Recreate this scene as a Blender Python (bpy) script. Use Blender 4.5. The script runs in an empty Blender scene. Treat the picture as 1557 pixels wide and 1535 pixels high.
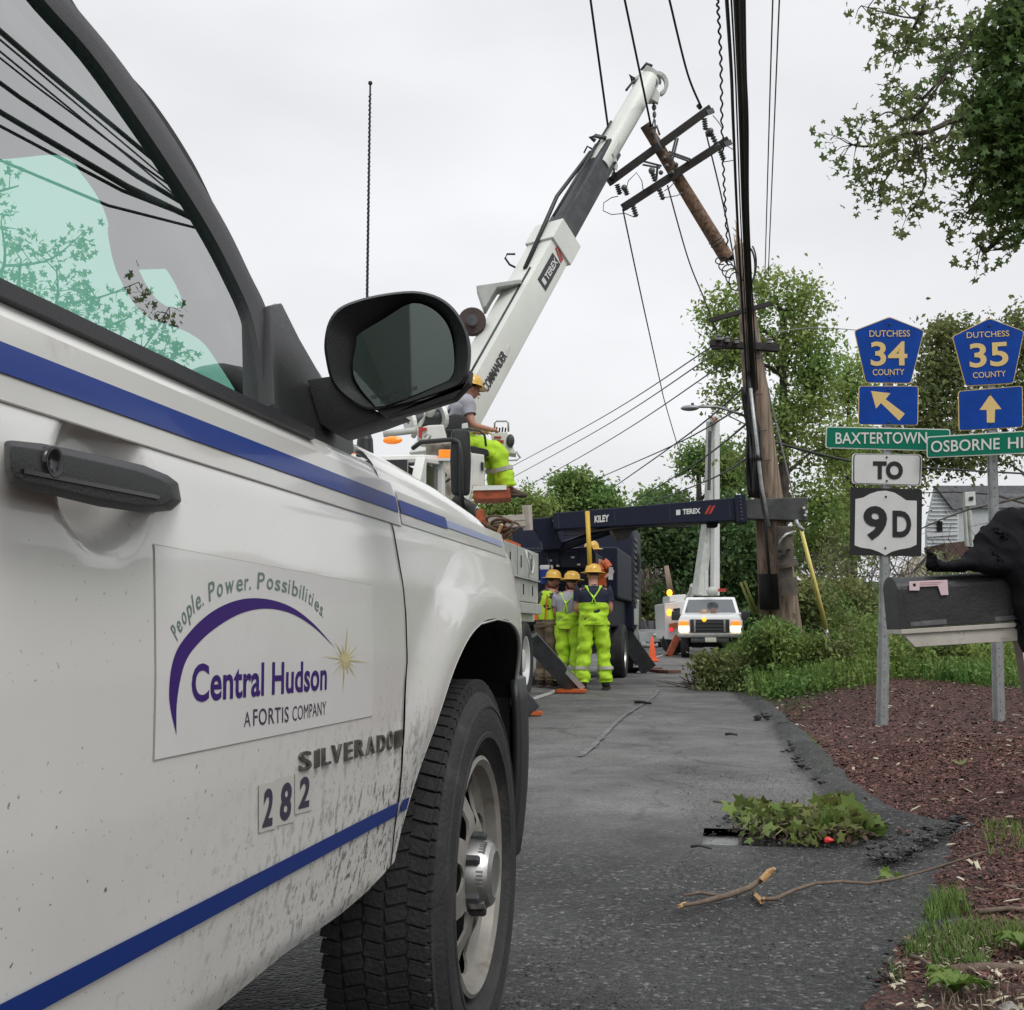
import bpy, bmesh, math, random
import numpy as np
from mathutils import Vector, Matrix, noise
random.seed(7); RNG = np.random.default_rng(7)
SC = bpy.context.scene; COL = SC.collection
V = Vector; R_ = math.radians
# ---------------------------------------------------------------- camera
CAMH = 0.88; FPX = 1816.0; PPX, PPY = 778.5, 767.5
YAW = math.asin(338/1857.0); PIT = math.asin(0.10461)
FW = V((-math.sin(YAW)*math.cos(PIT), math.cos(YAW)*math.cos(PIT), math.sin(PIT)))
RT = V((math.cos(YAW), math.sin(YAW), 0)); UP = RT.cross(FW)
CAM = V((0, 0, CAMH))
cd = bpy.data.cameras.new('camera'); cam = bpy.data.objects.new('camera', cd); COL.objects.link(cam)
cd.sensor_width = 36; cd.lens = 36*FPX/1557; cd.clip_start = .05; cd.clip_end = 3000
cam.matrix_world = Matrix((( RT.x, UP.x, -FW.x, CAM.x), (RT.y, UP.y, -FW.y, CAM.y), (RT.z, UP.z, -FW.z, CAM.z), (0,0,0,1)))
SC.camera = cam
# ---------------------------------------------------------------- world: overcast sky
W = bpy.data.worlds.new('World'); SC.world = W; W.use_nodes = True
nt = W.node_tree; nt.nodes.clear()
N = lambda t, **k: [setattr(n, a, b) for n in [nt.nodes.new(t)] for a, b in k.items()] and nt.nodes[-1] if k else nt.nodes.new(t)
sky = nt.nodes.new('ShaderNodeTexSky'); sky.sky_type = 'NISHITA'; sky.sun_disc = False
sky.sun_elevation = R_(52); sky.sun_rotation = R_(140); sky.air_density = 1.0; sky.dust_density = 4
hs = nt.nodes.new('ShaderNodeHueSaturation'); hs.inputs['Saturation'].default_value = .10
b1 = nt.nodes.new('ShaderNodeBackground'); b1.inputs[1].default_value = .05
tc = nt.nodes.new('ShaderNodeTexCoord'); sx = nt.nodes.new('ShaderNodeSeparateXYZ')
cr = nt.nodes.new('ShaderNodeValToRGB')           # cloud deck: a little brighter overhead, as every overcast sky
e = cr.color_ramp.elements; e[0].position = 0.0; e[0].color = (.66,.675,.69,1); e[1].position = 1; e[1].color = (1.05,1.05,1.08,1)
m2 = cr.color_ramp.elements.new(.45); m2.color = (.76,.765,.79,1)
nz = nt.nodes.new('ShaderNodeTexNoise'); nz.inputs['Scale'].default_value = 3.2; nz.inputs['Detail'].default_value = 5; nz.inputs['Roughness'].default_value = .45
mp = nt.nodes.new('ShaderNodeMapping'); mp.inputs['Scale'].default_value = (1,1,2.4)
mr = nt.nodes.new('ShaderNodeMapRange'); mr.inputs['From Min'].default_value = .3; mr.inputs['From Max'].default_value = .7; mr.inputs['To Min'].default_value = .88; mr.inputs['To Max'].default_value = 1.09
mx = nt.nodes.new('ShaderNodeVectorMath'); mx.operation = 'SCALE'
b2 = nt.nodes.new('ShaderNodeBackground'); b2.inputs[1].default_value = .98
ad = nt.nodes.new('ShaderNodeAddShader'); wo = nt.nodes.new('ShaderNodeOutputWorld')
L = nt.links.new
L(sky.outputs[0], hs.inputs['Color']); L(hs.outputs[0], b1.inputs[0]); L(tc.outputs['Generated'], sx.inputs[0]); L(sx.outputs[2], cr.inputs[0])
L(tc.outputs['Generated'], mp.inputs[0]); L(mp.outputs[0], nz.inputs['Vector']); L(nz.outputs[0], mr.inputs[0])
L(cr.outputs[0], mx.inputs[0]); L(mr.outputs[0], mx.inputs['Scale']); L(mx.outputs[0], b2.inputs[0])
L(b1.outputs[0], ad.inputs[0]); L(b2.outputs[0], ad.inputs[1]); L(ad.outputs[0], wo.inputs[0])
sl = bpy.data.lights.new('sun', 'SUN'); sl.energy = 1.4; sl.angle = R_(25); sl.color = (1,.97,.93)
so = bpy.data.objects.new('sun', sl); COL.objects.link(so)
az, el = R_(140), R_(52)
so.rotation_euler = V((math.sin(az)*math.cos(el), math.cos(az)*math.cos(el), math.sin(el))).to_track_quat('Z', 'Y').to_euler()
SC.view_settings.view_transform = 'Standard'; SC.view_settings.look = 'None'; SC.view_settings.exposure = 0; SC.view_settings.gamma = 1
SC.view_settings.use_curve_mapping = False
# ---------------------------------------------------------------- pixel -> place
def D(px, py): return FW + RT*((px-PPX)/FPX) + UP*((PPY-py)/FPX)
def P(px, py, d): return CAM + D(px, py)*d                       # at depth d
def PX(px, py, X): v = D(px, py); return CAM + v*(X/v.x)         # on the plane x = X
def PY(px, py, Y): v = D(px, py); return CAM + v*(Y/v.y)         # on the plane y = Y
def PG(px, py, z=0): v = D(px, py); return CAM + v*((z-CAMH)/v.z)
# ---------------------------------------------------------------- materials
def mat(name, col, rough=.6, metal=0, var=0, vs=8, bump=0, bs=60, coat=0, spec=.5, emit=None, dirt=None):
    m = bpy.data.materials.new(name); m.use_nodes = True; t = m.node_tree; b = t.nodes['Principled BSDF']
    b.inputs['Base Color'].default_value = (*col, 1); b.inputs['Roughness'].default_value = rough; b.inputs['Metallic'].default_value = metal
    b.inputs['Specular IOR Level'].default_value = spec; b.inputs['Coat Weight'].default_value = coat; b.inputs['Coat Roughness'].default_value = .05
    if emit: b.inputs['Emission Color'].default_value = (*emit[:3], 1); b.inputs['Emission Strength'].default_value = emit[3]
    c = t.nodes.new('ShaderNodeTexCoord')
    if var or dirt:
        n = t.nodes.new('ShaderNodeTexNoise'); n.inputs['Scale'].default_value = vs; n.inputs['Detail'].default_value = 6; n.inputs['Roughness'].default_value = .6
        t.links.new(c.outputs['Object'], n.inputs['Vector'])
        r = t.nodes.new('ShaderNodeMapRange'); r.inputs['From Min'].default_value = .3; r.inputs['From Max'].default_value = .7
        r.inputs['To Min'].default_value = 1-var; r.inputs['To Max'].default_value = 1+var
        s = t.nodes.new('ShaderNodeVectorMath'); s.operation = 'SCALE'; s.inputs[0].default_value = col
        t.links.new(n.outputs[0], r.inputs[0]); t.links.new(r.outputs[0], s.inputs['Scale']); t.links.new(s.outputs[0], b.inputs['Base Color'])
        if dirt:
            n2 = t.nodes.new('ShaderNodeTexNoise'); n2.inputs['Scale'].default_value = dirt[1]; n2.inputs['Detail'].default_value = 8; n2.inputs['Roughness'].default_value = .7
            t.links.new(c.outputs['Object'], n2.inputs['Vector'])
            r2 = t.nodes.new('ShaderNodeMapRange'); r2.inputs['From Min'].default_value = dirt[2]; r2.inputs['From Max'].default_value = dirt[2]+.15
            t.links.new(n2.outputs[0], r2.inputs[0]); x = t.nodes.new('ShaderNodeMix'); x.data_type = 'RGBA'
            t.links.new(r2.outputs[0], x.inputs[0]); t.links.new(s.outputs[0], x.inputs[6]); x.inputs[7].default_value = (*dirt[0], 1)
            t.links.new(x.outputs[2], b.inputs['Base Color'])
    if bump:
        n = t.nodes.new('ShaderNodeTexNoise'); n.inputs['Scale'].default_value = bs; n.inputs['Detail'].default_value = 4
        t.links.new(c.outputs['Object'], n.inputs['Vector']); u = t.nodes.new('ShaderNodeBump'); u.inputs['Strength'].default_value = bump; u.inputs['Distance'].default_value = .01
        t.links.new(n.outputs[0], u.inputs['Height']); t.links.new(u.outputs[0], b.inputs['Normal'])
    return m
def leafmat(name, col, var=.35, trans=.35, hue=.03, spec=.3):
    m = bpy.data.materials.new(name); m.use_nodes = True; t = m.node_tree; b = t.nodes['Principled BSDF']; o = t.nodes['Material Output']
    g = t.nodes.new('ShaderNodeNewGeometry'); h = t.nodes.new('ShaderNodeHueSaturation'); h.inputs['Color'].default_value = (*col, 1)
    r = t.nodes.new('ShaderNodeMapRange'); r.inputs['To Min'].default_value = 1-var; r.inputs['To Max'].default_value = 1+var
    t.links.new(g.outputs['Random Per Island'], r.inputs[0]); t.links.new(r.outputs[0], h.inputs['Value'])
    c = t.nodes.new('ShaderNodeTexCoord'); n = t.nodes.new('ShaderNodeTexNoise'); n.inputs['Scale'].default_value = .9; n.inputs['Detail'].default_value = 2
    t.links.new(c.outputs['Object'], n.inputs['Vector']); r3 = t.nodes.new('ShaderNodeMapRange'); r3.inputs['From Min'].default_value = .3; r3.inputs['From Max'].default_value = .7
    r3.inputs['To Min'].default_value = .5-hue; r3.inputs['To Max'].default_value = .5+hue
    t.links.new(n.outputs[0], r3.inputs[0]); t.links.new(r3.outputs[0], h.inputs['Hue']); t.links.new(h.outputs[0], b.inputs['Base Color'])
    b.inputs['Roughness'].default_value = .55; b.inputs['Specular IOR Level'].default_value = spec
    tr = t.nodes.new('ShaderNodeBsdfTranslucent'); t.links.new(h.outputs[0], tr.inputs[0]); mxs = t.nodes.new('ShaderNodeMixShader'); mxs.inputs[0].default_value = trans
    t.links.new(b.outputs[0], mxs.inputs[1]); t.links.new(tr.outputs[0], mxs.inputs[2]); t.links.new(mxs.outputs[0], o.inputs[0])
    return m
def glassmat(name, col, mixf=.85, rough=.0):
    m = bpy.data.materials.new(name); m.use_nodes = True; t = m.node_tree; t.nodes.remove(t.nodes['Principled BSDF']); o = t.nodes['Material Output']
    tr = t.nodes.new('ShaderNodeBsdfTransparent'); tr.inputs[0].default_value = (*col, 1); gl = t.nodes.new('ShaderNodeBsdfGlossy'); gl.inputs['Roughness'].default_value = rough
    g = t.nodes.new('ShaderNodeNewGeometry'); dt = t.nodes.new('ShaderNodeVectorMath'); dt.operation = 'DOT_PRODUCT'; t.links.new(g.outputs['Incoming'], dt.inputs[0]); t.links.new(g.outputs['Normal'], dt.inputs[1])
    ab = t.nodes.new('ShaderNodeMath'); ab.operation = 'ABSOLUTE'; t.links.new(dt.outputs['Value'], ab.inputs[0]); om = t.nodes.new('ShaderNodeMath'); om.operation = 'SUBTRACT'; om.inputs[0].default_value = 1; t.links.new(ab.outputs[0], om.inputs[1])
    pw = t.nodes.new('ShaderNodeMath'); pw.operation = 'POWER'; pw.inputs[1].default_value = 5; t.links.new(om.outputs[0], pw.inputs[0]); f = t.nodes.new('ShaderNodeMath'); f.operation = 'MULTIPLY_ADD'; f.inputs[1].default_value = 1-mixf; f.inputs[2].default_value = mixf
    t.links.new(pw.outputs[0], f.inputs[0]); x = t.nodes.new('ShaderNodeMixShader')
    t.links.new(f.outputs[0], x.inputs[0]); t.links.new(tr.outputs[0], x.inputs[1]); t.links.new(gl.outputs[0], x.inputs[2]); t.links.new(x.outputs[0], o.inputs[0])
    return m
# ---------------------------------------------------------------- mesh builder
def tag(o, label=None, cat=None, group=None, kind=None):
    if label: o['label'] = label
    if cat: o['category'] = cat
    if group: o['group'] = group
    if kind: o['kind'] = kind
    return o
def empty(name, loc, label=None, cat=None, group=None):
    o = bpy.data.objects.new(name, None); COL.objects.link(o); o.location = loc; o.empty_display_size = .2; o['_b'] = 1
    return tag(o, label, cat, group)
def base_of(p):
    v = V((0,0,0))
    while p is not None: v += V(p.location); p = p.parent
    return v
def link(name, me, m, parent=None):
    o = bpy.data.objects.new(name, me); COL.objects.link(o)
    if m is not None and not me.materials: me.materials.append(m)
    if parent is not None: o.parent = parent
    return o
class MB:
    def __init__(s): s.v = []; s.f = []
    def add(s, vs, fs): n = len(s.v); s.v += [tuple(v) for v in vs]; s.f += [tuple(i+n for i in f) for f in fs]; return s
    def box(s, c, size, rot=None, taper=1):
        x, y, z = size[0]/2, size[1]/2, size[2]/2; vs = []
        for k in (-1, 1):
            q = taper if k > 0 else 1
            for a, b in ((-1,-1),(1,-1),(1,1),(-1,1)): vs.append(V((a*x*q, b*y*q, k*z)))
        if rot is not None: vs = [rot @ v for v in vs]
        c = V(c); return s.add([c+v for v in vs], [(3,2,1,0),(4,5,6,7),(0,1,5,4),(1,2,6,5),(2,3,7,6),(3,0,4,7)])
    def beam(s, a, b, w, h=None, w2=None, h2=None, up=V((0,0,1)), roll=0):   # rectangular section from a to b
        a, b = V(a), V(b); t = (b-a).normalized(); h = h or w; w2 = w2 or w; h2 = h2 or h
        sd = t.cross(up); sd = sd.normalized() if sd.length > 1e-4 else V((1,0,0)); u = sd.cross(t).normalized()
        if roll: q = Matrix.Rotation(roll, 3, t); sd = q @ sd; u = q @ u
        vs = []
        for p, ww, hh in ((a,w,h),(b,w2,h2)):
            for i, j in ((-1,-1),(1,-1),(1,1),(-1,1)): vs.append(p+sd*(i*ww/2)+u*(j*hh/2))
        return s.add(vs, [(3,2,1,0),(4,5,6,7),(0,1,5,4),(1,2,6,5),(2,3,7,6),(3,0,4,7)])
    def tube(s, pts, r, n=8, cap=True):
        pts = [V(p) for p in pts]; m = len(pts); rs = r if isinstance(r, (list, tuple)) else [r]*m
        ref = V((.3,.2,1)).normalized(); vs = []
        for i, p in enumerate(pts):
            t = (pts[min(i+1,m-1)]-pts[max(i-1,0)]); t = t.normalized() if t.length > 1e-7 else V((0,0,1))
            a = t.cross(ref)
            if a.length < 1e-3: a = t.cross(V((1,0,0)))
            a.normalize(); b = t.cross(a)
            for k in range(n): w = 2*math.pi*k/n; vs.append(p+(a*math.cos(w)+b*math.sin(w))*rs[i])
        fs = [(i*n+k, i*n+(k+1)%n, (i+1)*n+(k+1)%n, (i+1)*n+k) for i in range(m-1) for k in range(n)]
        if cap: fs += [tuple(range(n))[::-1], tuple((m-1)*n+k for k in range(n))]
        return s.add(vs, fs)
    def lathe(s, prof, c, axis=V((0,0,1)), n=24, cap=False):      # prof: (r, h)
        axis = V(axis).normalized(); a = axis.cross(V((.1,.9,.3))).normalized(); b = axis.cross(a); c = V(c); vs = []
        for r, h in prof:
            for k in range(n): w = 2*math.pi*k/n; vs.append(c+axis*h+(a*math.cos(w)+b*math.sin(w))*r)
        m = len(prof); fs = [(i*n+k, i*n+(k+1)%n, (i+1)*n+(k+1)%n, (i+1)*n+k) for i in range(m-1) for k in range(n)]
        if cap: fs += [tuple(range(n))[::-1], tuple((m-1)*n+k for k in range(n))]
        return s.add(vs, fs)
    def prism(s, pts, ext):                                        # closed outline + extrusion vector
        pts = [V(p) for p in pts]; n = len(pts); e = V(ext)
        return s.add(pts+[p+e for p in pts], [tuple(range(n)), tuple(range(2*n-1, n-1, -1))]+[(i, i+n, (i+1)%n+n, (i+1)%n) for i in range(n)])
    def grid(s, rows):                                             # rows of equal length
        n = len(rows[0]); vs = [p for r in rows for p in r]
        return s.add(vs, [(i*n+k, i*n+k+1, (i+1)*n+k+1, (i+1)*n+k) for i in range(len(rows)-1) for k in range(n-1)])
    def ell(s, c, r, n=12, m=8, rot=None):
        vs = []; c = V(c)
        for i in range(m+1):
            ph = math.pi*i/m
            for k in range(n):
                w = 2*math.pi*k/n; p = V((r[0]*math.sin(ph)*math.cos(w), r[1]*math.sin(ph)*math.sin(w), r[2]*math.cos(ph)))
                if rot is not None: p = rot @ p
                vs.append(c+p)
        return s.add(vs, [(i*n+k, (i+1)*n+k, (i+1)*n+(k+1)%n, i*n+(k+1)%n) for i in range(m) for k in range(n)])
    def build(s, name, m, parent=None, smooth=False, bevel=0, kind=None, solid=0, fix=True):
        b = base_of(parent); me = bpy.data.meshes.new(name)
        me.from_pydata([(v[0]-b.x, v[1]-b.y, v[2]-b.z) for v in s.v], [], s.f); me.validate()
        if fix:
            bm = bmesh.new(); bm.from_mesh(me); bmesh.ops.remove_doubles(bm, verts=bm.verts, dist=1e-5)
            bmesh.ops.recalc_face_normals(bm, faces=bm.faces)
            if bevel: bmesh.ops.bevel(bm, geom=[e for e in bm.edges if len(e.link_faces) == 2 and e.calc_face_angle(0) > .5], offset=bevel, segments=2, affect='EDGES', profile=.6, clamp_overlap=True)
            bm.to_mesh(me); bm.free()
        if smooth: me.polygons.foreach_set('use_smooth', [True]*len(me.polygons)); 
        if smooth == 'auto' or (smooth and bevel): me.set_sharp_from_angle(angle=R_(35))
        o = link(name, me, m, parent)
        if solid: md = o.modifiers.new('s', 'SOLIDIFY'); md.thickness = solid; md.offset = -1
        if kind: o['kind'] = kind
        return o
def npmesh(name, v, faces, m, parent=None, smooth=False, kind=None):   # v Nx3, faces Mxk (all the same k)
    b = base_of(parent); v = np.asarray(v, dtype=np.float32)-np.array([b.x, b.y, b.z], dtype=np.float32); faces = np.asarray(faces, dtype=np.int32); k = faces.shape[1]
    me = bpy.data.meshes.new(name); me.vertices.add(len(v)); me.vertices.foreach_set('co', v.ravel()); me.loops.add(faces.size); me.loops.foreach_set('vertex_index', faces.ravel())
    me.polygons.add(len(faces)); me.polygons.foreach_set('loop_start', np.arange(0, faces.size, k, dtype=np.int32)); me.polygons.foreach_set('loop_total', np.full(len(faces), k, dtype=np.int32))
    if smooth: me.polygons.foreach_set('use_smooth', np.ones(len(faces), dtype=bool))
    me.update(calc_edges=True); o = link(name, me, m, parent)
    if kind: o['kind'] = kind
    return o
def copy_tree(o, loc=None, rz=None, label=None, parent=None):
    c = o.copy(); COL.objects.link(c); c.parent = parent
    if loc is not None: c.location = loc
    if rz is not None: c.rotation_euler = (0, 0, rz)
    if label: c['label'] = label
    for ch in list(o.children): copy_tree(ch, parent=c)
    return c
def bake(o):                                                     # apply modifiers
    dg = bpy.context.evaluated_depsgraph_get(); dg.update(); me = bpy.data.meshes.new_from_object(o.evaluated_get(dg)); o.modifiers.clear(); o.data = me; return o
def textmesh(s, thick=0.0, space=1.0):                            # glyph outlines normalised: width 1 baseline 0, capital height 1
    c = bpy.data.curves.new('t', 'FONT'); c.body = s; c.size = 1; c.offset = thick; c.space_character = space; c.resolution_u = 4
    o = bpy.data.objects.new('t', c); COL.objects.link(o); dg = bpy.context.evaluated_depsgraph_get(); dg.update()
    me = bpy.data.meshes.new_from_object(o.evaluated_get(dg)); vs = [tuple(v.co) for v in me.vertices]; fs = [tuple(p.vertices) for p in me.polygons]
    bpy.data.objects.remove(o); bpy.data.meshes.remove(me)
    x0 = min(v[0] for v in vs); x1 = max(v[0] for v in vs)
    return [((v[0]-x0)/(x1-x0), v[1]/.72) for v in vs], fs, (x1-x0)/.72
def text_on(s, fn, mt, parent, name='lettering', thick=.0, depth=0, space=1.0):   # fn(u, v) -> point; u 0..1 along, v 0..1 capital height
    vs, fs, asp = textmesh(s, thick, space); b = MB(); b.add([fn(u, v) for u, v in vs], fs)
    if depth: return b.build(name, mt, parent, fix=True, solid=depth)
    return b.build(name, mt, parent, fix=False)
def quadfn(bl, br, tl, off=V((0,0,0))):
    bl, br, tl = V(bl)+off, V(br)+off, V(tl)+off; return lambda u, v: bl+(br-bl)*u+(tl-bl)*v
# ---------------------------------------------------------------- shared materials
M = {}
M['white'] = mat('white_paint', (.74,.75,.73), .35, coat=.5, var=.05, vs=5)
M['twhite'] = mat('truck_white', (.66,.68,.64), .45, var=.10, vs=3, dirt=((.25,.22,.18), 4, .62))
M['grey'] = mat('light_grey_metal', (.42,.44,.41), .5, var=.15, vs=5, dirt=((.2,.18,.15), 6, .6))
M['black'] = mat('black_plastic', (.018,.019,.02), .45, bump=.15, bs=400)
M['gloss'] = mat('black_gloss', (.01,.01,.012), .15)
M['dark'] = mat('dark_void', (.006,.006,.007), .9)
M['rubber'] = mat('rubber', (.022,.022,.023), .75, var=.35, vs=14, bump=.3, bs=120, dirt=((.06,.055,.048), 7, .58))
M['steel'] = mat('steel_rim', (.26,.25,.225), .52, metal=.3, var=.18, vs=18, dirt=((.14,.11,.08), 12, .54))
M['chrome'] = mat('worn_chrome', (.40,.40,.39), .36, metal=.85, var=.2, vs=20)
M['galv'] = mat('galvanised_steel', (.36,.38,.38), .45, metal=.5, var=.22, vs=14)
M['dgrey'] = mat('dark_grey_metal', (.055,.058,.062), .45, metal=.3, var=.35, vs=7)
M['navy'] = mat('navy_paint', (.004,.008,.024), .5, spec=.3, var=.2, vs=4)
M['blue'] = mat('stripe_blue', (.006,.034,.22), .4, coat=.15, spec=.3)
M['red'] = mat('red_paint', (.35,.03,.02), .5, var=.2)
M['orange'] = mat('orange_paint', (.55,.10,.02), .5, var=.2)
M['rust'] = mat('rusty_orange', (.33,.075,.03), .7, var=.4, vs=12)
M['amber'] = mat('amber_lens', (.8,.22,.02), .25, emit=(1,.25,.02,.5))
M['wire'] = mat('black_cable', (.018,.018,.02), .6)
M['wire2'] = mat('grey_wire', (.09,.09,.095), .5)
M['hivis'] = mat('hi_vis_fabric', (.38,.62,.02), .75, bump=.8, bs=14, var=.16, vs=7, dirt=((.22,.30,.04), 9, .60))
M['refl'] = mat('reflective_band', (.36,.36,.33), .5)
M['hat'] = mat('yellow_hard_hat', (.66,.40,.06), .3, coat=.3, var=.08)
M['skin'] = mat('skin', (.42,.21,.15), .6)
M['wood'] = None
# ================================================================ PICKUP (right flank at x = -.5, nose towards +y)
pk = empty('pickup_truck', (-1.5, 1.2, 0), 'white utility pickup with blue pinstripes and a company decal on its door', 'pickup truck')
M['paint'] = bpy.data.materials.new('pickup_paint'); M['paint'].use_nodes = True
def _paint():
    t = M['paint'].node_tree; b = t.nodes['Principled BSDF']; lk = t.links.new
    b.inputs['Roughness'].default_value = .38; b.inputs['Coat Weight'].default_value = .8; b.inputs['Coat Roughness'].default_value = .06
    c = t.nodes.new('ShaderNodeTexCoord'); mp = t.nodes.new('ShaderNodeMapping'); mp.inputs['Location'].default_value = (-1.5, 1.2, 0); lk(c.outputs['Object'], mp.inputs[0])
    s = t.nodes.new('ShaderNodeSeparateXYZ'); lk(mp.outputs[0], s.inputs[0])
    def noise_(sc, det=6, ro=.6, stretch=(1,1,1)):
        m_ = t.nodes.new('ShaderNodeMapping'); m_.inputs['Scale'].default_value = stretch; lk(c.outputs['Object'], m_.inputs[0])
        n = t.nodes.new('ShaderNodeTexNoise'); n.inputs['Scale'].default_value = sc; n.inputs['Detail'].default_value = det; n.inputs['Roughness'].default_value = ro; lk(m_.outputs[0], n.inputs['Vector']); return n.outputs[0]
    def rng(x, a, b_, c_=0, d=1):
        r = t.nodes.new('ShaderNodeMapRange'); r.inputs['From Min'].default_value = a; r.inputs['From Max'].default_value = b_; r.inputs['To Min'].default_value = c_; r.inputs['To Max'].default_value = d; lk(x, r.inputs[0]); return r.outputs[0]
    def mth(op, a, b_):
        n = t.nodes.new('ShaderNodeMath'); n.operation = op
        for i, x in enumerate((a, b_)):
            if isinstance(x, float): n.inputs[i].default_value = x
            else: lk(x, n.inputs[i])
        return n.outputs[0]
    low = rng(s.outputs[2], .82, .52)                      # grime climbs from the sill
    near = rng(s.outputs[1], .9, 1.75)                       # and is thrown back by the wheel
    film = mth('MULTIPLY', mth('ADD', mth('MULTIPLY', low, .55), .10), rng(noise_(5), .25, .75))
    sp = mth('MAXIMUM', mth('MULTIPLY', rng(noise_(70, 4, .55), .60, .66), mth('MULTIPLY', low, near)), mth('MULTIPLY', rng(noise_(150, 3, .5), .70, .73), rng(s.outputs[2], 1.1, .6)))
    sp2 = mth('MULTIPLY', rng(noise_(75, 6, .75, (1, .8, .45)), .53, .60), mth('MULTIPLY', rng(s.outputs[2], .80, .60), rng(s.outputs[1], 1.10, 1.75)))
    x = t.nodes.new('ShaderNodeMix'); x.data_type = 'RGBA'; lk(film, x.inputs[0]); x.inputs[6].default_value = (.82,.825,.80,1); x.inputs[7].default_value = (.47,.445,.38,1)
    y = t.nodes.new('ShaderNodeMix'); y.data_type = 'RGBA'; lk(mth('MINIMUM', mth('MAXIMUM', sp, sp2), .88), y.inputs[0]); lk(x.outputs[2], y.inputs[6]); y.inputs[7].default_value = (.055,.047,.036,1)
    lk(y.outputs[2], b.inputs['Base Color']); lk(rng(film, 0, .5, .3, .6), b.inputs['Roughness'])
    lk(rng(film, 0, .4, .9, .25), b.inputs['Coat Weight'])
_paint()
def sst(a, b, x): q = max(0, min(1, (x-a)/(b-a))); return q*q*(3-2*q)
ZX = [(.36,-.64),(.44,-.575),(.50,-.548),(.60,-.530),(.72,-.515),(.84,-.505),(.95,-.500),(1.03,-.504),(1.075,-.512),(1.11,-.522),(1.15,-.548),(1.2,-.575)]
AY, AZ, AW, AH, AN = 2.445, .40, .475, .505, 3.0
def interp(tab, z):
    if z <= tab[0][0]: return tab[0][1]
    for (a, x), (b, y) in zip(tab, tab[1:]):
        if z <= b: q = (z-a)/(b-a); return x+(y-x)*q
    return tab[-1][1]
def sideX(y, z, dent=True):
    x = interp(ZX, z)
    aw, an = (.54, 2.5) if y < AY else (AW, AN); q = ((abs(y-AY)/aw)**an+(max(0, z-AZ)/AH)**an)**(1/an)
    x += .020*sst(1.32, 1.03, q)*sst(.56, .78, z)
    if y > 2.68: u = min(.999, (y-2.68)/.60); x -= .50*(1-math.sqrt(1-u*u))
    if dent:
        c = HAND; r2 = ((y-c[0])/.078)**2+((z-c[1])/.064)**2
        if r2 < 1: x -= .026*sst(0, .75, 1-r2)
    return x
HAND = (9, 9)
def body(px, py, off=0.0):
    X = -.52
    for _ in range(8): p = PX(px, py, X); X = sideX(p.y, p.z, False)
    return V((X+off, p.y, p.z))
HAND = tuple(body(160, 728))[1:]
def bodyo(px, py, off):                                           # point standing off the panel, seen at this pixel
    X = -.52
    for _ in range(10): p = PX(px, py, X); X = sideX(p.y, p.z, False)+off
    return V((X, p.y, p.z))
def zcrown(y): return interp([(1.5,1.185),(1.9,1.180),(2.2,1.170),(2.5,1.150),(2.75,1.105),(2.95,1.03),(3.1,.95),(3.28,.80)], y)
def arch(y):
    aw, an = (.54, 2.5) if y < AY else (AW, AN); u = abs(y-AY)/aw
    return None if u >= 1 else AZ+AH*(1-u**an)**(1/an)
DE = [body(*q) for q in ((547,650),(576,730),(595,795),(609,868),(617,934),(619,1006),(612,1135),(607,1207),(583,1350))]
LOW = [body(*q) for q in ((330,1535),(430,1452),(520,1388),(560,1354),(598,1312),(624,1266),(640,1220))]
LOWT = sorted((p.y, p.z) for p in LOW)
def zlow(y):
    if y > LOWT[-1][0]: return .575
    return interp(LOWT, y)
DET = sorted((p.z, p.y) for p in DE)
def doorY(z): return interp(DET, z)
# fender side sheet (one grid, arch cut by its lower border) + crown + hood, mirrored
def fender(mir):
    X0 = -1.515; f = (lambda p: (2*X0-p[0], p[1], p[2])) if mir else (lambda p: p); b = MB()
    ys = np.concatenate([np.linspace(1.868,1.904,10)[:-1], np.linspace(1.904,1.93,36)[:-1], np.linspace(1.93,2.10,50)[:-1], np.linspace(2.10,2.82,60)[:-1], np.linspace(2.82,2.925,50)[:-1], np.linspace(2.925,3.26,26)])
    rows = []
    for y in ys:
        row = []; zt = zcrown(y)-.075
        for j in range(50):
            s_ = j/49; yy = y; zb2 = max(arch(y) or 0, zlow(y) if y < 1.95 else 0) if y < AY else (arch(y) or .62); z = zb2+(zt-zb2)*s_
            if y < 1.904: k = (y-1.868)/.036; yy = (doorY(z)+.004)*(1-k)+k*1.904; zb2 = zlow(min(yy, 1.903)); z = zb2+(zt-zb2)*s_; yy = (doorY(z)+.004)*(1-k)+k*1.904
            row.append(f((sideX(yy, z), yy, z)))
        yt = yy; xt = sideX(yt, zt)
        for k in range(1, 9):                                       # roll over the crown
            a = k/8*math.pi/2; row.append(f((xt-.075*(1-math.cos(a))-.004*k, yt, zt+.075*math.sin(a))))
        rows.append(row)
    b.grid(rows)
    lip = []                                                       # turned-in arch lip
    for i in range(61):
        u = -1+2*i/60; u = math.copysign(abs(u)**.35, u) if abs(u) > 1e-6 else 0; aw, an = (.54, 2.5) if u < 0 else (AW, AN); y = AY+aw*u*.9999; z = AZ+AH*(max(0, 1-abs(u)**an))**(1/an)
        if y < AY: z = max(z, .60 if y < 1.912 else z)
        else: z = max(z, .62)
        x = sideX(y, z); lip.append([f((x, y, z)), f((x-.004, y, z)), f((x-.009, y, z))])
    return b, lip
fb, lip = fender(False); fo = fb.build('fender', M['paint'], pk, smooth=True)
lb = MB(); lb.grid(lip); lb.build('arch_lip', M['paint'], fo, smooth=True, solid=.003)
MB().grid([[(r[2][0]+.001, r[2][1], r[2][2]), (r[2][0]-.14, r[2][1], r[2][2])] for r in lip]).build('arch_liner', M['black'], fo, smooth=True)
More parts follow.
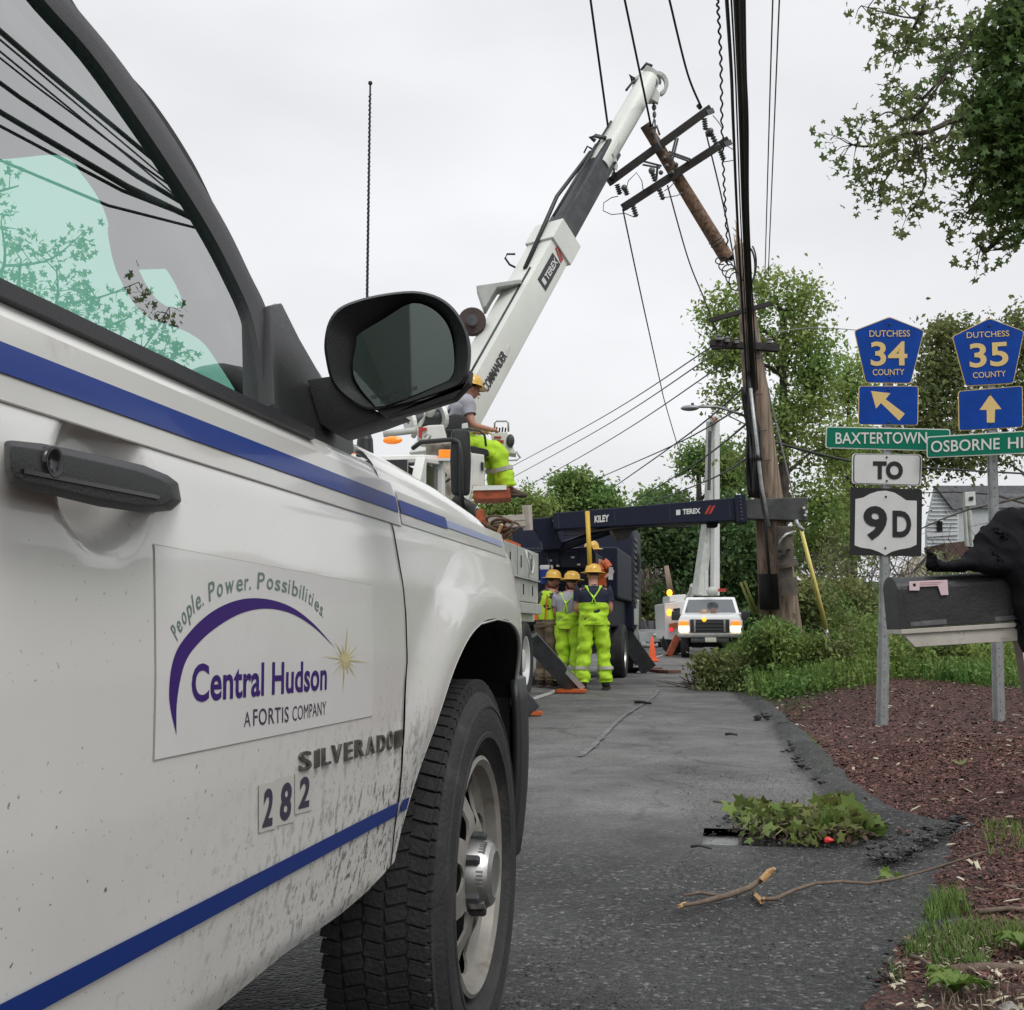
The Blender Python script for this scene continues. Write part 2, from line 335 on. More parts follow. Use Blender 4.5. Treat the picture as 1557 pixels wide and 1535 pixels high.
fb2, lip2 = fender(True); fb2.build('fender', M['paint'], pk, smooth=True)
hb = MB(); rows = []
for i in range(40):
    y = 1.93+i*(3.22-1.93)/39; z0 = zcrown(y); xt = sideX(y, z0-.075)-.107-.008; row = []
    for k in range(21):
        q = k/20; row.append((xt+(-3.03-2*xt)*q, y, z0+.001+.05*math.sin(q*math.pi)**.6*(1 if y < 3 else 1)))
    rows.append(row)
hb.grid(rows); hb.build('hood', M['paint'], pk, smooth=True, solid=.01)
# door skin + rocker
def door(mir, name):
    X0 = -1.515; f = (lambda p: (2*X0-p[0], p[1], p[2])) if mir else (lambda p: p); rows = []
    for i in range(170):
        row = []
        for j in range(70):
            u = i/169; z = .452+(1.130-.452)*j/69; y1 = doorY(z)-.004; y = -.2+(y1+.2)*u; zl = zlow(y); z = zl+(1.130-zl)*j/69; y = -.2+(doorY(z)-.004+.2)*u
            row.append(f((sideX(y, z), y, z)))
        row.append(f((row[-1][0]-.03 if not mir else row[-1][0]+.03, row[-1][1], 1.130))); rows.append(row)
    rows.append([(p[0]-(.03 if not mir else -.03), p[1], p[2]) for p in rows[-1]])
    return MB().grid(rows).build(name, M['paint'], pk, smooth=True)
dr = door(False, 'door'); door(True, 'door')
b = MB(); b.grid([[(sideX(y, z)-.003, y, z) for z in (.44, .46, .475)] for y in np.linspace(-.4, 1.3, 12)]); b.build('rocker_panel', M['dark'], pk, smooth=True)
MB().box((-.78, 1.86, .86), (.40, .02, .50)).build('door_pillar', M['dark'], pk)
# decals follow the sheet metal
def strip(p0, z0, z1, y0, y1, off, m, name, par, n=60):
    return MB().grid([[(sideX(y, z, False)+off, y, z) for z in (z0, (z0+z1)/2, z1)] for y in np.linspace(y0, y1, n)]).build(name, m, par, smooth=True)
M['tape'] = mat('pinstripe_film', (.60,.60,.57), .3, coat=.6, dirt=((.35,.33,.29), 3, .6)); M['tapeline'] = mat('film_edge', (.22,.21,.2), .6)
strip(0, 1.042, 1.108, -.2, 1.775, .0015, M['tape'], 'stripe_film', dr); strip(0, 1.0405, 1.042, -.2, 1.785, .0016, M['tapeline'], 'film_edge', dr)
strip(0, 1.062, 1.086, -.2, 1.775, .003, M['blue'], 'pinstripe', dr); strip(0, 1.046, 1.098, 1.79, 2.66, .0015, M['tape'], 'stripe_film', fo)
strip(0, 1.063, 1.084, 1.79, 2.10, .003, M['blue'], 'pinstripe', fo)
M['bluef'] = mat('faded_stripe', (.30,.34,.52), .4, coat=.2); strip(0, 1.066, 1.080, 2.10, 2.62, .003, M['bluef'], 'faded_pinstripe', fo)
strip(0, .590, .612, -.2, doorY(.6)-.010, .003, M['blue'], 'pinstripe', dr); strip(0, .592, .612, doorY(.6)+.010, 1.912, .003, M['blue'], 'pinstripe', fo)
# decal on the door
def bil(c, u, v): return c[0]*(1-u)*(1-v)+c[1]*u*(1-v)+c[2]*u*v+c[3]*(1-u)*v
def onb(y, z, off): return V((sideX(y, z, False)+off, y, z))
mc = [body(233,1155), body(565,1088), body(565,890), body(233,828)]
M['decal'] = mat('decal_film', (.80,.805,.79), .32, coat=.5, var=.03, dirt=((.55,.53,.48), 9, .62)); M['decal_edge'] = mat('decal_edge', (.50,.49,.46), .6)
dc = []; de = []
for i in range(25):
    dc.append([onb(*bil(mc, i/24, j/16).yz, .0012) for j in range(17)])
    de.append([onb(*bil(mc, -.002+1.004*i/24, -.005+1.010*j/16).yz, .0006) for j in range(17)])
MB().grid(de).build('decal_edge', M['decal_edge'], dr, smooth=True); dco = MB().grid(dc).build('door_decal', M['decal'], dr, smooth=True)
M['purple'] = mat('decal_purple', (.05,.018,.17), .55, spec=.2); M['dgreen'] = mat('decal_green', (.16,.23,.21), .4); M['gold'] = mat('decal_gold', (.62,.56,.30), .45); M['dink'] = mat('decal_ink', (.06,.05,.09), .4)
def btext(s, bl, br, tl, m, off=.0016, th=0, space=1.0, name='lettering', depth=0, par=None):
    a, b_, c = body(*bl), body(*br), body(*tl)
    fn = lambda u, v: onb(a.y+(b_.y-a.y)*u+(c.y-a.y)*v, a.z+(b_.z-a.z)*u+(c.z-a.z)*v, off)
    return text_on(s, fn, m, par or dr, name, th, depth, space)
btext('Central Hudson', (289,1066), (495,1047), (289,1008), M['purple'], th=.022, space=1.02)
btext('A', (369,1105), (379,1104), (369,1081), M['dink'], th=0); btext('FORTIS', (383,1103), (437,1097), (383,1077), M['dink'], th=.008, space=1.1); btext('COMPANY', (443,1096), (494,1086), (443,1073), M['dink'], th=0, space=1.05)
ARC = [(266,1117),(255,1060),(262,1000),(285,962),(320,930),(360,912),(400,910),(440,922),(475,948),(508,985)]
ARI = [(266,1117),(267,1064),(279,1008),(303,974),(335,948),(368,931),(403,925),(440,932),(475,953),(508,985)]
def cat(pts, t):                                                  # Catmull-Rom
    n = len(pts)-1; x = max(0, min(n-1e-6, t*n)); i = int(x); f = x-i; p = [np.array(pts[max(0, min(n, i+k))], float) for k in (-1, 0, 1, 2)]
    return .5*((2*p[1])+(p[2]-p[0])*f+(2*p[0]-5*p[1]+4*p[2]-p[3])*f*f+(3*p[1]-p[0]-3*p[2]+p[3])*f**3)
MB().grid([[body(*cat(ARC, i/60), .0016), body(*cat(ARI, i/60), .0016)] for i in range(61)]).build('logo_arc', M['purple'], dco)
TXA = [(267,975),(281,946),(305,922),(335,905),(370,897),(405,895),(440,903),(470,919),(490,940)]
tw = 'People. Power. Possibilities.'; ws = {'i':.42,'l':.42,'.':.42,' ':.45,'t':.55,'r':.6,'s':.8,'w':1.35,'P':1.12}; tot = sum(ws.get(c, 1) for c in tw); acc = 0; lt = MB()
for ch in tw:
    w = ws.get(ch, 1)
    if ch != ' ':
        t0 = (acc+.10*w)/tot; t1 = (acc+.86*w)/tot; A = body(*cat(TXA, t0)); B = body(*cat(TXA, t1)); vs, fs, asp = textmesh(ch, .010); t1 = t0+(t1-t0)*(.55 if ch in 'il.' else 1); B = body(*cat(TXA, t1))
        d_ = V((0, B.y-A.y, B.z-A.z)); nrm = V((0, -d_.z, d_.y)).normalized()*(.0205-.004*t0)
        pts = []
        for u, v in vs: q = V((0, A.y, A.z))+d_*u+nrm*v; pts.append(onb(q.y, q.z, .0016))
        lt.add(pts, fs)
    acc += w
lt.build('slogan_lettering', M['dgreen'], dco, fix=False)
sb = MB(); sc_ = (523, 1002)
for k in range(16):
    a = k*math.pi/8+.1; r = (52 if k % 4 == 0 else 38 if k % 2 == 0 else 26); w = 1.7
    p = [(sc_[0]+math.cos(a+1.57)*w, sc_[1]+math.sin(a+1.57)*w), (sc_[0]+math.cos(a)*r*.72, sc_[1]+math.sin(a)*r), (sc_[0]-math.cos(a+1.57)*w, sc_[1]-math.sin(a+1.57)*w)]
    sb.add([body(*q, .0020) for q in p], [(0,1,2)])
sb.add([body(sc_[0]+6*math.cos(k*math.pi/6), sc_[1]+6*math.sin(k*math.pi/6), .0022) for k in range(12)], [tuple(range(12))])
sb.build('sunburst', M['gold'], dco, fix=False)
M['badge'] = mat('badge_grey', (.17,.165,.155), .4, metal=.6, var=.5, vs=60)
for i, (ch, xa, xb, yb, yt) in enumerate([('S',453,473,1172,1142),('I',477,484,1168,1140),('L',488,502,1164,1136),('V',503,519,1161,1132),('E',522,535,1157,1128),('R',538,553,1152,1124),('A',555,569,1148,1120),('D',572,585,1144,1117),('O',587,596,1141,1112)]):
    a = body(xa, yb); b_ = body(xb, yb-4); c = body(xa, yt)
    text_on(ch, lambda u, v, a=a, b_=b_, c=c: onb(a.y+(b_.y-a.y)*(u*.86)+(c.y-a.y)*v, a.z+(b_.z-a.z)*u+(c.z-a.z)*v, .0035), M['badge'], dr, 'badge_letter', .008, .003)
q = [body(*p, .0055) for p in ((598,1138),(608,1134),(608,1108),(598,1111))]; MB().prism(q, (-.004,0,0)).build('badge_letter', M['badge'], dr, bevel=.002)
M['numf'] = mat('number_sticker', (.62,.62,.58), .4)
for ch, xl, xr, yb, yt in (('2',392,418,1266,1192),('8',418,446,1256,1183),('2',447,474,1238,1174)):
    qs = [body(*p, .0012) for p in ((xl,yb),(xr,yb-7),(xr,yt-5),(xl,yt))]; MB().add(qs, [(0,1,2,3)]).build('number_sticker', M['numf'], dr, fix=False)
    btext(ch, (xl+5, yb-10), (xr-6, yb-14), (xl+8, yt+8), M['dink'], th=.035, off=.0017)
# door handle
hp = [(6,672),(12,669),(60,674),(140,690),(215,707),(252,722),(268,734),(273,762),(258,776),(215,779),(150,770),(80,753),(30,742),(14,733),(7,715)]
hb = MB(); n_ = len(hp); o0 = [body(x, y, .002) for x, y in hp]; cy = 722
o1 = [bodyo(x, y, .030) for x, y in hp]; o2 = [bodyo(140+(x-140)*.93, 724+(x-140)*.20+(y-724-(x-140)*.20)*.72, .040) for x, y in hp]
hb.add(o0+o1+o2, [(i, (i+1)%n_, n_+(i+1)%n_, n_+i) for i in range(n_)]+[(n_+i, n_+(i+1)%n_, 2*n_+(i+1)%n_, 2*n_+i) for i in range(n_)]+[tuple(range(2*n_, 3*n_)), tuple(range(n_))[::-1]])
hd = hb.build('door_handle', M['black'], dr, smooth=True, bevel=.003)
kc = bodyo(79, 703, .040); MB().lathe([(.0,0.0005),(.007,.0005),(.010,.003),(.012,.002),(.012,-.003)], kc, V((1,0,0)), 20).build('key_lock', M['gloss'], hd, smooth=True)
MB().beam(bodyo(34, 716, .0405), bodyo(240, 756, .0405), .003, .003).build('handle_ridge', M['gloss'], hd)
# glasshouse : sloped plane through the belt line
def GX(z): return -.553-.37*(z-1.13)
def G(px, py, off=0.0):
    X = -.58
    for _ in range(12): p = PX(px, py, X); X = GX(p.z)
    return V((X+off, p.y, p.z))
GN = V((1,0,.37)).normalized()
def gpanel(px, name, m, off0, off1, par=pk, bev=.0, smooth=False, holes=None):
    a = [G(*q)+GN*off0 for q in px]; e = GN*(off1-off0); return MB().prism(a, e).build(name, m, par, bevel=bev, smooth='auto' if bev else False)
M['glass'] = glassmat('tinted_glass', (.58,.88,.77), .47); M['wsglass'] = glassmat('windscreen_glass', (.50,.86,.74), .03)
M['trim'] = mat('window_trim', (.02,.02,.023), .4, bump=.1, bs=300); M['pillar'] = mat('pillar_black', (.03,.03,.034), .25, coat=.5)
wl = [(-60,-160),(20,-60),(68,0),(130,70),(200,165),(262,255),(318,345),(360,420),(392,490),(405,560),(412,640)]
GLZ = [(-700,-160),(-120,-190),(-40,-120)]+wl[1:]+[(400,655),(300,600),(100,507),(-60,438),(-700,200)]
ga = [G(*q)-GN*.006 for q in wl[1:]+[(400,655),(200,560),(0,470),(-60,440)]]
top = G(20,-60); gl_pts = [V((GX(1.135), .02, 1.135)), V((GX(1.70), .02, 1.70)), V((GX(1.715), .98, 1.715))]+[G(*q) for q in wl[2:]]+[G(398,652)]
gl_pts = [p-GN*.006 for p in gl_pts]; MB().add(gl_pts, [tuple(range(len(gl_pts)))]).build('side_window', M['glass'], dr)
# frame along the A pillar (swept strips) : inner black run channel, glossy outer pillar
def sweep(inner, outer, o_in, o_out, name, m, par=pk, n=40, th=.03):
    rows = []
    for i in range(n+1):
        a = G(*cat(inner, i/n)); b_ = G(*cat(outer, i/n)); rows.append([a+GN*(o_in-th), a+GN*o_in, (a+b_)/2+GN*((o_in+o_out)/2+.003), b_+GN*o_out, b_+GN*(o_out-th)])
    return MB().grid(rows).build(name, m, par, smooth='auto')
IN = [(-40,-120),(20,-55),(68,5),(135,80),(200,170),(262,262),(318,352),(356,425),(380,480),(393,540),(404,625)]
MI = [(-5,-120),(52,-55),(98,5),(165,85),(228,172),(286,262),(338,350),(372,420),(396,470),(412,530),(424,640)]
OU = [(40,-120),(82,-55),(122,5),(186,80),(250,170),(305,262),(352,345),(388,415),(418,465),(455,520),(500,600)]
sweep(IN, MI, .002, .008, 'window_frame', M['trim'], dr); sweep(MI, OU, .000, -.02, 'roof_pillar', M['pillar'])
# belt moulding
MB().grid([[V((sideX(y, 1.12)-.004, y, 1.121)), V((sideX(y,1.12)+.006, y, 1.124)), V((sideX(y,1.12)+.005, y, 1.137)), V((GX(1.142)+.004, y, 1.142)), V((GX(1.142)-.012, y, 1.142))] for y in np.linspace(-.2, 1.44, 30)]).build('belt_moulding', M['trim'], dr, smooth='auto')
# mirror sail panel and mirror
gpanel([(394,470),(413,466),(440,520),(478,585),(500,640),(523,668),(524,694),(512,705),(490,700),(455,685),(412,648),(400,620)], 'mirror_sail', M['black'], -.01, .016, dr, .004)
gpanel([(414,462),(419,464),(474,560),(545,650),(540,660),(524,664),(500,632),(468,575),(438,518)], 'cowl_pillar', M['paint'], -.012, .006, pk, .002)
mi = empty('x', (0,0,0)); bpy.data.objects.remove(mi)
MY = 1.50
def PMs(pts, Y): return [PY(x, y, Y) for x, y in pts]
hout = [(495,545),(493,520),(499,490),(515,468),(545,455),(585,446),(630,442),(665,450),(690,468),(707,495),(715,525),(713,560),(705,580),(690,590),(650,604),(610,616),(560,622),(525,604),(504,580)]
def scl(pts, k, c, dx=0, dy=0): return [(c[0]+(x-c[0])*k+dx, c[1]+(y-c[1])*k+dy) for x, y in pts]
cen = (605, 533)
def smooth_loop(pts, n=60): p = pts+pts[:3]; p = [pts[-1]]+pts+pts[:2]; res = []
def sloop(pts, n=64):
    m = len(pts); out = []
    for k in range(n):
        x = k/n*m; i = int(x); f = x-i; q = [np.array(pts[(i+j) % m], float) for j in (-1, 0, 1, 2)]
        out.append(tuple(.5*((2*q[1])+(q[2]-q[0])*f+(2*q[0]-5*q[1]+4*q[2]-q[3])*f*f+(3*q[1]-q[0]-3*q[2]+q[3])*f**3)))
    return out
hs_ = sloop(hout); gin = [(537,520),(541,505),(580,480),(618,457),(645,460),(668,478),(680,505),(683,545),(678,565),(660,577),(575,612),(556,604),(535,575),(531,550)]
gs_ = sloop(gin, 64)
rings = []
for pts, Y in ((scl(hs_, .70, cen, 10, 8), MY+.13), (scl(hs_, .90, cen, 8, 6), MY+.10), (scl(hs_, .985, cen, 3, 3), MY+.05), (hs_, MY+.01), (hs_, MY-.004), (scl(hs_, .965, cen), MY-.010)):
    rings.append([V((p.x, p.y, p.z)) for p in PMs(pts, MY)]); rings[-1] = PMs(pts, Y)
# dish towards the glass : match starting angle
def resamp(ring_src, tgt): return tgt
ang = lambda p: math.atan2(p[1]-cen[1], p[0]-cen[0])
gs2 = []
for h in hs_:                                                    # glass outline seen at the same angle
    best = min(sloop(gin, 256), key=lambda g: abs((ang(g)-ang(h)+math.pi) % (2*math.pi)-math.pi)); gs2.append(best)
g1 = [V((p.x, MY+.028, p.z)) for p in PMs(scl(gs2, 1.03, cen), MY)]; rings.append(g1)
mb = MB(); vs = [p for r in rings for p in r]; nn = 64; mb.add(vs, [(i*nn+k, i*nn+(k+1)%nn, (i+1)*nn+(k+1)%nn, (i+1)*nn+k) for i in range(len(rings)-1) for k in range(nn)]+[tuple(range(nn))])
mh = mb.build('mirror_housing', M['black'], dr, smooth='auto')
M['mirror'] = mat('mirror_glass', (.10,.12,.112), .02, metal=1)
tiltm = lambda p: V((p.x, MY+.024+(p.z-1.2)*-.10+(p.x+.45)*.10, p.z))
MB().add([tiltm(p) for p in PMs(gs2, MY)], [tuple(range(64))]).build('mirror_glass', M['mirror'], mh)
M['etch'] = mat('etched_text', (.03,.035,.03), .5)
a, b_, c = PY(556,601,MY), PY(626,588,MY), PY(556,595,MY)
for s_, q in (('OBJECTS IN MIRROR ARE CLOSER', ((556,602),(627,586),(556,596))), ('THAN THEY APPEAR', ((570,610),(613,600),(570,604)))):
    a, b_, c = [tiltm(PY(*p, MY))+V((0,-.001,0)) for p in q]; text_on(s_, quadfn(a, b_, c), M['etch'], mh, 'lettering', .01)
am = MB(); a0 = [(458,572),(497,566),(500,575),(530,606),(575,624),(600,622),(560,637),(500,655),(478,640)]
am.prism([V((p.x, MY+.02, p.z)) for p in PMs(a0, MY)], (0,.07,0)); am.build('mirror_arm', M['black'], dr, bevel=.006, smooth='auto')
MB().prism([V((p.x, MY+.0, p.z)) for p in PMs([(570,622),(640,608),(700,588),(715,560),(712,582),(690,606),(640,622),(590,636)], MY)], (0,.025,0)).build('mirror_underside', M['black'], mh, bevel=.005, smooth='auto')
# cabin: A-pillar trim with grab handle, header, windscreen, roof, dash
def TI(px, py): 
    X = -.66
    for _ in range(12): p = PX(px, py, X); X = GX(p.z)-.085
    return V((X, p.y, p.z))
M['interior'] = mat('cabin_trim', (.014,.014,.015), .8)
tb = MB()
A1 = [(-300,250),(0,236),(105,230),(140,262),(165,300),(178,335),(182,375),(190,405)]       # header / pillar inner edge
A2 = [(-300,-300),(0,-170),(60,-80),(150,60),(230,150),(290,240),(330,320),(370,400)]
tb.grid([[TI(*cat(A1, i/40)), TI(*cat(A2, i/40))] for i in range(41)])
B1 = [(190,405),(210,445),(235,475),(262,486),(290,496),(320,515),(345,550),(370,590),(392,635)]; B2 = [(206,398),(222,432),(240,456),(262,468),(290,466),(310,500),(345,530),(375,560),(400,600)]
tb.grid([[TI(*cat(B1, i/30)), TI(*cat(B2, i/30))] for i in range(31)])
C1 = [(206,398),(203,375),(211,353),(226,362),(262,400),(285,440),(290,466),(290,466)]
C2 = [(190,405),(182,375),(178,335),(200,300),(290,330),(330,400),(350,450),(360,500)]
tb.grid([[TI(*cat(C1, i/30)), TI(*cat(C2, i/30))] for i in range(31)])
tb.grid([[TI(*cat([(290,466),(310,500),(345,530),(375,560),(400,600)], i/10)), TI(*cat([(360,440),(370,470),(385,500),(395,540),(405,580)], i/10))] for i in range(11)])
tb.grid([[TI(*cat([(330,320),(340,360),(350,400),(355,450),(350,480)], i/10)), TI(*cat([(372,400),(385,430),(395,470),(400,520),(405,590)], i/10))] for i in range(11)])
tb.build('pillar_trim', M['interior'], pk, solid=.012)
MB().add([(-.90,1.0,1.73),(-2.13,1.0,1.73),(-2.35,1.86,1.19),(-.70,1.86,1.19)], [(0,1,2,3)]).build('windscreen', M['wsglass'], pk)
rf = MB(); rr = []
for k in range(13):
    q = k/12; x = -.795+(-1.44)*q; e_ = math.sin(q*math.pi)**.5; rr.append([(x, y, 1.735+.075*e_*(1 if 0 <= y < 1 else .55)) for y in (-.35,-.25,0,.5,.9,1.03)])
rf.grid(rr); rf.build('roof', M['paint'], pk, smooth=True, solid=.02)
MB().box((-1.515, 1.80, 1.02), (1.85, .36, .20)).build('dashboard', M['interior'], pk, bevel=.03)
MB().box((-1.515, -.33, 1.1), (1.95, .05, 1.25)).build('cab_back', M['paint'], pk)
MB().box((-1.515, .5, .55), (1.7, 1.9, .06)).build('cab_floor', M['dark'], pk)
MB().box((-1.515, .25, .75), (1.5, .5, .22)).box((-1.515, -.02, 1.05), (1.5, .16, .62)).build('bench_seat', M['interior'], pk, bevel=.04)
MB().add([(-2.47,-.25,1.13),(-2.34,-.25,1.70),(-2.30,.95,1.72),(-2.44,1.75,1.15)], [(0,1,2,3)]).build('side_window', M['wsglass'], pk)
# bed
bd = MB(); bd.box((-.56,-1.65,.83),(.06,2.55,.66)).box((-2.47,-1.65,.83),(.06,2.55,.66)).box((-1.515,-2.90,.83),(1.9,.05,.66)).box((-1.515,-1.65,.62),(1.9,2.5,.05)); bd.build('cargo_bed', M['paint'], pk, bevel=.015)
# wheel well, bumper
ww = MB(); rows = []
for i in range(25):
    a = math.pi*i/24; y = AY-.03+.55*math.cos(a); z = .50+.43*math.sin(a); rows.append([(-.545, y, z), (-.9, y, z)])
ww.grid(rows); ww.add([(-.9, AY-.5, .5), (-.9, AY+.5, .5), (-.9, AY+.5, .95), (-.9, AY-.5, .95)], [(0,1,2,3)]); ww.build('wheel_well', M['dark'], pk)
MB().tube([(-.62,AY-.42,.50),(-.9,AY,.38),(-1.5,AY,.36)], .03).box((-1.515,1.2,.47),(.8,3.0,.12)).build('suspension', M['dark'], pk)
bl = MB(); rows = []
for i in range(22):
    y = AY+AW-.10+i*.022; row = []
    for j in range(9):
        z = .345+.42*j/8; yy = y; u = max(0, min(.999, (y-2.90)/.42)); x = -.500-.50*(1-math.sqrt(1-u*u))-.03*((j-5)/6)**2
        row.append((x, yy, z))
    rows.append(row)
bl.grid(rows); bl.build('bumper_end', M['black'], pk, smooth=True, solid=.02)
MB().prism([(-.535,2.86,.40),(-.535,2.93,.36),(-.535,2.97,.72),(-.535,2.93,.84),(-.535,2.88,.80)], (-.30,0,0)).build('arch_liner', M['black'], pk, bevel=.01)
MB().box((-1.515,3.28,.62),(1.5,.12,.30)).box((-1.515,3.27,.88),(1.5,.06,.24)).build('front_bumper', M['chrome'], pk, bevel=.03)
MB().box((*body(788,957,.004),), (.006,.05,.022)).build('side_marker', M['amber'], pk, bevel=.002)
# wheels
def wheel(cx, cy, parent, side=1, R=.3875, wd=.206, rr=.232):
    w = empty('wheel', (0,0,0)); w.parent = parent; pb = base_of(parent); w.location = V((cx, cy, R))-pb
    ax = V((side,0,0)); pr = [(rr-.004,-.03),(rr+.018,-.004),(rr+.035,.006),(R*.70,.014),(R*.705,.017),(R*.73,.017),(R*.735,.015),(R*.80,.018),(R*.86,.0155),(R*.865,.0175),(R*.88,.0165),(R*.885,.0135),(R*.90,.012),(R-.022,0),(R-.006,-.018),(R,-.04),(R,-wd+.04),(R-.02,-wd+.01),(rr+.03,-wd-.005),(rr,-wd+.02)]
    t = MB().lathe(pr, (cx,cy,R), ax, 96); ty = t.build('tyre', M['rubber'], w, smooth='auto')
    tr = MB()
    for k in range(84):                                          # tread lugs
        a = 2*math.pi*k/84
        for j, off in enumerate((-.024,-.064,-.103,-.142,-.181)):
            aa = a+(.06 if j % 2 else 0); c = V((cx, cy, R))+ax*off+V((0, math.cos(aa), math.sin(aa)))*(R+.001)
            q = Matrix.Rotation(-(math.pi/2-aa), 3, 'X') @ Matrix.Rotation((.22 if j % 2 else -.22), 3, 'Z')
            tr.box(c, (.036, .0245, .007), q, .96)
        c = V((cx, cy, R))+ax*(-.006)+V((0, math.cos(a), math.sin(a)))*(R-.016); tr.box(c, (.010,.024,.026), Matrix.Rotation(-(math.pi/2-a), 3, 'X'))
    o = tr.build('tread', M['rubber'], ty); o['kind'] = 'stuff'
    d = MB().lathe([(rr+.004,.0),(rr-.004,.004),(rr-.016,-.004),(rr-.022,-.028),(rr*.80,-.040),(rr*.66,-.030),(rr*.50,-.012),(rr*.36,-.010),(rr*.30,-.024),(.0,-.026)], (cx,cy,R), ax, 84).build('rim', M['steel'], w, smooth=True)
    cut = MB()
    for k in range(7):
        a = 2*math.pi*k/7+.35; c = V((cx,cy,R))+V((0, math.cos(a), math.sin(a)))*rr*.635; rad = V((0, math.cos(a), math.sin(a))); tan = ax.cross(rad)
        ol = [c+rad*(.058*math.sin(t_))+tan*(.040*math.cos(t_)*(1+.30*math.sin(t_)))-ax*.1 for t_ in np.linspace(0, 2*math.pi, 20, endpoint=False)]
        cut.prism(ol, ax*.2)
    co = cut.build('cutter', None, None); md0 = d.modifiers.new('s', 'SOLIDIFY'); md0.thickness = .006; md0.offset = -1
    md = d.modifiers.new('b', 'BOOLEAN'); md.object = co; md.operation = 'DIFFERENCE'; md.solver = 'EXACT'
    off = V((cx,cy,R)); 
    if parent is not None: co.location = (0,0,0)
    bpy.context.view_layer.update(); bake(d); bpy.data.objects.remove(co)
    d.data.polygons.foreach_set('use_smooth', [True]*len(d.data.polygons)); d.data.set_sharp_from_angle(angle=R_(30))
    MB().lathe([(rr,-.02),(rr-.02,-.12),(.0,-.13)], (cx,cy,R), ax, 32).build('brake_drum', M['dark'], w)
    h = MB().lathe([(.071,-.018),(.068,.016),(.060,.030),(.046,.036),(.040,.033),(.0,.034)], (cx,cy,R), ax, 40).build('hub_cap', M['chrome'], w, smooth='auto')
    rg = MB()
    for k in range(6):
        a = 2*math.pi*k/6+.5; c = V((cx,cy,R))+V((0, math.cos(a), math.sin(a)))*.074; MB().lathe([(.011,-.02),(.011,.012),(.007,.016),(0,.016)], c, ax, 6).build('lug_nut', M['dgrey'], w)
        for j in range(5):
            a2 = a+.52+(-.22+.11*j); c2 = V((cx,cy,R))+V((0, math.cos(a2), math.sin(a2)))*.0655; rg.beam(c2, c2+ax*.022, .004, .006, up=V((0,math.cos(a2),math.sin(a2))))
    rg.build('hub_ribs', M['chrome'], h, kind='stuff')
    return w
wheel(-.522, AY, pk); wheel(-.522, -.93, pk)
for y in (AY, -.93):
    MB().lathe([(.22,0),(.30,.01),(.37,0),(.3875,-.03),(.3875,-.21),(.36,-.24),(.2,-.24)], (-2.51, y, .3875), V((-1,0,0)), 40).lathe([(.23,-.01),(.15,-.03),(0,-.02)], (-2.51, y, .3875), V((-1,0,0)), 40).build('wheel', M['rubber'], pk, smooth='auto')
# whip antenna on the cowl
an = MB(); a0 = P(555,668,2.12); a1 = P(563,126,2.12); an.tube([a0, a0.lerp(a1,.5)+V((0,0,0)), a1], [.0026,.0021,.0016], 6)
for k in range(90):
    pass
ao = an.build('antenna', M['wire'], pk); MB().ell(a1, (.004,.004,.004)).build('antenna_tip', M['wire'], ao); hx = MB(); hx.tube([a0.lerp(a1, t_)+RT*(.0022*math.cos(t_*500))+FW*(.0022*math.sin(t_*500)) for t_ in np.linspace(.02,.97,700)], .0009, 4); hx.build('antenna_coil', M['wire'], ao)
MB().lathe([(.016,-.03),(.014,.0),(.006,.02)], a0, V((0,0,1)), 16).build('antenna_base', M['black'], ao)
# ================================================================ GROUND
EDGE = [PG(*q) for q in ((1040,996),(1050,1012),(1075,1035),(1130,1052),(1160,1085),(1180,1105),(1215,1132),(1262,1185),(1300,1225),(1360,1262),(1455,1258),(1440,1290),(1400,1330),(1398,1375),(1370,1425),(1335,1480),(1315,1535),(1300,1640),(1330,1900))]
EP = np.array([(p.x, p.y) for p in EDGE]); EP = np.vstack([[[ -1.0, 60.0]], [[-.9,45]], EP, [[.62,-1.0]], [[.9,-12]]])
def sdist(X, Y):                                                  # >0 on the verge side (right of the edge line)
    P_ = np.stack([X.ravel(), Y.ravel()], 1); best = np.full(len(P_), 1e9); sg = np.ones(len(P_))
    for a, b in zip(EP[:-1], EP[1:]):
        d = b-a; t = np.clip(((P_-a)@d)/(d@d), 0, 1); q = a+t[:,None]*d; r = P_-q; ds = np.hypot(r[:,0], r[:,1]); c = d[0]*r[:,1]-d[1]*r[:,0]
        m = ds < best-1e-9; best[m] = ds[m]; sg[m] = np.sign(c[m])
    return (best*np.where(sg > 0, 1, -1)).reshape(X.shape)
def sm(a, b, x): q = np.clip((x-a)/(b-a), 0, 1); return q*q*(3-2*q)
def vnoise(X, Y, s, seed=0):                                      # cheap value noise
    r = np.random.default_rng(seed); T = r.random((256, 256)); x = X*s+1000; y = Y*s+1000; i = np.floor(x).astype(int); j = np.floor(y).astype(int); fx = x-i; fy = y-j; fx = fx*fx*(3-2*fx); fy = fy*fy*(3-2*fy)
    g = lambda a, b: T[a % 256, b % 256]
    return (g(i,j)*(1-fx)+g(i+1,j)*fx)*(1-fy)+(g(i,j+1)*(1-fx)+g(i+1,j+1)*fx)*fy
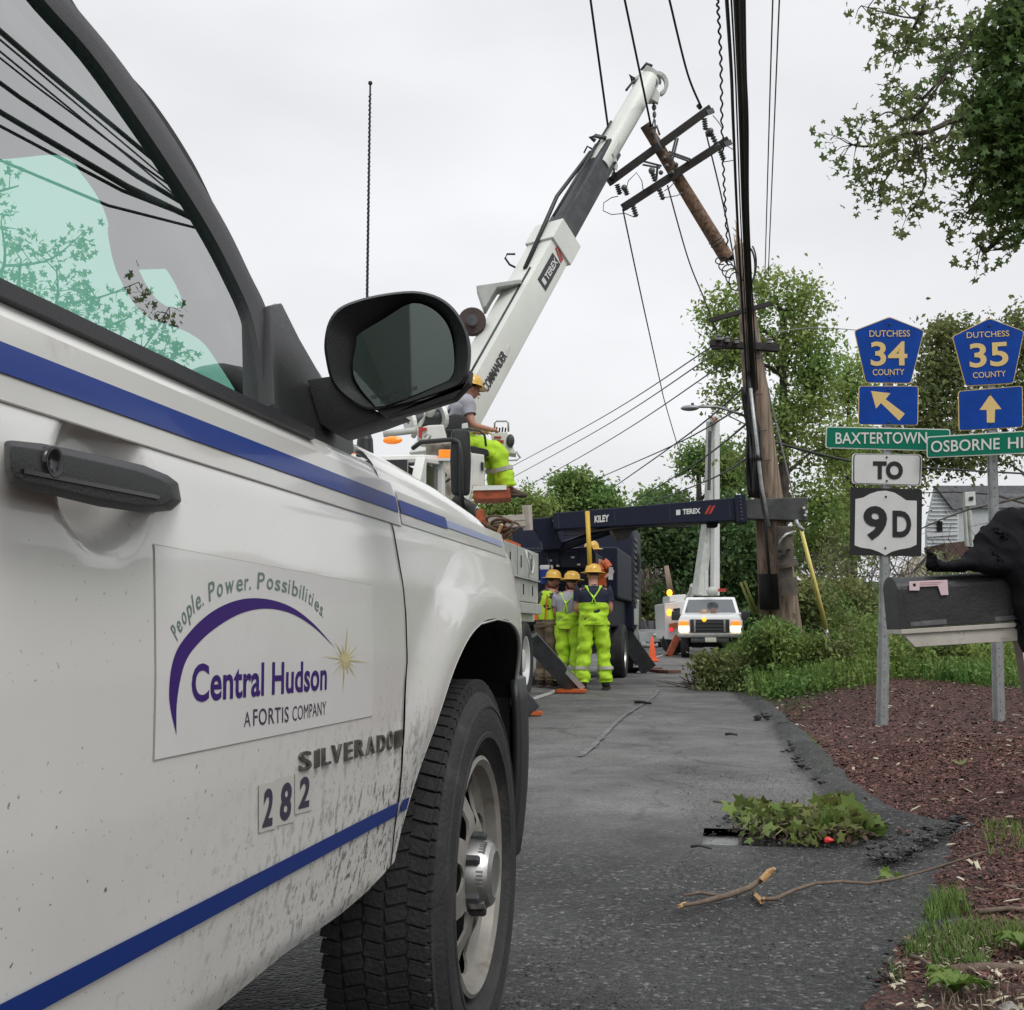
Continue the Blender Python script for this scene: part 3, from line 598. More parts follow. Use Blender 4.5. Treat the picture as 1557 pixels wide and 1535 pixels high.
def hverge(X, Y, s=None):
    if s is None: s = sdist(X, Y)
    s = s+(vnoise(X, Y, 3.1, 61)-.5)*.16*sm(30, 12, Y)+(vnoise(X, Y, 11, 62)-.5)*.06
    h = -.03+.045*sm(0, .10, s)+.11*sm(.1, 1.4, s)+.10*sm(10, 20, Y)*sm(0,2,s)
    h += .045*np.clip(Y-20, 0, 60)*sm(0, 5, s)+1.1*sm(3, 12, s)*sm(14, 30, Y)
    h += (vnoise(X, Y, 1.1, 3)-.5)*.05*sm(.1, .8, s)+(vnoise(X, Y, 5, 4)-.5)*.018*sm(0, .2, s)+(vnoise(X, Y, 17, 5)-.5)*.010
    return h
def hat(x, y): return float(hverge(np.array([[x]], float), np.array([[y]], float))[0, 0])
xs = np.concatenate([np.arange(-.6, 3.4, .035), np.arange(3.4, 12, .16), np.arange(12, 80, 3)]); ysr = np.concatenate([np.arange(-12, 1.5, .4), np.arange(1.5, 8, .035), np.arange(8, 26, .10), np.arange(26, 160, 2.5)])
XX, YY = np.meshgrid(xs, ysr); XX = XX+(-.9-(-.0))*0; SD = sdist(XX, YY); ZZ = hverge(XX, YY, SD); ZZ = np.where(SD < -.12, -.06, ZZ)
nx, ny = len(xs), len(ysr); idx = np.arange(nx*ny).reshape(ny, nx); F4 = np.stack([idx[:-1,:-1], idx[:-1,1:], idx[1:,1:], idx[1:,:-1]], -1).reshape(-1, 4)
keep = (SD.ravel()[F4] > -.25).any(1); F4 = F4[keep]
mm = bpy.data.materials.new('mulch_soil'); mm.use_nodes = True
def _mulch():
    t = mm.node_tree; b = t.nodes['Principled BSDF']; lk = t.links.new; c = t.nodes.new('ShaderNodeTexCoord'); b.inputs['Roughness'].default_value = .9
    v = t.nodes.new('ShaderNodeTexVoronoi'); v.inputs['Scale'].default_value = 75; lk(c.outputs['Object'], v.inputs['Vector'])
    n = t.nodes.new('ShaderNodeTexNoise'); n.inputs['Scale'].default_value = 1.6; n.inputs['Detail'].default_value = 6; lk(c.outputs['Object'], n.inputs['Vector'])
    r = t.nodes.new('ShaderNodeValToRGB'); e = r.color_ramp.elements; e[0].color = (.018,.008,.006,1); e[1].color = (.11,.048,.038,1); e.new(.5).color = (.05,.02,.015,1)
    sp = t.nodes.new('ShaderNodeSeparateColor'); lk(v.outputs['Color'], sp.inputs[0]); lk(sp.outputs[0], r.inputs[0])
    at = t.nodes.new('ShaderNodeAttribute'); at.attribute_name = 'zone'
    m2_ = t.nodes.new('ShaderNodeMix'); m2_.data_type = 'RGBA'; lk(at.outputs['Fac'], m2_.inputs[0]); lk(r.outputs[0], m2_.inputs[6]); m2_.inputs[7].default_value = (.028,.045,.012,1)
    lk(m2_.outputs[2], b.inputs['Base Color']); u = t.nodes.new('ShaderNodeBump'); u.inputs['Strength'].default_value = .8; u.inputs['Distance'].default_value = .012; lk(v.outputs['Distance'], u.inputs['Height']); lk(u.outputs[0], b.inputs['Normal'])
_mulch()
def bound_green(x, y): return 17.0+1.0*np.sin(x*1.3)+.6*np.sin(x*3.1+1)-3.6*sm(2.6, .3, x)+.9*(x > 99)     # far border of the bark bed
go = npmesh('mulch_bed', np.stack([XX, YY, ZZ], -1).reshape(-1, 3), F4, mm, smooth=True, kind='structure')
ca = go.data.attributes.new('zone', 'FLOAT', 'POINT'); zf = sm(-.8, .8, YY-bound_green(XX, YY)+(vnoise(XX, YY, 2, 9)-.5)*2).ravel(); ca.data.foreach_set('value', zf.astype(np.float32))
# asphalt
am_ = bpy.data.materials.new('wet_asphalt'); am_.use_nodes = True
def _asph():
    t = am_.node_tree; b = t.nodes['Principled BSDF']; lk = t.links.new; c = t.nodes.new('ShaderNodeTexCoord')
    v = t.nodes.new('ShaderNodeTexVoronoi'); v.inputs['Scale'].default_value = 78; lk(c.outputs['Object'], v.inputs['Vector'])
    sp = t.nodes.new('ShaderNodeSeparateColor'); lk(v.outputs['Color'], sp.inputs[0])
    def nz_(s, d=6, r=.6):
        n = t.nodes.new('ShaderNodeTexNoise'); n.inputs['Scale'].default_value = s; n.inputs['Detail'].default_value = d; n.inputs['Roughness'].default_value = r; lk(c.outputs['Object'], n.inputs['Vector']); return n.outputs[0]
    r = t.nodes.new('ShaderNodeValToRGB'); e = r.color_ramp.elements; e[0].color = (.010,.0105,.011,1); e[1].color = (.15,.15,.145,1); e.new(.55).color = (.026,.027,.028,1); e.new(.90).color = (.050,.051,.051,1)
    lk(sp.outputs[0], r.inputs[0])
    r2 = t.nodes.new('ShaderNodeMapRange'); r2.inputs['From Min'].default_value = .35; r2.inputs['From Max'].default_value = .65; r2.inputs['To Min'].default_value = .62; r2.inputs['To Max'].default_value = 1.5; lk(nz_(1.1, 9, .72), r2.inputs[0])
    at = t.nodes.new('ShaderNodeAttribute'); at.attribute_name = 'old'
    base = t.nodes.new('ShaderNodeMix'); base.data_type = 'RGBA'; lk(at.outputs['Fac'], base.inputs[0]); lk(r.outputs[0], base.inputs[6]); base.inputs[7].default_value = (.118,.119,.117,1)
    mpc = t.nodes.new('ShaderNodeMapping'); mpc.inputs['Scale'].default_value = (1,.45,1); nw = t.nodes.new('ShaderNodeTexNoise'); nw.inputs['Scale'].default_value = 2.5; nw.inputs['Detail'].default_value = 6; lk(c.outputs['Object'], nw.inputs['Vector'])
    av = t.nodes.new('ShaderNodeVectorMath'); av.operation = 'MULTIPLY_ADD'; lk(nw.outputs['Color'], av.inputs[0]); av.inputs[1].default_value = (.7,.7,0); lk(c.outputs['Object'], av.inputs[2]); lk(av.outputs[0], mpc.inputs[0])
    vc = t.nodes.new('ShaderNodeTexVoronoi'); vc.feature = 'DISTANCE_TO_EDGE'; vc.inputs['Scale'].default_value = .75; lk(mpc.outputs[0], vc.inputs['Vector']); ck_ = t.nodes.new('ShaderNodeMapRange'); ck_.inputs['From Min'].default_value = .004; ck_.inputs['From Max'].default_value = .012; ck_.inputs['To Min'].default_value = .55; ck_.inputs['To Max'].default_value = 0; lk(vc.outputs['Distance'], ck_.inputs[0])
    bx2 = t.nodes.new('ShaderNodeMix'); bx2.data_type = 'RGBA'; cm2 = t.nodes.new('ShaderNodeMath'); cm2.operation = 'MULTIPLY'; lk(ck_.outputs[0], cm2.inputs[0]); lk(at.outputs['Fac'], cm2.inputs[1]); lk(cm2.outputs[0], bx2.inputs[0]); lk(base.outputs[2], bx2.inputs[6]); bx2.inputs[7].default_value = (.03,.03,.03,1)
    gr_ = t.nodes.new('ShaderNodeMapRange'); gr_.inputs['To Min'].default_value = .78; gr_.inputs['To Max'].default_value = 1.25; lk(sp.outputs[1], gr_.inputs[0]); g2_ = t.nodes.new('ShaderNodeVectorMath'); g2_.operation = 'SCALE'; lk(bx2.outputs[2], g2_.inputs[0]); lk(gr_.outputs[0], g2_.inputs['Scale'])
    s = t.nodes.new('ShaderNodeVectorMath'); s.operation = 'SCALE'; lk(g2_.outputs[0], s.inputs[0]); lk(r2.outputs[0], s.inputs['Scale']); lk(s.outputs[0], b.inputs['Base Color'])
    r3 = t.nodes.new('ShaderNodeMapRange'); r3.inputs['From Min'].default_value = .4; r3.inputs['From Max'].default_value = .62; r3.inputs['To Min'].default_value = .42; r3.inputs['To Max'].default_value = .75; lk(nz_(.9, 5), r3.inputs[0]); lk(r3.outputs[0], b.inputs['Roughness'])
    ml = t.nodes.new('ShaderNodeMath'); ml.operation = 'MULTIPLY_ADD'; lk(v.outputs['Distance'], ml.inputs[0]); ml.inputs[1].default_value = -1; lk(nz_(30, 3), ml.inputs[2])
    u = t.nodes.new('ShaderNodeBump'); u.inputs['Strength'].default_value = 1.0; u.inputs['Distance'].default_value = .014; lk(ml.outputs[0], u.inputs['Height']); lk(u.outputs[0], b.inputs['Normal'])
_asph()
rx = np.concatenate([np.arange(-60, -7, 4), np.arange(-7, -2, .25), np.arange(-2, 1.6, .05), np.arange(1.6, 8, .5)]); ry = np.concatenate([np.arange(-30, 1, 1), np.arange(1, 9, .06), np.arange(9, 30, .35), np.arange(30, 260, 6)])
RX, RY = np.meshgrid(rx, ry); RZ = (vnoise(RX, RY, 1.3, 11)-.5)*.012+(vnoise(RX, RY, 6, 12)-.5)*.006
def dseg(X, Y, a, b): a = np.array(a); b = np.array(b); d = b-a; t = np.clip(((X-a[0])*d[0]+(Y-a[1])*d[1])/(d@d), 0, 1); return np.hypot(X-a[0]-t*d[0], Y-a[1]-t*d[1])
cb = PG(1175,1272); RZ -= .05*np.exp(-(((RX-cb.x)/.55)**2+((RY-cb.y)/.45)**2))       # dip round the drain
hl = (abs(RX-cb.x+.02) < .31) & (abs(RY-cb.y) < .24); 
# hump of the asphalt kerb on the right of the drain
k0 = PG(1395,1285); k1 = PG(1240,1130)
KP = [PG(*q) for q in ((1150,1062),(1185,1098),(1225,1140),(1270,1195),(1330,1245),(1440,1262))]
for a, b_ in zip(KP[:-1], KP[1:]): RZ = np.maximum(RZ, .055*np.exp(-(dseg(RX, RY, (a.x,a.y), (b_.x,b_.y))/.11)**2)*(.6+.8*vnoise(RX, RY, 4, 20))-.003)
nx, ny = len(rx), len(ry); idx = np.arange(nx*ny).reshape(ny, nx); F4 = np.stack([idx[:-1,:-1], idx[:-1,1:], idx[1:,1:], idx[1:,:-1]], -1).reshape(-1, 4)
ro = npmesh('road', np.stack([RX, RY, RZ], -1).reshape(-1, 3), F4[~hl.ravel()[F4].all(1)], am_, smooth=True, kind='structure')
oa = ro.data.attributes.new('old', 'FLOAT', 'POINT')
# older, paler road surface: left of the line from the drain up the right-hand edge
lnx = np.interp(RY, [cb.y-.2, cb.y+.3, 6.2, 8, 12, 17, 60], [cb.x-.1, cb.x+.10, PG(1245,1212).x, PG(1205,1150).x, PG(1165,1098).x, -.05, -1])
old = sm(.03, -.03, RX-lnx)*sm(5.15, 6.4, RY+(vnoise(RX, RY, 1.2, 30)-.5)*1.4+(RX+1)*.35); oa.data.foreach_set('value', old.ravel().astype(np.float32))
M['line'] = mat('worn_road_paint', (.42,.42,.41), .7, var=.3, vs=12, dirt=((.10,.10,.10), 9, .50)); M['line2'] = mat('faded_road_paint', (.155,.16,.16), .7, var=.3, vs=9, dirt=((.085,.088,.09), 6, .44))
def rz_at(x, y): return .010
MB().grid([[(x+.03*math.sin(y*.7)*0, y, .010+.0) for x in (-2.62,-2.50)] for y in np.arange(8, 60, 1.)]).build('edge_line', M['line'], fix=False, kind='structure')
fl = MB(); rows = []
for y in np.arange(8.4, 18, .1): q = -1.10+.03*math.sin(y*.9); rows.append([(q-.03-.015*noise.noise(V((y*3,0,0))), y, .011), (q+.02+.02*noise.noise(V((y*4,5,0))), y, .011)])
fl.grid(rows).build('faded_line', M['line2'], fix=False, kind='structure')
MB().add([(-400,-100,-.12),(400,-100,-.12),(400,900,-.12),(-400,900,-.12)], [(0,1,2,3)]).build('ground', mat('far_ground', (.035,.05,.02), .9, var=.4, vs=.3), kind='structure')
ac = MB()
for (xa, ya, xb, yb, n_, sz) in ((1330,1300,1462,1250,70,.021),(1168,1078,1190,1106,10,.035),(1196,1128,1260,1192,26,.018),(1092,1252,1135,1238,12,.012),(1380,1420,1330,1500,16,.009)):
    for k in range(n_):
        t = random.random(); c = PG(xa+(xb-xa)*t+random.gauss(0,8), ya+(yb-ya)*t+random.gauss(0,6), .03); q = sz*random.uniform(.5,1.3); o0 = len(ac.v); ac.ell(c, (q*1.3, q, q*.6), 7, 5)
        for i in range(o0, len(ac.v)): v = V(ac.v[i]); ac.v[i] = tuple(v+(v-c)*noise.noise(v*45)*.9)
tag(ac.build('asphalt_rubble', am_, None, kind='stuff', fix=False), 'dark broken lumps of asphalt along the crumbling road edge', 'rubble')
# bark chips, fallen litter
def chips(n, reg, size, name, cols, z0=.0, keepf=None, lab=None):
    X = reg[0]+(reg[1]-reg[0])*RNG.random(n); Y = reg[2]+(reg[3]-reg[2])*RNG.random(n)**1.35; s = sdist(X[:,None], Y[:,None])[:,0]; m_ = s > (.0 if keepf is None else keepf[0])
    if keepf is not None: m_ &= s < keepf[1]
    X, Y, s = X[m_], Y[m_], s[m_]; Z = np.maximum(hverge(X[:,None], Y[:,None], s[:,None])[:,0], 0 if keepf else -1)+z0; n = len(X)
    a = RNG.random(n)*math.pi; l = size*(.5+RNG.random(n)); w = l*(.25+.4*RNG.random(n)); t1 = (RNG.random(n)-.5)*1.0; t2 = (RNG.random(n)-.5)*1.0
    ux = np.stack([np.cos(a)*np.cos(t1), np.sin(a)*np.cos(t1), np.sin(t1)], 1)*l[:,None]; vx = np.stack([-np.sin(a)*np.cos(t2), np.cos(a)*np.cos(t2), np.sin(t2)], 1)*w[:,None]; c = np.stack([X, Y, Z+.004], 1)
    up = np.array([0,0,1.])*(w*.35)[:,None]
    v = np.stack([c-ux-vx*.6, c+ux-vx*.7, c+ux*.9+vx*.6, c-ux*.8+vx*.7, c-ux*.5+up, c+ux*.5+up], 1).reshape(-1, 3); i = np.arange(n)[:,None]*6
    f = np.concatenate([i+np.array([[0,1,5,4]]), i+np.array([[2,3,4,5]]), i+np.array([[1,2,5,5]]) if 0 else i+np.array([[0,4,3,3]])], 0) if 0 else np.concatenate([i+np.array([[0,1,5,4]]), i+np.array([[2,3,4,5]])], 0)
    return npmesh(name, v, f, cols, kind='stuff')
def chipmat(name, c0, c1, c2):
    m = bpy.data.materials.new(name); m.use_nodes = True; t = m.node_tree; b = t.nodes['Principled BSDF']; g = t.nodes.new('ShaderNodeNewGeometry'); r = t.nodes.new('ShaderNodeValToRGB'); e = r.color_ramp.elements
    e[0].color = (*c0, 1); e[1].color = (*c2, 1); e.new(.6).color = (*c1, 1); t.links.new(g.outputs['Random Per Island'], r.inputs[0]); t.links.new(r.outputs[0], b.inputs['Base Color']); b.inputs['Roughness'].default_value = .8; return m
cm = chipmat('bark', (.022,.009,.006), (.095,.036,.029), (.20,.10,.08))
tag(chips(60000, (.2, 3.2, 3.2, 9), .012, 'bark_chips', cm), 'dark red bark mulch chips covering the bed under the road signs', 'mulch')
tag(chips(42000, (.0, 7.5, 7, 19), .020, 'bark_chips', cm), 'dark red bark mulch further back towards the grassy bank', 'mulch')
gm = chipmat('gravel', (.02,.02,.021), (.05,.05,.05), (.20,.20,.19))
tag(chips(26000, (-.9, 2.2, 2.2, 8), .0055, 'gravel', gm, keepf=(-.9,.22)), 'loose dark gravel and asphalt crumbs along the edge of the mulch', 'gravel')
lm = chipmat('litter', (.10,.085,.05), (.35,.31,.22), (.55,.52,.40))
tag(chips(1300, (.2, 6, 3, 17), .022, 'leaf_litter', lm, .01), 'pale dry leaf and wood scraps scattered over the red mulch', 'litter')
# ================================================================ ROAD SIGNS
M['sblue'] = mat('sign_blue', (.003,.050,.30), .5, spec=.2, var=.14, vs=7); M['sgold'] = mat('sign_yellow', (.68,.50,.20), .45); M['sgreen'] = mat('sign_green', (.0,.15,.09), .5, spec=.25, var=.08)
M['swhite'] = mat('sign_white', (.60,.61,.60), .4, var=.05, dirt=((.35,.35,.33), 8, .66)); M['sblack'] = mat('sign_black', (.02,.021,.022), .4); M['spale'] = mat('sign_pale_text', (.62,.64,.60), .45)
SD_ = 10.2
def c4(x, y): return (1220+x*.4171, 460+y*.4171)
def roundpoly(pts, r, n=4):
    out = []; m = len(pts)
    for i in range(m):
        p = np.array(pts[i], float); a = np.array(pts[i-1], float)-p; b = np.array(pts[(i+1) % m], float)-p; la, lb = np.hypot(*a), np.hypot(*b); q = min(r, la*.45, lb*.45); p0 = p+a/la*q; p1 = p+b/lb*q
        for k in range(n+1): t = k/n; out.append(tuple((1-t)**2*p0+2*t*(1-t)*p+t*t*p1))
    return out
def inset(pts, k):
    c = np.mean(np.array(pts), 0); out = []
    for p in pts: p = np.array(p); d = p-c; out.append(tuple(p-d/np.hypot(*d)*k))
    return out
HF = V((FW.x, FW.y, 0)).normalized()
def plate(px, d, m, parent, name, th=.004, off=0): 
    return MB().prism([P(x, y, d)-HF*off for x, y in px], HF*th).build(name, m, parent, fix=True)
def stext(s, bl, br, tl, d, m, par, th=.02, off=.008, sp=1.0):
    q = [P(*p, d)-HF*off for p in (bl, br, tl)]; return text_on(s, quadfn(*q), m, par, 'lettering', th, 0, sp)
def bolts(par, pts, d):
    for p in pts: MB().lathe([(.009,-.002),(.009,.003),(.006,.006),(0,.006)], P(*p, d)-HF*.006, -HF, 8).build('bolt', M['dgrey'], par)
def post(x0, y0, x1, y1, label, splice):
    b = P(x0, y0, SD_+.05); t = P(x1, y1, SD_+.05); gz = hat(b.x, b.y); s = empty('sign_post', (b.x, b.y, gz), label, 'sign post', 'steel posts carrying the road signs'); b = V((b.x, b.y, gz-.05)); ax = (t-b).normalized(); L_ = (t-b).length
    sec = [(-.045,.0),(-.032,.0),(-.020,-.032),(.020,-.032),(.032,.0),(.045,.0),(.045,.005),(.028,.005),(.016,-.027),(-.016,-.027),(-.028,.005),(-.045,.005)]
    MB().prism([b+RT*u+HF*v for u, v in sec], ax*L_).build('channel', M['galv'], s)
    MB().prism([b+RT*u*1.18+HF*(v*1.1-.007) for u, v in sec], ax*splice).build('base_channel', M['galv'], s)
    hm = MB()
    for k in range(int(L_/.0762)):
        c = b+ax*(.06+k*.0762)-HF*(.0345 if k*.0762+.06 > splice else .043); hm.lathe([(.0048,0),(0,0.0004)], c, -HF, 8)
    hm.build('bolt_holes', M['dark'], s, kind='stuff', fix=False)
    return s
p1 = post(1340, 1092, 1352, 492, 'steel channel post under the Dutchess 34 and 9D signs, left of the two', .72)
p2 = post(1518, 1085, 1504, 492, 'steel channel post under the Dutchess 35 sign, behind the mailbox', .80)
def pent(pts, d, texts, label, tp):
    s = empty('county_route_sign', tp, label, 'road sign', 'pentagon county route signs')
    q = roundpoly(pts, 4); plate(q, d, M['sgold'], s, 'plate'); plate(roundpoly(inset(pts, 1.5), 4), d, M['sblue'], s, 'blue_field', .002, .003)
    for t in texts: stext(*t[:4], d, M['sgold'], s, t[4])
    bolts(s, [((pts[0][0]), pts[0][1]+12), (pts[0][0]-.5, pts[0][1]+92)], d); return s
pent([(1352.5,481),(1405.5,502),(1385,583),(1316,582),(1298.5,502)], SD_, [('DUTCHESS',(1321.5,512),(1383,511.5),(1321.5,502),.004),('34',(1323.5,555),(1379,554.5),(1323.5,519),.02),('COUNTY',(1326.5,570.5),(1374.5,570),(1326.5,561),.004)], 'blue pentagon Dutchess County route 34 sign at the top of the left post', P(1352,531,SD_))
pent([(1504.5,483),(1557.5,503),(1541,583),(1468,587),(1447.5,511)], SD_, [('DUTCHESS',(1469.5,514),(1534,511),(1469.2,505),.004),('35',(1474,558),(1533,554.5),(1473,522),.02),('COUNTY',(1479,575),(1529,572),(1478.5,566),.004)], 'blue pentagon Dutchess County route 35 sign at the top of the right post', P(1504,533,SD_))
def arrow(pl, arr, label, c):
    s = empty('arrow_sign', c, label, 'road sign', 'blue arrow plates'); plate(roundpoly(pl, 5), SD_, M['sgold'], s, 'plate'); plate(roundpoly(inset(pl, 1.6), 4), SD_, M['sblue'], s, 'blue_field', .002, .003)
    plate(arr, SD_, M['sgold'], s, 'arrow', .001, .005); x = (pl[0][0]+pl[1][0])/2; bolts(s, [(x, pl[0][1]+5), (x, pl[2][1]-5)], SD_)
arrow([c4(205,303),c4(424,303),c4(422,447),c4(203,444)], [c4(*q) for q in ((250,322),(320,330),(303,352),(373,405),(352,430),(286,366),(268,386))], 'blue plate with a yellow arrow pointing up and left, under the 34 sign', P(1350,616,SD_))
arrow([c4(567,322),c4(803,302),c4(805,453),c4(570,467)], [c4(*q) for q in ((645,391),(684,335),(725,388),(702,389),(700,437),(672,437),(671,391))], 'blue plate with a yellow arrow pointing straight up, under the 35 sign', P(1506,620,SD_))
def street(pl, texts, label, c, d):
    s = empty('street_name_sign', c, label, 'street sign', 'green street name signs'); plate(roundpoly(pl, 4), d, M['spale'], s, 'plate'); plate(roundpoly([(pl[0][0]+1.6,pl[0][1]+1.6),(pl[1][0]-1.6,pl[1][1]+1.6),(pl[2][0]-1.6,pl[2][1]-1.6),(pl[3][0]+1.6,pl[3][1]-1.6)], 3), d, M['sgreen'], s, 'green_field', .002, .003)
    for t in texts: stext(*t[:4], d, M['spale'], s, .012, sp=1.02)
street([(1256,648),(1445,652),(1445,686),(1255,681)], [('BAXTERTOWN',(1270,674.5),(1409,673.8),(1270,657))], 'green street name sign reading BAXTERTOWN on the left post', P(1350,667,SD_), SD_)
street([(1409,663.5),(1650,649),(1650,685),(1409,696)], [('OSBORNE',(1415,687.5),(1519.5,682.5),(1415,670)),('HILL',(1532,681.8),(1583,679.3),(1532,664.5)),('RD',(1597,678.6),(1632,677),(1597,661.3))], 'green street name sign reading OSBORNE HILL on the right post', P(1509,675,SD_-.1), SD_-.1)
s = empty('to_sign', P(1348,713,SD_), 'white rectangular sign reading TO with a black border above the 9D shield', 'road sign')
pl = [c4(181,549),c4(437,553),c4(434,668),c4(180,660)]; plate(roundpoly(pl, 6), SD_, M['swhite'], s, 'plate'); plate(roundpoly(inset(pl, 2.2), 6), SD_, M['sblack'], s, 'border', .001, .002); plate(roundpoly(inset(pl, 4.0), 5), SD_, M['swhite'], s, 'white_field', .001, .0035)
stext('TO', (1327,726.5), (1372.5,727), (1327,701.5), SD_, M['sblack'], s, .05); bolts(s, [(1348,695),(1348,731)], SD_)
s = empty('route_shield_sign', P(1347,792,SD_), 'black square sign with a white state route 9D shield on the left post', 'road sign')
pl = [c4(175,673),c4(437,680),c4(434,925),c4(173,920)]; plate(roundpoly(pl, 4), SD_, M['sblack'], s, 'plate')
sh = [c4(*q) for q in ((193,716),(222,710),(245,697),(275,687),(304,685),(335,692),(358,706),(378,720),(417,722),(416,882),(392,893),(352,900),(325,908),(302,921),(278,908),(250,898),(215,893),(190,884))]
plate(sh, SD_, M['swhite'], s, 'white_shield', .001, .003)
stext('9', c4(222,856), c4(308,858), c4(222,741), SD_, M['sblack'], s, .035); stext('D', c4(328,850), c4(396,852), c4(328,757), SD_, M['sblack'], s, .035); bolts(s, [c4(304,707), c4(302,894)], SD_)
# ================================================================ MAILBOX with a black jacket on it
def c7(x, y): return (1340+x*.2474, 720+y*.2474)
MD = 4.65
b0 = P(*c7(135,950), MD); b1 = P(*c7(870,905), MD-.0); u_ = (b1-b0); ml_ = u_.length*1.12; u_ = u_.normalized(); wv = V((-u_.y, u_.x, 0)).normalized(); vv = u_.cross(wv)*-1
if vv.z < 0: vv = -vv
mbx = empty('mailbox', (b0+u_*.25)*1.0, 'dark grey rural mailbox with a pink flag on a pale board', 'mailbox'); M['mbox'] = mat('mailbox_grey', (.028,.029,.031), .5, metal=.2, var=.3, vs=14, dirt=((.075,.075,.078), 16, .62), bump=.2, bs=90)
def mo(w_, z_): return b0+wv*w_+vv*z_
prof = [(0,0),(.0,.150)]+[(.085-.085*math.cos(a), .150+.05*math.sin(a)) for a in np.linspace(0, math.pi, 14)][1:-1]+[(.17,.150),(.17,0)]
MB().prism([mo(w_, z_) for w_, z_ in prof], u_*ml_).build('body', M['mbox'], mbx, bevel=.003)
pr2 = [(-.004,-.004),(-.005,.152)]+[(.085-.090*math.cos(a), .150+.055*math.sin(a)) for a in np.linspace(0, math.pi, 14)][1:-1]+[(.175,.152),(.174,-.004)]
MB().prism([mo(w_, z_)-u_*.012 for w_, z_ in pr2], u_*.022).build('door', M['mbox'], mbx, bevel=.003)
M['board'] = mat('weathered_board', (.42,.40,.35), .6, var=.15, vs=9, dirt=((.13,.12,.10), 12, .58))
MB().prism([mo(-.010,-.022)-u_*.012, mo(.18,-.022)-u_*.012, mo(.18,-.004)-u_*.012, mo(-.010,-.004)-u_*.012], u_*(ml_+.02)).prism([mo(.0,-.075)+u_*.04, mo(.02,-.075)+u_*.04, mo(.02,-.022)-u_*.005, mo(-.0,-.022)-u_*.005], u_*ml_).build('support_board', M['board'], mbx, bevel=.002)
MB().grid([[mo(-.0025+.0003*math.sin(i*2), .006+.002*math.sin(i*1.3)+.022*j) for j in (0,1)] for i in range(2)]) 
M['scuff'] = mat('scuffed_paint', (.10,.10,.105), .6, var=.4, vs=30)
for a, b_ in ((.03,.17),(.36,.50)): MB().prism([mo(-.0015,.005)+u_*a, mo(-.0015,.022)+u_*a, mo(-.0015,.026)+u_*b_, mo(-.0015,.007)+u_*b_], wv*.001).build('scuff', M['scuff'], mbx)
M['flag'] = mat('faded_flag', (.62,.47,.50), .5, var=.08, vs=30)
fp = [c7(*q) for q in ((170,662),(405,652),(412,745),(366,747),(347,690),(235,695),(233,718),(172,718))]
def onmb(px): 
    v = D(*px); n = wv; t = ((b0-wv*.006)-CAM).dot(n)/v.dot(n); return CAM+v*t
MB().prism([onmb(q) for q in fp], -wv*.003).build('flag', M['flag'], mbx, bevel=.001)
MB().prism([onmb(c7(*q))-wv*.003 for q in ((235,668),(372,664),(372,668),(235,673))], -wv*.001).prism([onmb(c7(*q))-wv*.003 for q in ((235,680),(352,675),(352,679),(235,685))], -wv*.001).build('flag_ribs', mat('flag_rib', (.45,.25,.28), .5), mbx)
MB().lathe([(.006,0),(0,.001)], onmb(c7(202,683))-wv*.004, -wv, 12).build('flag_pivot', M['dark'], mbx)
MB().beam(mo(.06,-.04)+u_*(ml_-.06), V((PG(1584,1215).x, PG(1584,1215).y, 0)), .03, .06).build('support_post', mat('white_post', (.6,.6,.57), .5, var=.1), mbx, bevel=.003)
# jacket : lumps joined, remeshed and wrinkled
jk = MB()
def lump(px, py, dz, rx, ry, rz): jk.ell(P(*c7(px, py), MD+dz), (rx, ry, rz), 14, 10)
for a in ((700,430,.06,.085,.09,.085),(620,520,.04,.075,.085,.055),(540,560,.04,.075,.08,.032),(440,570,.05,.07,.06,.026),(350,568,.06,.055,.05,.026),(312,545,.065,.026,.035,.036),(292,505,.07,.016,.028,.022),(800,330,.08,.085,.09,.085),(790,480,.04,.10,.10,.11),(860,560,.0,.065,.10,.14),(890,760,-.02,.055,.08,.14),(900,950,-.02,.045,.07,.11),(690,560,.0,.085,.07,.045),(950,400,.06,.12,.12,.14)): lump(*a)
jo = jk.build('jacket', mat('black_fleece', (.011,.011,.013), .95, bump=.5, bs=220, spec=.15), None, fix=False); rm = jo.modifiers.new('r', 'REMESH'); rm.mode = 'VOXEL'; rm.voxel_size = .006; sm_ = jo.modifiers.new('s', 'SMOOTH'); sm_.iterations = 34; bake(jo)
for v in jo.data.vertices:
    c = v.co; al = c.x*.55-c.z*.83; ac_ = c.x*.83+c.z*.55; w_ = noise.noise(V((c.x*6, c.y*6, c.z*6)))*.9; k = (.5-abs(noise.noise(V((ac_*17+w_, al*5, c.y*9)))))*.024+(.5-abs(noise.noise(V((ac_*38+w_*2, al*11, c.y*20)))))*.003-.013; v.co = c+v.normal*k
jo.data.polygons.foreach_set('use_smooth', [True]*len(jo.data.polygons)); jo.data.update(); tag(jo, 'crumpled black fleece jacket draped over the top and side of the mailbox', 'jacket')
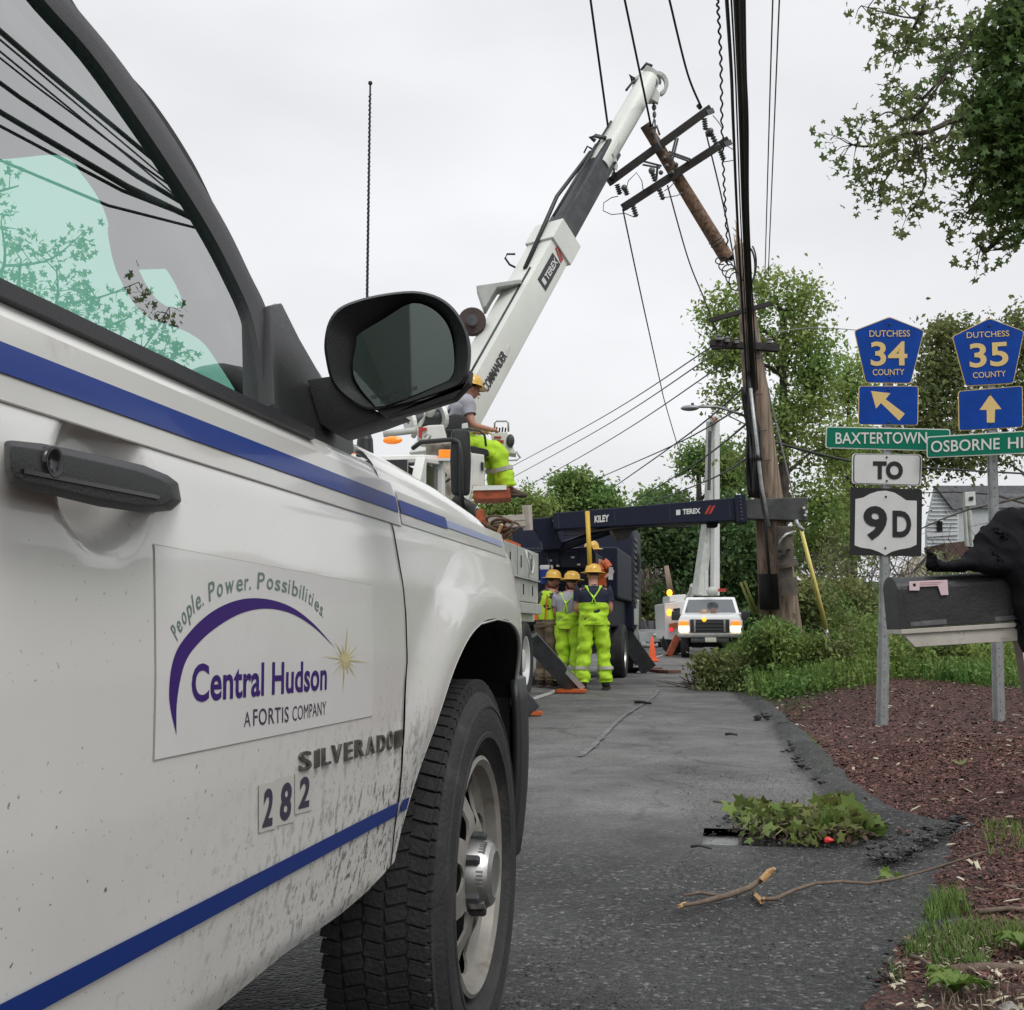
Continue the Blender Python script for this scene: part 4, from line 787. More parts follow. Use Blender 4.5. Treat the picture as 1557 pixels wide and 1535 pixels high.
# ================================================================ PEOPLE
def ring_loft(b, secs, n=20, wr=.012, seed=0, flat=None):                       # secs: (centre, rx, ry, axis_x)
    rows = []
    for i, (c, rx, ry) in enumerate(secs):
        c = V(c); nxt = V(secs[min(i+1, len(secs)-1)][0]); prv = V(secs[max(i-1, 0)][0]); t = (nxt-prv).normalized(); ax = V((1,0,0)) if flat is None else V(flat); ax = (ax-t*ax.dot(t)).normalized(); ay = t.cross(ax); row = []
        for k in range(n+1):
            w = 2*math.pi*(k % n)/n; d = ax*math.cos(w)*rx+ay*math.sin(w)*ry; p = c+d; q = noise.noise(V((p.x*7+seed*3, p.y*7, p.z*11)))*wr*2+noise.noise(V((p.x*18+seed, p.y*18, p.z*26)))*wr
            row.append(p+d.normalized()*q)
        rows.append(row)
    b.grid(rows); return b
def lerp_secs(secs, m=4):
    out = []
    for a, b_ in zip(secs[:-1], secs[1:]):
        for k in range(m): t = k/m; out.append((V(a[0]).lerp(V(b_[0]), t), a[1]+(b_[1]-a[1])*t, a[2]+(b_[2]-a[2])*t))
    out.append(secs[-1]); return out
def person(base, rz, J, label, shirt, trouser, bib=None, vest=None, strap=None, straps_x=True, boots='boot', group=None, sleeve=.55, seated=False, cuff=None):
    root = empty('person', (0,0,0), label, 'person', group)
    hd, nk, ch, pv = V(J['head']), V(J['neck']), V(J['chest']), V(J['pelvis'])
    vs = [pv, pv.lerp(ch, .5), ch, nk, hd-V((0,0,.01)), hd+V((0,0,.075))]; rr = [.13,.125,.15,.058,.088,.07]; es = [(0,1),(1,2),(2,3),(3,4),(4,5)]
    for s_ in ('l', 'r'):
        sh, el, wr_, hp, kn, an, to = [V(J[s_+q]) for q in ('sh','el','wr','hip','kn','an','toe')]
        n = len(vs); vs += [sh, el, wr_, wr_+(wr_-el).normalized()*.055]; rr += [.065,.045,.030,.034]; es += [(2,n),(n,n+1),(n+1,n+2),(n+2,n+3)]
        hdn = (wr_-el).normalized(); sdv = hdn.cross(V((0,0,1))); sdv = sdv.normalized() if sdv.length > .1 else V((1,0,0)); palm = wr_+hdn*.055
        for k, ln in enumerate((.055,.07,.075,.068,.052)):
            m_ = len(vs); o_ = (k-2)*.017; st = palm+sdv*o_ if k else wr_+hdn*.02-sdv*.03; vs += [st+hdn*ln*.5+sdv*(0 if k else -.02), st+hdn*ln*.9+V((0,0,-.02))]; rr += [.009,.008]; es += [(n+3 if k else n+2, m_),(m_,m_+1)]
        n = len(vs); vs += [hp, kn, an, to]; rr += [.10,.065,.045,.035]; es += [(0,n),(n,n+1),(n+1,n+2),(n+2,n+3)]
    me = bpy.data.meshes.new('body'); me.from_pydata([tuple(v) for v in vs], es, []); o = link('body', me, None, root); sk = o.modifiers.new('k', 'SKIN'); lay = o.data.skin_vertices[0].data
    for i, r in enumerate(rr): lay[i].radius = (r, r); lay[i].use_root = (i == 0)
    sd = o.modifiers.new('u', 'SUBSURF'); sd.levels = 1; bake(o); o.data.materials.clear(); o.data.materials.append(M['skin']); o.data.polygons.foreach_set('use_smooth', [True]*len(o.data.polygons))
    fc = V(J.get('face', (0,1,0))).normalized(); rtv = fc.cross(V((0,0,1))).normalized()
    # head detail: skull, nose, ears, eyes, mouth, hair
    q = MB(); q.ell(hd+V((0,0,.045)), (.078,.095,.112), 16, 12, Matrix.Rotation(math.atan2(-fc.x, fc.y), 3, 'Z')); hb_ = q.build('head', M['skin'], root, smooth=True)
    MB().prism([hd+fc*.088+V((0,0,.055)), hd+fc*.118+V((0,0,.018)), hd+fc*.09+rtv*.016+V((0,0,.012)), hd+fc*.09-rtv*.016+V((0,0,.012))], V((0,0,.001))).build('nose', M['skin'], hb_)
    for k in (-1, 1): MB().ell(hd+rtv*k*.080+V((0,0,.035)), (.014,.02,.032), 8, 6).build('ear', M['skin'], hb_, smooth=True); MB().ell(hd+fc*.085+rtv*k*.032+V((0,0,.05)), (.012,.012,.009), 8, 6).build('eye', M['sblack'], hb_)
    MB().ell(hd+fc*.086+V((0,0,-.02)), (.022,.012,.006), 8, 6).build('mouth', mat('lips', (.25,.09,.07), .6), hb_)
    MB().ell(hd-fc*.012+V((0,0,.075)), (.083,.092,.095), 14, 8).build('hair', mat('hair', (.05,.035,.025), .9), hb_, smooth=True)
    # hard hat
    hc = hd+V((0,0,.085)); hat_ = MB().lathe([(.188,-.012),(.186,-.004),(.150,.004),(.124,.012),(.122,.05),(.108,.09),(.078,.118),(.035,.132),(0,.135)], hc, V(J.get('hatup', (0,.06,1))), 28).build('hard_hat', M['hat'], root, smooth='auto')
    for k in (-1, 0, 1): MB().tube([hc+fc*.118+rtv*k*.035+V((0,0,.035)), hc+fc*.06+rtv*k*.035+V((0,0,.118)), hc-fc*.06+rtv*k*.035+V((0,0,.118)), hc-fc*.118+rtv*k*.035+V((0,0,.035))], .006, 6).build('hat_ridge', M['hat'], hat_, smooth=True)
    # shirt
    b = MB(); sw = (V(J['lsh'])-V(J['rsh'])).length/2; ringax = (V(J['rsh'])-V(J['lsh'])).normalized()
    ring_loft(b, lerp_secs([(pv, .19, .14), (pv.lerp(ch, .35), .19, .145), (pv.lerp(ch, .75), .215, .155), (ch+V((0,0,.04)), sw+.055, .15), (ch.lerp(nk, .55), sw*.92, .13), (nk-V((0,0,.03)), .095, .085), (nk, .068, .068)], 4), 26, .010, 1, ringax)
    for s_ in ('l', 'r'):
        sh, el, wr_ = [V(J[s_+k]) for k in ('sh','el','wr')]; e2 = sh.lerp(el, sleeve) if sleeve <= 1 else el.lerp(wr_, sleeve-1)
        i0 = sh.lerp(ch.lerp(nk, .4), .45); secs = ([(i0, .05, .05), (sh+V((0,0,.01)), .092, .088), (sh.lerp(e2, .45), .088, .082), (e2, .078, .074)] if sleeve <= 1 else [(i0, .05, .05), (sh+V((0,0,.01)), .09, .088), (el, .068, .066), (e2, .052, .052)])
        ring_loft(b, lerp_secs(secs, 4), 14, .008, 4)
    b.build('shirt', shirt, root, smooth=True)
    # trousers / bib overalls
    b = MB(); topz = bib if bib else .18
    tp = pv.lerp(ch, topz) if bib else pv+V((0,0,.06))
    secs = [(pv-V((0,0,.06)), .215, .16), (pv+V((0,0,.02)), .215, .165), (pv.lerp(tp, .5), .212, .165), (tp, .218, .168)]
    ring_loft(b, lerp_secs(secs, 6), 30, .020, 9, ringax)
    for s_ in ('l', 'r'):
        hp, kn, an = [V(J[s_+k]) for k in ('hip','kn','an')]; ring_loft(b, lerp_secs([(hp+V((0,0,.05)) if not seated else hp, .125, .135), (hp.lerp(kn, .5), .112, .115), (kn, .100, .103), (kn.lerp(an, .5), .097, .10), (an+(kn-an)*.12, .108, .112), (an, .10, .105)], 8), 24, .016, 14)
    tr = b.build('bib_overalls' if bib else 'trousers', trouser, root, smooth=True)
    if cuff:
        for s_ in ('l', 'r'):
            kn, an = V(J[s_+'kn']), V(J[s_+'an'])
            for f_, cm_ in ((.50, M['refl']),):
                c = kn.lerp(an, f_); ring_loft(q2 := MB(), [(c+(kn-an)*.055, .118, .122), (c-(kn-an)*.055, .118, .122)], 18, .014, 14); q2.build('reflective_band', cm_, tr, smooth=True)
    if strap:
        b = MB(); up = tp; bk = -V(J.get('face', (0,1,0))).normalized(); bk = V((bk.x, bk.y, 0)).normalized(); bk = -V(J.get('fwd', (0,1,0)))
        md = pv.lerp(ch, .95)+bk*.165
        for k in (-1, 1):
            sh_ = nk-V((0,0,.045))+ringax*k*.105; b.beam(tp+bk*.18+ringax*(k*.03 if straps_x else k*.05), md, .045, .008, up=bk.cross(V((0,0,1)))) if straps_x else b.beam(tp+bk*.18+ringax*k*.05, md, .04, .008)
            b.beam(md, sh_+bk*.115, .045, .010); b.beam(sh_+bk*.115, sh_-bk*.05+V((0,0,.025)), .045, .01)
        b.build('suspender', strap, root)
    if vest:
        b = MB(); ring_loft(b, lerp_secs([(pv+V((0,0,.02)), .20, .15), (pv.lerp(ch, .6), .212, .158), (ch+V((0,0,.03)), sw+.03, .152), (ch.lerp(nk, .55), sw*.80, .135), (nk-V((0,0,.05)), .12, .10)], 4), 26, .008, 3, ringax); vo = b.build('safety_vest', vest, root, smooth=True)
        for k in (-1, 1):
            bk = -V(J.get('fwd', (0,1,0))); MB().beam(pv+bk*.165+ringax*k*.10+V((0,0,.05)), ch+bk*.16+ringax*k*.12+V((0,0,.08)), .06, .006).build('orange_stripe', M['orange'], vo)
    for s_ in ('l', 'r'):
        an, to = V(J[s_+'an']), V(J[s_+'toe']); d = (to-an); d.z = 0; d = d.normalized(); b = MB(); c = an+V((0,0,-.02)); gz = min(an.z, to.z)
        ring_loft(b, lerp_secs([(an-d*.04+V((0,0,.02)), .055, .06), (an-d*.02-V((0,0,.03)), .058, .06), (an+d*.06-V((0,0,.045)), .052, .045), (to, .048, .035), (to+d*.05, .03, .02)], 3), 12, .002, 2); b.box(an+d*.06-V((0,0,.085)), (.10,.29,.025), Matrix.Rotation(math.atan2(-d.x, d.y), 3, 'Z')); b.build('boot', mat('boot_leather', (.07,.045,.03) if boots == 'boot' else (.02,.018,.016), .8), root, smooth=True)
    root.location = base; root.rotation_euler = (0, 0, rz); return root
def std(h=1.8, arms='front', st=.12, lean=.03, headdown=.05, turn=0):
    k = h/1.8; J = dict(pelvis=(0,0,.98*k), chest=(0,lean,1.33*k), neck=(0,lean*1.6,1.51*k), head=(0+turn*.04,lean*2+headdown,1.60*k), face=(turn,1,-.15))
    for s_, x in (('l', -1), ('r', 1)):
        J[s_+'sh'] = (x*.195*k, lean*1.2, 1.42*k); J[s_+'hip'] = (x*.10, 0, .92*k); J[s_+'kn'] = (x*(st+.01), .02, .50*k); J[s_+'an'] = (x*(st+.03), -.02, .11); J[s_+'toe'] = (x*(st+.06), .15, .05)
        if arms == 'front': J[s_+'el'] = (x*.25*k, .03, 1.13*k); J[s_+'wr'] = (x*.14, .24, 1.06*k)
        else: J[s_+'el'] = (x*.27*k, -.02, 1.13*k); J[s_+'wr'] = (x*.27*k, .08, .88*k)
    return J
M['navyshirt'] = mat('navy_shirt', (.012,.016,.035), .9, bump=.3, bs=60); M['greyshirt'] = mat('grey_shirt', (.30,.30,.34), .9, bump=.3, bs=60, var=.08); M['olive'] = mat('olive_shirt', (.035,.045,.035), .9, bump=.3, bs=60); M['tan'] = mat('brown_trousers', (.13,.10,.065), .9, var=.15); M['straph'] = mat('lime_strap', (.45,.75,.06), .8)
gp = 'workers in yellow hard hats standing in the road'
def gnd(px, d): p = P(px, 1000, d); return V((p.x, p.y, 0.01))
person(gnd(903, 17.7), R_(8), std(1.86, st=.14), 'lineman in a navy shirt and lime bib overalls, rightmost of the standing workers', M['navyshirt'], M['hivis'], bib=.72, strap=M['straph'], boots='b', group=gp, cuff=1)
person(gnd(866, 18.1), R_(-12), std(1.76, st=.10, turn=.2), 'worker in a light grey shirt and lime bib overalls between the other two', M['greyshirt'], M['hivis'], bib=.55, strap=M['straph'], boots='b', group=gp, cuff=1)
person(gnd(833, 18.4), R_(-35), std(1.80, st=.09, turn=.5), 'worker in a lime safety vest, olive shirt and brown trousers, leftmost of the standing workers', M['olive'], M['tan'], vest=M['hivis'], sleeve=1.7, group=gp)
# ================================================================ WHITE DERRICK TRUCK (faces the camera, flank at x = -2.6)
dt_ = empty('derrick_truck', (-3.8, 13.3, 0), 'white digger derrick truck with a raised telescopic boom behind the pickup', 'truck')
TX = -2.62
def boxm(x0, x1, y0, y1, z0, z1, b=None): b = b or MB(); return b.box(((x0+x1)/2, (y0+y1)/2, (z0+z1)/2), (abs(x1-x0), abs(y1-y0), abs(z1-z0)))
def polyX(px, X, dx): return MB().prism([PX(x, y, X) for x, y in px], (dx, 0, 0))
def polyD(px, d, th): return MB().prism([P(x, y, d) for x, y in px], HF*th)
# cab
CX = -2.78; Yf, Yb = 10.05, 11.35
cab = MB(); cab.add([(CX,Yf+.55,2.42),(CX,Yb,2.50),(CX-2.0,Yb,2.50),(CX-2.0,Yf+.55,2.42),(CX+.0,Yf+.55,2.50),(CX-.04,Yb,2.60),(CX-1.96,Yb,2.60),(CX-1.98,Yf+.55,2.50)], [(0,3,2,1),(4,5,6,7),(0,1,5,4),(1,2,6,5),(2,3,7,6),(3,0,4,7)]); cab.build('cab_roof', M['twhite'], dt_, bevel=.04, smooth='auto')
cb_ = MB(); boxm(CX-2.0, CX, Yf, Yb, .7, 1.72, cb_); boxm(CX-1.85, CX-.15, Yf-1.1, Yf, .7, 1.45, cb_); cb_.build('cab_body', M['twhite'], dt_, bevel=.04, smooth='auto')
for x in (CX-.04, CX-1.96):
    for a in ((Yf+.02,1.70,Yf+.58,2.45,.09), (Yb-.06,1.70,Yb-.06,2.52,.11), (Yf+.64,1.7,Yf+.66,2.45,.045)): MB().beam((x,a[0],a[1]),(x,a[2],a[3]),a[4]).build('cab_pillar', M['twhite'], dt_, bevel=.01)
boxm(CX-1.9, CX-.1, Yf+.30, Yf+.34, 1.7, 2.42).build('windshield', M['gloss'], dt_); boxm(CX-.05, CX-.03, Yf+.68, Yb-.14, 1.74, 2.44).build('door_window', M['gloss'], dt_)
boxm(CX-1.8, CX-.2, Yf+.45, Yb-.1, 1.6, 2.42).build('cab_interior', M['dgrey'], dt_)
MB().ell(P(597,669,10.35), (.09,.05,.035), 12, 8).build('roof_marker_light', M['amber'], dt_)
for k in (.7, 1.0, 1.3, 1.65): MB().ell((CX-k, Yf+.62, 2.56), (.07,.05,.03), 12, 8).build('roof_marker_light', M['amber'], dt_)
# towing mirror
mr_ = polyD(roundpoly([(686,653),(714,652),(716,700),(714,752),(686,752),(684,700)], 7), 10.35, .10).build('mirror', M['black'], dt_, bevel=.02, smooth='auto')
MB().tube([P(628,681,10.6), P(640,672,10.5), P(665,670,10.4), P(690,668,10.33), P(698,672,10.32), P(701,690,10.3), P(701,712,10.3), P(701,745,10.3), P(703,775,10.35)], .022, 8).build('mirror_arm', M['black'], mr_, smooth=True)
MB().tube([P(690,756,10.4), P(700,764,10.4), P(714,770,10.4), P(714,800,10.4)], .06, 8).build('mirror_mount', M['black'], mr_, smooth=True)
polyD([(667,683),(686,683),(686,696),(667,696)], 11.6, .08).build('turn_signal', M['amber'], dt_, bevel=.01)
polyD([(664,696),(686,696),(686,700),(664,700)], 11.6, .10).build('signal_bracket', M['twhite'], dt_)
M['canvas'] = mat('beige_canvas', (.36,.33,.28), .85, var=.45, vs=6, bump=1, bs=9)
cvs = MB(); rows = []
for i in range(18):
    row = []
    for j in range(18):
        p = P(648+i*2.3, 672+j*5.2, 12.2); k = noise.noise(p*4)*.16; row.append(p+HF*k)
    rows.append(row)
cvs.grid(rows).build('canvas_cover', M['canvas'], dt_, smooth=True, solid=.02)
MB().tube([P(668,705,11.9), P(678,722,11.9), P(671,738,11.9), P(684,728,11.8)], .014, 6).tube([P(674,676,11.9), P(672,690,11.8), P(676,700,11.8)], .01, 6).build('hose', M['black'], dt_)
# roof gear
MB().tube([P(622,641,12.4), P(674,632,12.6)], .085, 16).build('winch_drum', M['dgrey'], dt_, smooth='auto')
for a in ((623,641,12.4),(671,633,12.55)): MB().lathe([(.02,-.02),(.13,-.02),(.13,.02),(.02,.02)], P(*a), (P(674,632,12.6)-P(622,641,12.4)).normalized(), 18).build('drum_flange', M['twhite'], dt_)
MB().tube([P(583,660,12.2), P(632,654,12.2)], .035, 8).tube([P(628,664,12.3), P(655,615,12.5)], .026, 8).tube([P(653,628,12.3), P(661,612,12.5)], .05, 8).build('support_rail', M['grey'], dt_, smooth=True)
q = polyD([(634,651),(652,646),(674,645),(678,666),(650,669),(634,668)], 12.2, .5).build('winch_housing', M['twhite'], dt_, bevel=.012)
polyD([(636.5,648.5),(649,650),(649,654.5),(641.5,654),(641.5,666.5),(636.5,664)], 12.17, .02).build('red_bracket_mark', M['red'], q)
MB().tube([P(646,664,12.15),P(650,659,12.1),P(655,662,12.1),P(652,668,12.12)], .012, 6).build('shackle', M['grey'], dt_, smooth=True)
# turret, operator seat and panel
polyD([(655,640),(705,625),(712,700),(716,800),(662,800),(655,700)], 13.9, .7).build('turret', M['twhite'], dt_, bevel=.03)
polyD([(702,644),(711,642),(714,683),(718,690),(718,745),(713,760),(700,760),(700,690),(696,672),(702,664)], 13.0, .10).build('seat_post', M['twhite'], dt_, bevel=.008)
st_ = polyD(roundpoly([(676,634),(690,628),(706,630),(711,640),(710,660),(700,668),(676,667)], 5), 13.05, .09).build('operator_seat', M['black'], dt_, bevel=.02, smooth='auto')
polyD(roundpoly([(712,676),(742,683),(744,690),(736,694),(713,688)], 3), 13.15, .45).build('seat_cushion', M['black'], dt_, bevel=.02)
MB().tube([P(667,658,12.9), P(676,655,12.85), P(712,652,12.85), P(730,655,12.85), P(737,662,12.85), P(739,678,12.9)], .013, 6).build('seat_arm', M['black'], dt_, smooth=True)
bx = polyD([(715,688),(736,691),(736,739),(717,738)], 13.1, .35).build('control_box', M['twhite'], dt_, bevel=.01)
polyD([(731,702),(735.5,703),(735.5,715),(731,714.5)], 13.08, .02).build('warning_label', M['sblack'], bx)
polyD([(719,740),(775,741),(777,757),(738,759),(719,758)], 13.0, .45).build('foot_platform', M['rust'], dt_, bevel=.01)
MB().beam(P(719,742,13.0), P(770,741,13.0), .03, .05).build('platform_lip', M['twhite'], dt_)
cn = polyD([(747,658),(771,656),(785,690),(767,688),(748,690)], 13.9, .28).build('control_console', M['twhite'], dt_, bevel=.01)
for i in range(5): MB().tube([P(750+i*4.5,657,13.95), P(751+i*4.5,650-(i%2),13.95)], .010, 6).build('control_lever', (M['red'] if i < 2 else M['black']), cn)
for a in ((751,663,762,666),(755,669,766,673)): polyD([(a[0],a[1]),(a[2],a[1]),(a[2],a[3]),(a[0],a[3])], 13.88, .01).build('console_label', M['red'], cn)
MB().ell(P(776,670,13.9), (.05,.05,.08), 10, 8).build('gauge', M['dgrey'], cn)
MB().tube([P(752,656,13.9), P(752,643,13.9), P(755,640,13.9), P(770,640,13.9), P(773,643,13.9), P(773,656,13.9)], .012, 6).tube([P(766,689,13.9), P(771,700,13.9), P(786,699,13.9), P(791,696,13.9), P(785,686,13.9)], .012, 6).build('guard_loop', M['grey'], cn, smooth=True)
# deck, body boxes
boxm(TX-2.3, TX-.1, 11.4, 16.4, 1.0, 1.2).build('deck', M['twhite'], dt_, bevel=.01)
ub = boxm(TX-.55, TX, 12.6, 16.15, 1.56, 1.93).build('upper_tool_box', M['grey'], dt_, bevel=.012)
lb_ = boxm(TX-.55, TX-.015, 12.9, 16.2, 1.25, 1.535).build('lower_tool_box', M['grey'], dt_, bevel=.012)
boxm(TX-.6, TX+.03, 12.9, 16.25, 1.10, 1.235).build('running_board', M['grey'], dt_, bevel=.01)
boxm(TX-.5, TX+.02, 12.6, 16.18, 1.538, 1.556).build('box_rail', M['grey'], dt_)
boxm(-4.95, -4.4, 12.6, 16.15, 1.25, 1.93).build('far_tool_box', M['grey'], dt_, bevel=.012)
for y in (13.25, 14.0, 14.75, 15.5): boxm(TX-.01, TX+.006, y, y+.05, 1.67, 1.82).build('latch', M['dark'], ub)
for y in (13.4, 14.3, 15.0, 15.7): boxm(TX-.02, TX-.008, y, y+.05, 1.34, 1.47).build('latch', M['dark'], lb_)
for y in (13.6, 14.5, 15.35): boxm(TX-.012, TX+.004, y, y+.012, 1.57, 1.92).build('door_seam', M['dgrey'], ub)
MB().tube([V((TX+.02,15.0,1.90)),V((TX+.05,15.05,1.74)),V((TX+.05,15.15,1.62)),V((TX+.05,15.35,1.62)),V((TX+.05,15.45,1.74)),V((TX+.04,15.4,1.86)),V((TX+.02,15.2,1.90))], .012, 6).build('rope_loop', M['swhite'], ub, smooth=True)
tag(boxm(TX-.45, TX-.06, 14.3, 15.1, 1.932, 1.985).build('outrigger_pad', M['orange'], None, bevel=.008), 'flat orange pad lying on top of the grey tool boxes', 'pad')
boxm(-4.3, -3.2, 11.5, 16.2, .55, 1.0).build('chassis', M['dark'], dt_)
boxm(TX-.5, TX-.06, 13.0, 14.2, .55, 1.08).build('under_box', M['dgrey'], dt_, bevel=.01)
for p0, p1, w_ in (((742,790),(806,786),.08),((742,802),(806,794),.08),((801,768),(803,806),.10),((724,776),(730,800),.16)): MB().beam(P(*p0,15.8), P(*p1,15.8), w_, w_).build('boom_rest', M['board'] if p0[0] != 724 else M['rust'], dt_, bevel=.006)
M['rope'] = mat('brown_rope', (.12,.08,.055), .9, var=.5, vs=20)
rp = MB()
for k in range(16): c = P(752+random.random()*22, 795+random.random()*16, 15.5+random.random()*.4); rp.tube([c+V((math.cos(a)*.16, .04*math.sin(a*3), math.sin(a)*.07+.03*math.sin(k))) for a in np.linspace(0, 6.28, 14)], .015, 5)
tag(rp.build('rope_pile', M['rope'], None, smooth=True, kind='stuff'), 'tangle of brown rope heaped on the truck deck behind the tool boxes', 'rope')
tag(MB().beam(P(757,812,15.5), P(763,797,15.4), .03, .03).build('wooden_stick', mat('pale_wood', (.5,.38,.2), .7), None), 'short pale wooden stick poking out of the rope heap', 'stick')
# truck wheels
def twheel(cx, cy, par, R=.5, rimm='swhite', wd=.28, side=1):
    w = empty('wheel', (0,0,0)); w.parent = par; w.location = V((cx,cy,R))-base_of(par); ax = V((side,0,0))
    MB().lathe([(.31,-.02),(.33,0),(.42,.02),(.47,.01),(R,-.03),(R,-wd+.03),(.45,-wd),(.31,-wd)], (cx,cy,R), ax, 40).build('tyre', M['rubber'], w, smooth='auto')
    MB().lathe([(.315,-.005),(.30,-.01),(.27,-.10),(.15,-.14),(.14,-.03),(.09,-.02),(0,-.02)], (cx,cy,R), ax, 32).build('rim', M[rimm], w, smooth='auto')
    for k in range(8): a = k*math.pi/4; MB().lathe([(.016,-.14),(.016,-.11),(0,-.11)], V((cx,cy,R))+V((0,math.cos(a),math.sin(a)))*.19, ax, 6).build('lug_nut', M['dgrey'], w)
    return w
twheel(TX+.02, 15.05, dt_); twheel(TX-.1, 10.2, dt_); twheel(-4.95, 15.05, dt_, side=-1); twheel(-4.9, 10.2, dt_, side=-1)
# outriggers
def leg(pts, d0, d1, par, pad=None, w=.2, m='dgrey', nm='outrigger_leg'):
    a, b_ = P(*pts[0], d0), P(*pts[1], d1); l = MB().beam(a, b_, w, w*.8, up=HF).build(nm, M[m], par, bevel=.01)
    if pad: c = V((b_.x, b_.y, .03)); MB().box(c, (pad, pad*.8, .04)).build('foot_pad', M['orange'], par, bevel=.005)
    return l
leg(((806,972),(868,1040)), 16.4, 17.0, dt_, .42, .24); leg(((740,1000),(812,1080)), 12.4, 12.4, dt_, .16, .16)
MB().prism([P(806,965,16.35), P(816,961,16.35), P(890,1044,16.95), P(884,1050,16.95)], HF*.03).build('leg_edge', M['grey'], dt_)
# boom
tb_ = [P(672,675,13.7), P(848,360,15.7), P(921,233,16.6), P(987,122,17.4)]
Bo = empty('telescopic_boom', tb_[0]) ; Bo.parent = dt_; Bo.location = tb_[0]-base_of(dt_)
t_ = (tb_[1]-tb_[0]).normalized(); sdv = t_.cross(V((0,0,1))).normalized(); uv = sdv.cross(t_).normalized()
M['boomw'] = mat('boom_white', (.62,.64,.60), .4, var=.06, vs=2, dirt=((.3,.28,.25), 3, .68))
bs = MB().beam(tb_[0]-t_*.3, tb_[1], .40, .42).build('outer_boom', M['boomw'], Bo, bevel=.02, smooth='auto')
MB().beam(tb_[1]-t_*.36, tb_[1]+t_*.02, .46, .48).build('boom_collar', M['boomw'], Bo, bevel=.012)
MB().beam(tb_[1], tb_[2]+t_*.1, .30, .32, .28, .30).build('middle_boom', M['dgrey'], Bo, bevel=.015)
MB().tube([tb_[2]-t_*.3, tb_[3]], .155, 20).build('inner_boom', M['boomw'], Bo, smooth='auto')
MB().beam(tb_[2]-t_*.12, tb_[2]+t_*.18, .36, .06, up=V((0,0,1))).build('collar_plate', M['grey'], Bo)
def bq(s_, u_2, e): return tb_[0]+t_*s_+sdv*e+uv*u_2
LB = (tb_[1]-tb_[0]).length
# side plate markings
sd_off = .203
MB().prism([bq(LB-1.02,-.10,sd_off), bq(LB-.50,-.10,sd_off), bq(LB-.50,.10,sd_off), bq(LB-1.02,.10,sd_off)], sdv*.003).build('label_plate', M['sblack'], bs)
text_on('TEREX', lambda u, v: bq(LB-.88+u*.36, -.045+v*.09, sd_off+.006), M['swhite'], bs, 'lettering', .03)
MB().add([bq(LB-.98,-.045,sd_off+.006), bq(LB-.91,-.045,sd_off+.006), bq(LB-.91,.045,sd_off+.006), bq(LB-.98,.045,sd_off+.006)], [(0,1,2,3)]).build('logo_square', M['swhite'], bs, fix=False)
for k in range(2): MB().add([bq(LB-.48+k*.05,-.10,sd_off+.005), bq(LB-.45+k*.05,-.10,sd_off+.005), bq(LB-.38+k*.05,.10,sd_off+.005), bq(LB-.41+k*.05,.10,sd_off+.005)], [(0,1,2,3)]).build('red_slash', M['red'], bs, fix=False)
text_on('COMMANDER', lambda u, v: bq(.86+u*.62, -.06+v*.12, sd_off+.004), M['sblack'], bs, 'lettering', .03)
# hose lines along the boom, cable carrier, hoses
MB().tube([bq(.3,.215,.10), bq(LB-.9,.215,.10)], .016, 6).tube([bq(LB-.9,.22,.02), bq(LB+.5,.30,-.05), bq(LB+1.6,.20,-.02)], .03, 6).tube([bq(LB+.1,.26,.05), bq(LB+2.3,.20,.04)], .018, 6).build('hose_line', M['black'], Bo, smooth=True)
MB().tube([P(795,412,15.5), P(775,402,15.45), P(768,392,15.45), P(771,386,15.45), P(783,386,15.5)], .014, 6).tube([P(848,400,15.6), P(855,412,15.6), P(846,428,15.5), P(832,428,15.4)], .014, 6).build('hose_loop', M['black'], Bo, smooth=True)
MB().tube([P(905,214,16.5), P(898,208,16.5), P(905,206,16.5), P(922,210,16.5)], .03, 8).tube([P(888,232,16.5), P(893,222,16.5), P(900,226,16.5)], .014, 6).build('hose_guide', M['dgrey'], Bo, smooth=True)
polyD([(921,214),(930,209),(940,252),(938,258),(931,252)], 16.5, .03).build('bolt_plate', M['boomw'], Bo, bevel=.003)
for k in range(4): MB().lathe([(.016,-.01),(.016,.01),(0,.012)], P(926+k*3.2, 220+k*9, 16.48), -HF, 8).build('plate_bolt', M['dark'], Bo)
polyD([(724,434),(792,424),(793,430),(756,436),(748,448),(738,466),(735,466)], 14.8, .35).build('basket_bracket', M['grey'], Bo, bevel=.006)
polyD([(731,444),(744,440),(741,462),(734,464)], 15.0, .15).build('bracket_box', M['dgrey'], Bo)
MB().lathe([(.16,-.06),(.17,-.05),(.17,.05),(.16,.06),(0,.06)], P(718,489,14.6), -HF, 24).build('cable_reel', mat('rust_brown', (.05,.03,.025), .7, var=.3), Bo, smooth='auto')
MB().lathe([(.07,.06),(.07,.085),(0,.085)], P(718,489,14.55), -HF, 20).build('reel_hub', M['dgrey'], Bo)
polyD([(763,540),(776,524),(770,545),(747,592),(737,590)], 14.4, .12).build('boom_gusset', M['boomw'], Bo, bevel=.006)
MB().tube([P(745,586,14.4), P(724,650,14.0)], .024, 8).tube([P(737,590,14.4), P(718,645,14.0)], .024, 8).build('lift_rod', M['galv'], Bo, smooth=True)
MB().ell(P(746,583,14.4), (.09,.06,.06), 10, 8).ell(P(737,588,14.4), (.05,.05,.05), 8, 6).build('rod_end', M['dgrey'], Bo, smooth=True)
for p_ in ((793,497),(787,503)): MB().ell(P(*p_, 14.9), (.05,.05,.04), 8, 6).build('valve', M['dgrey'], Bo)
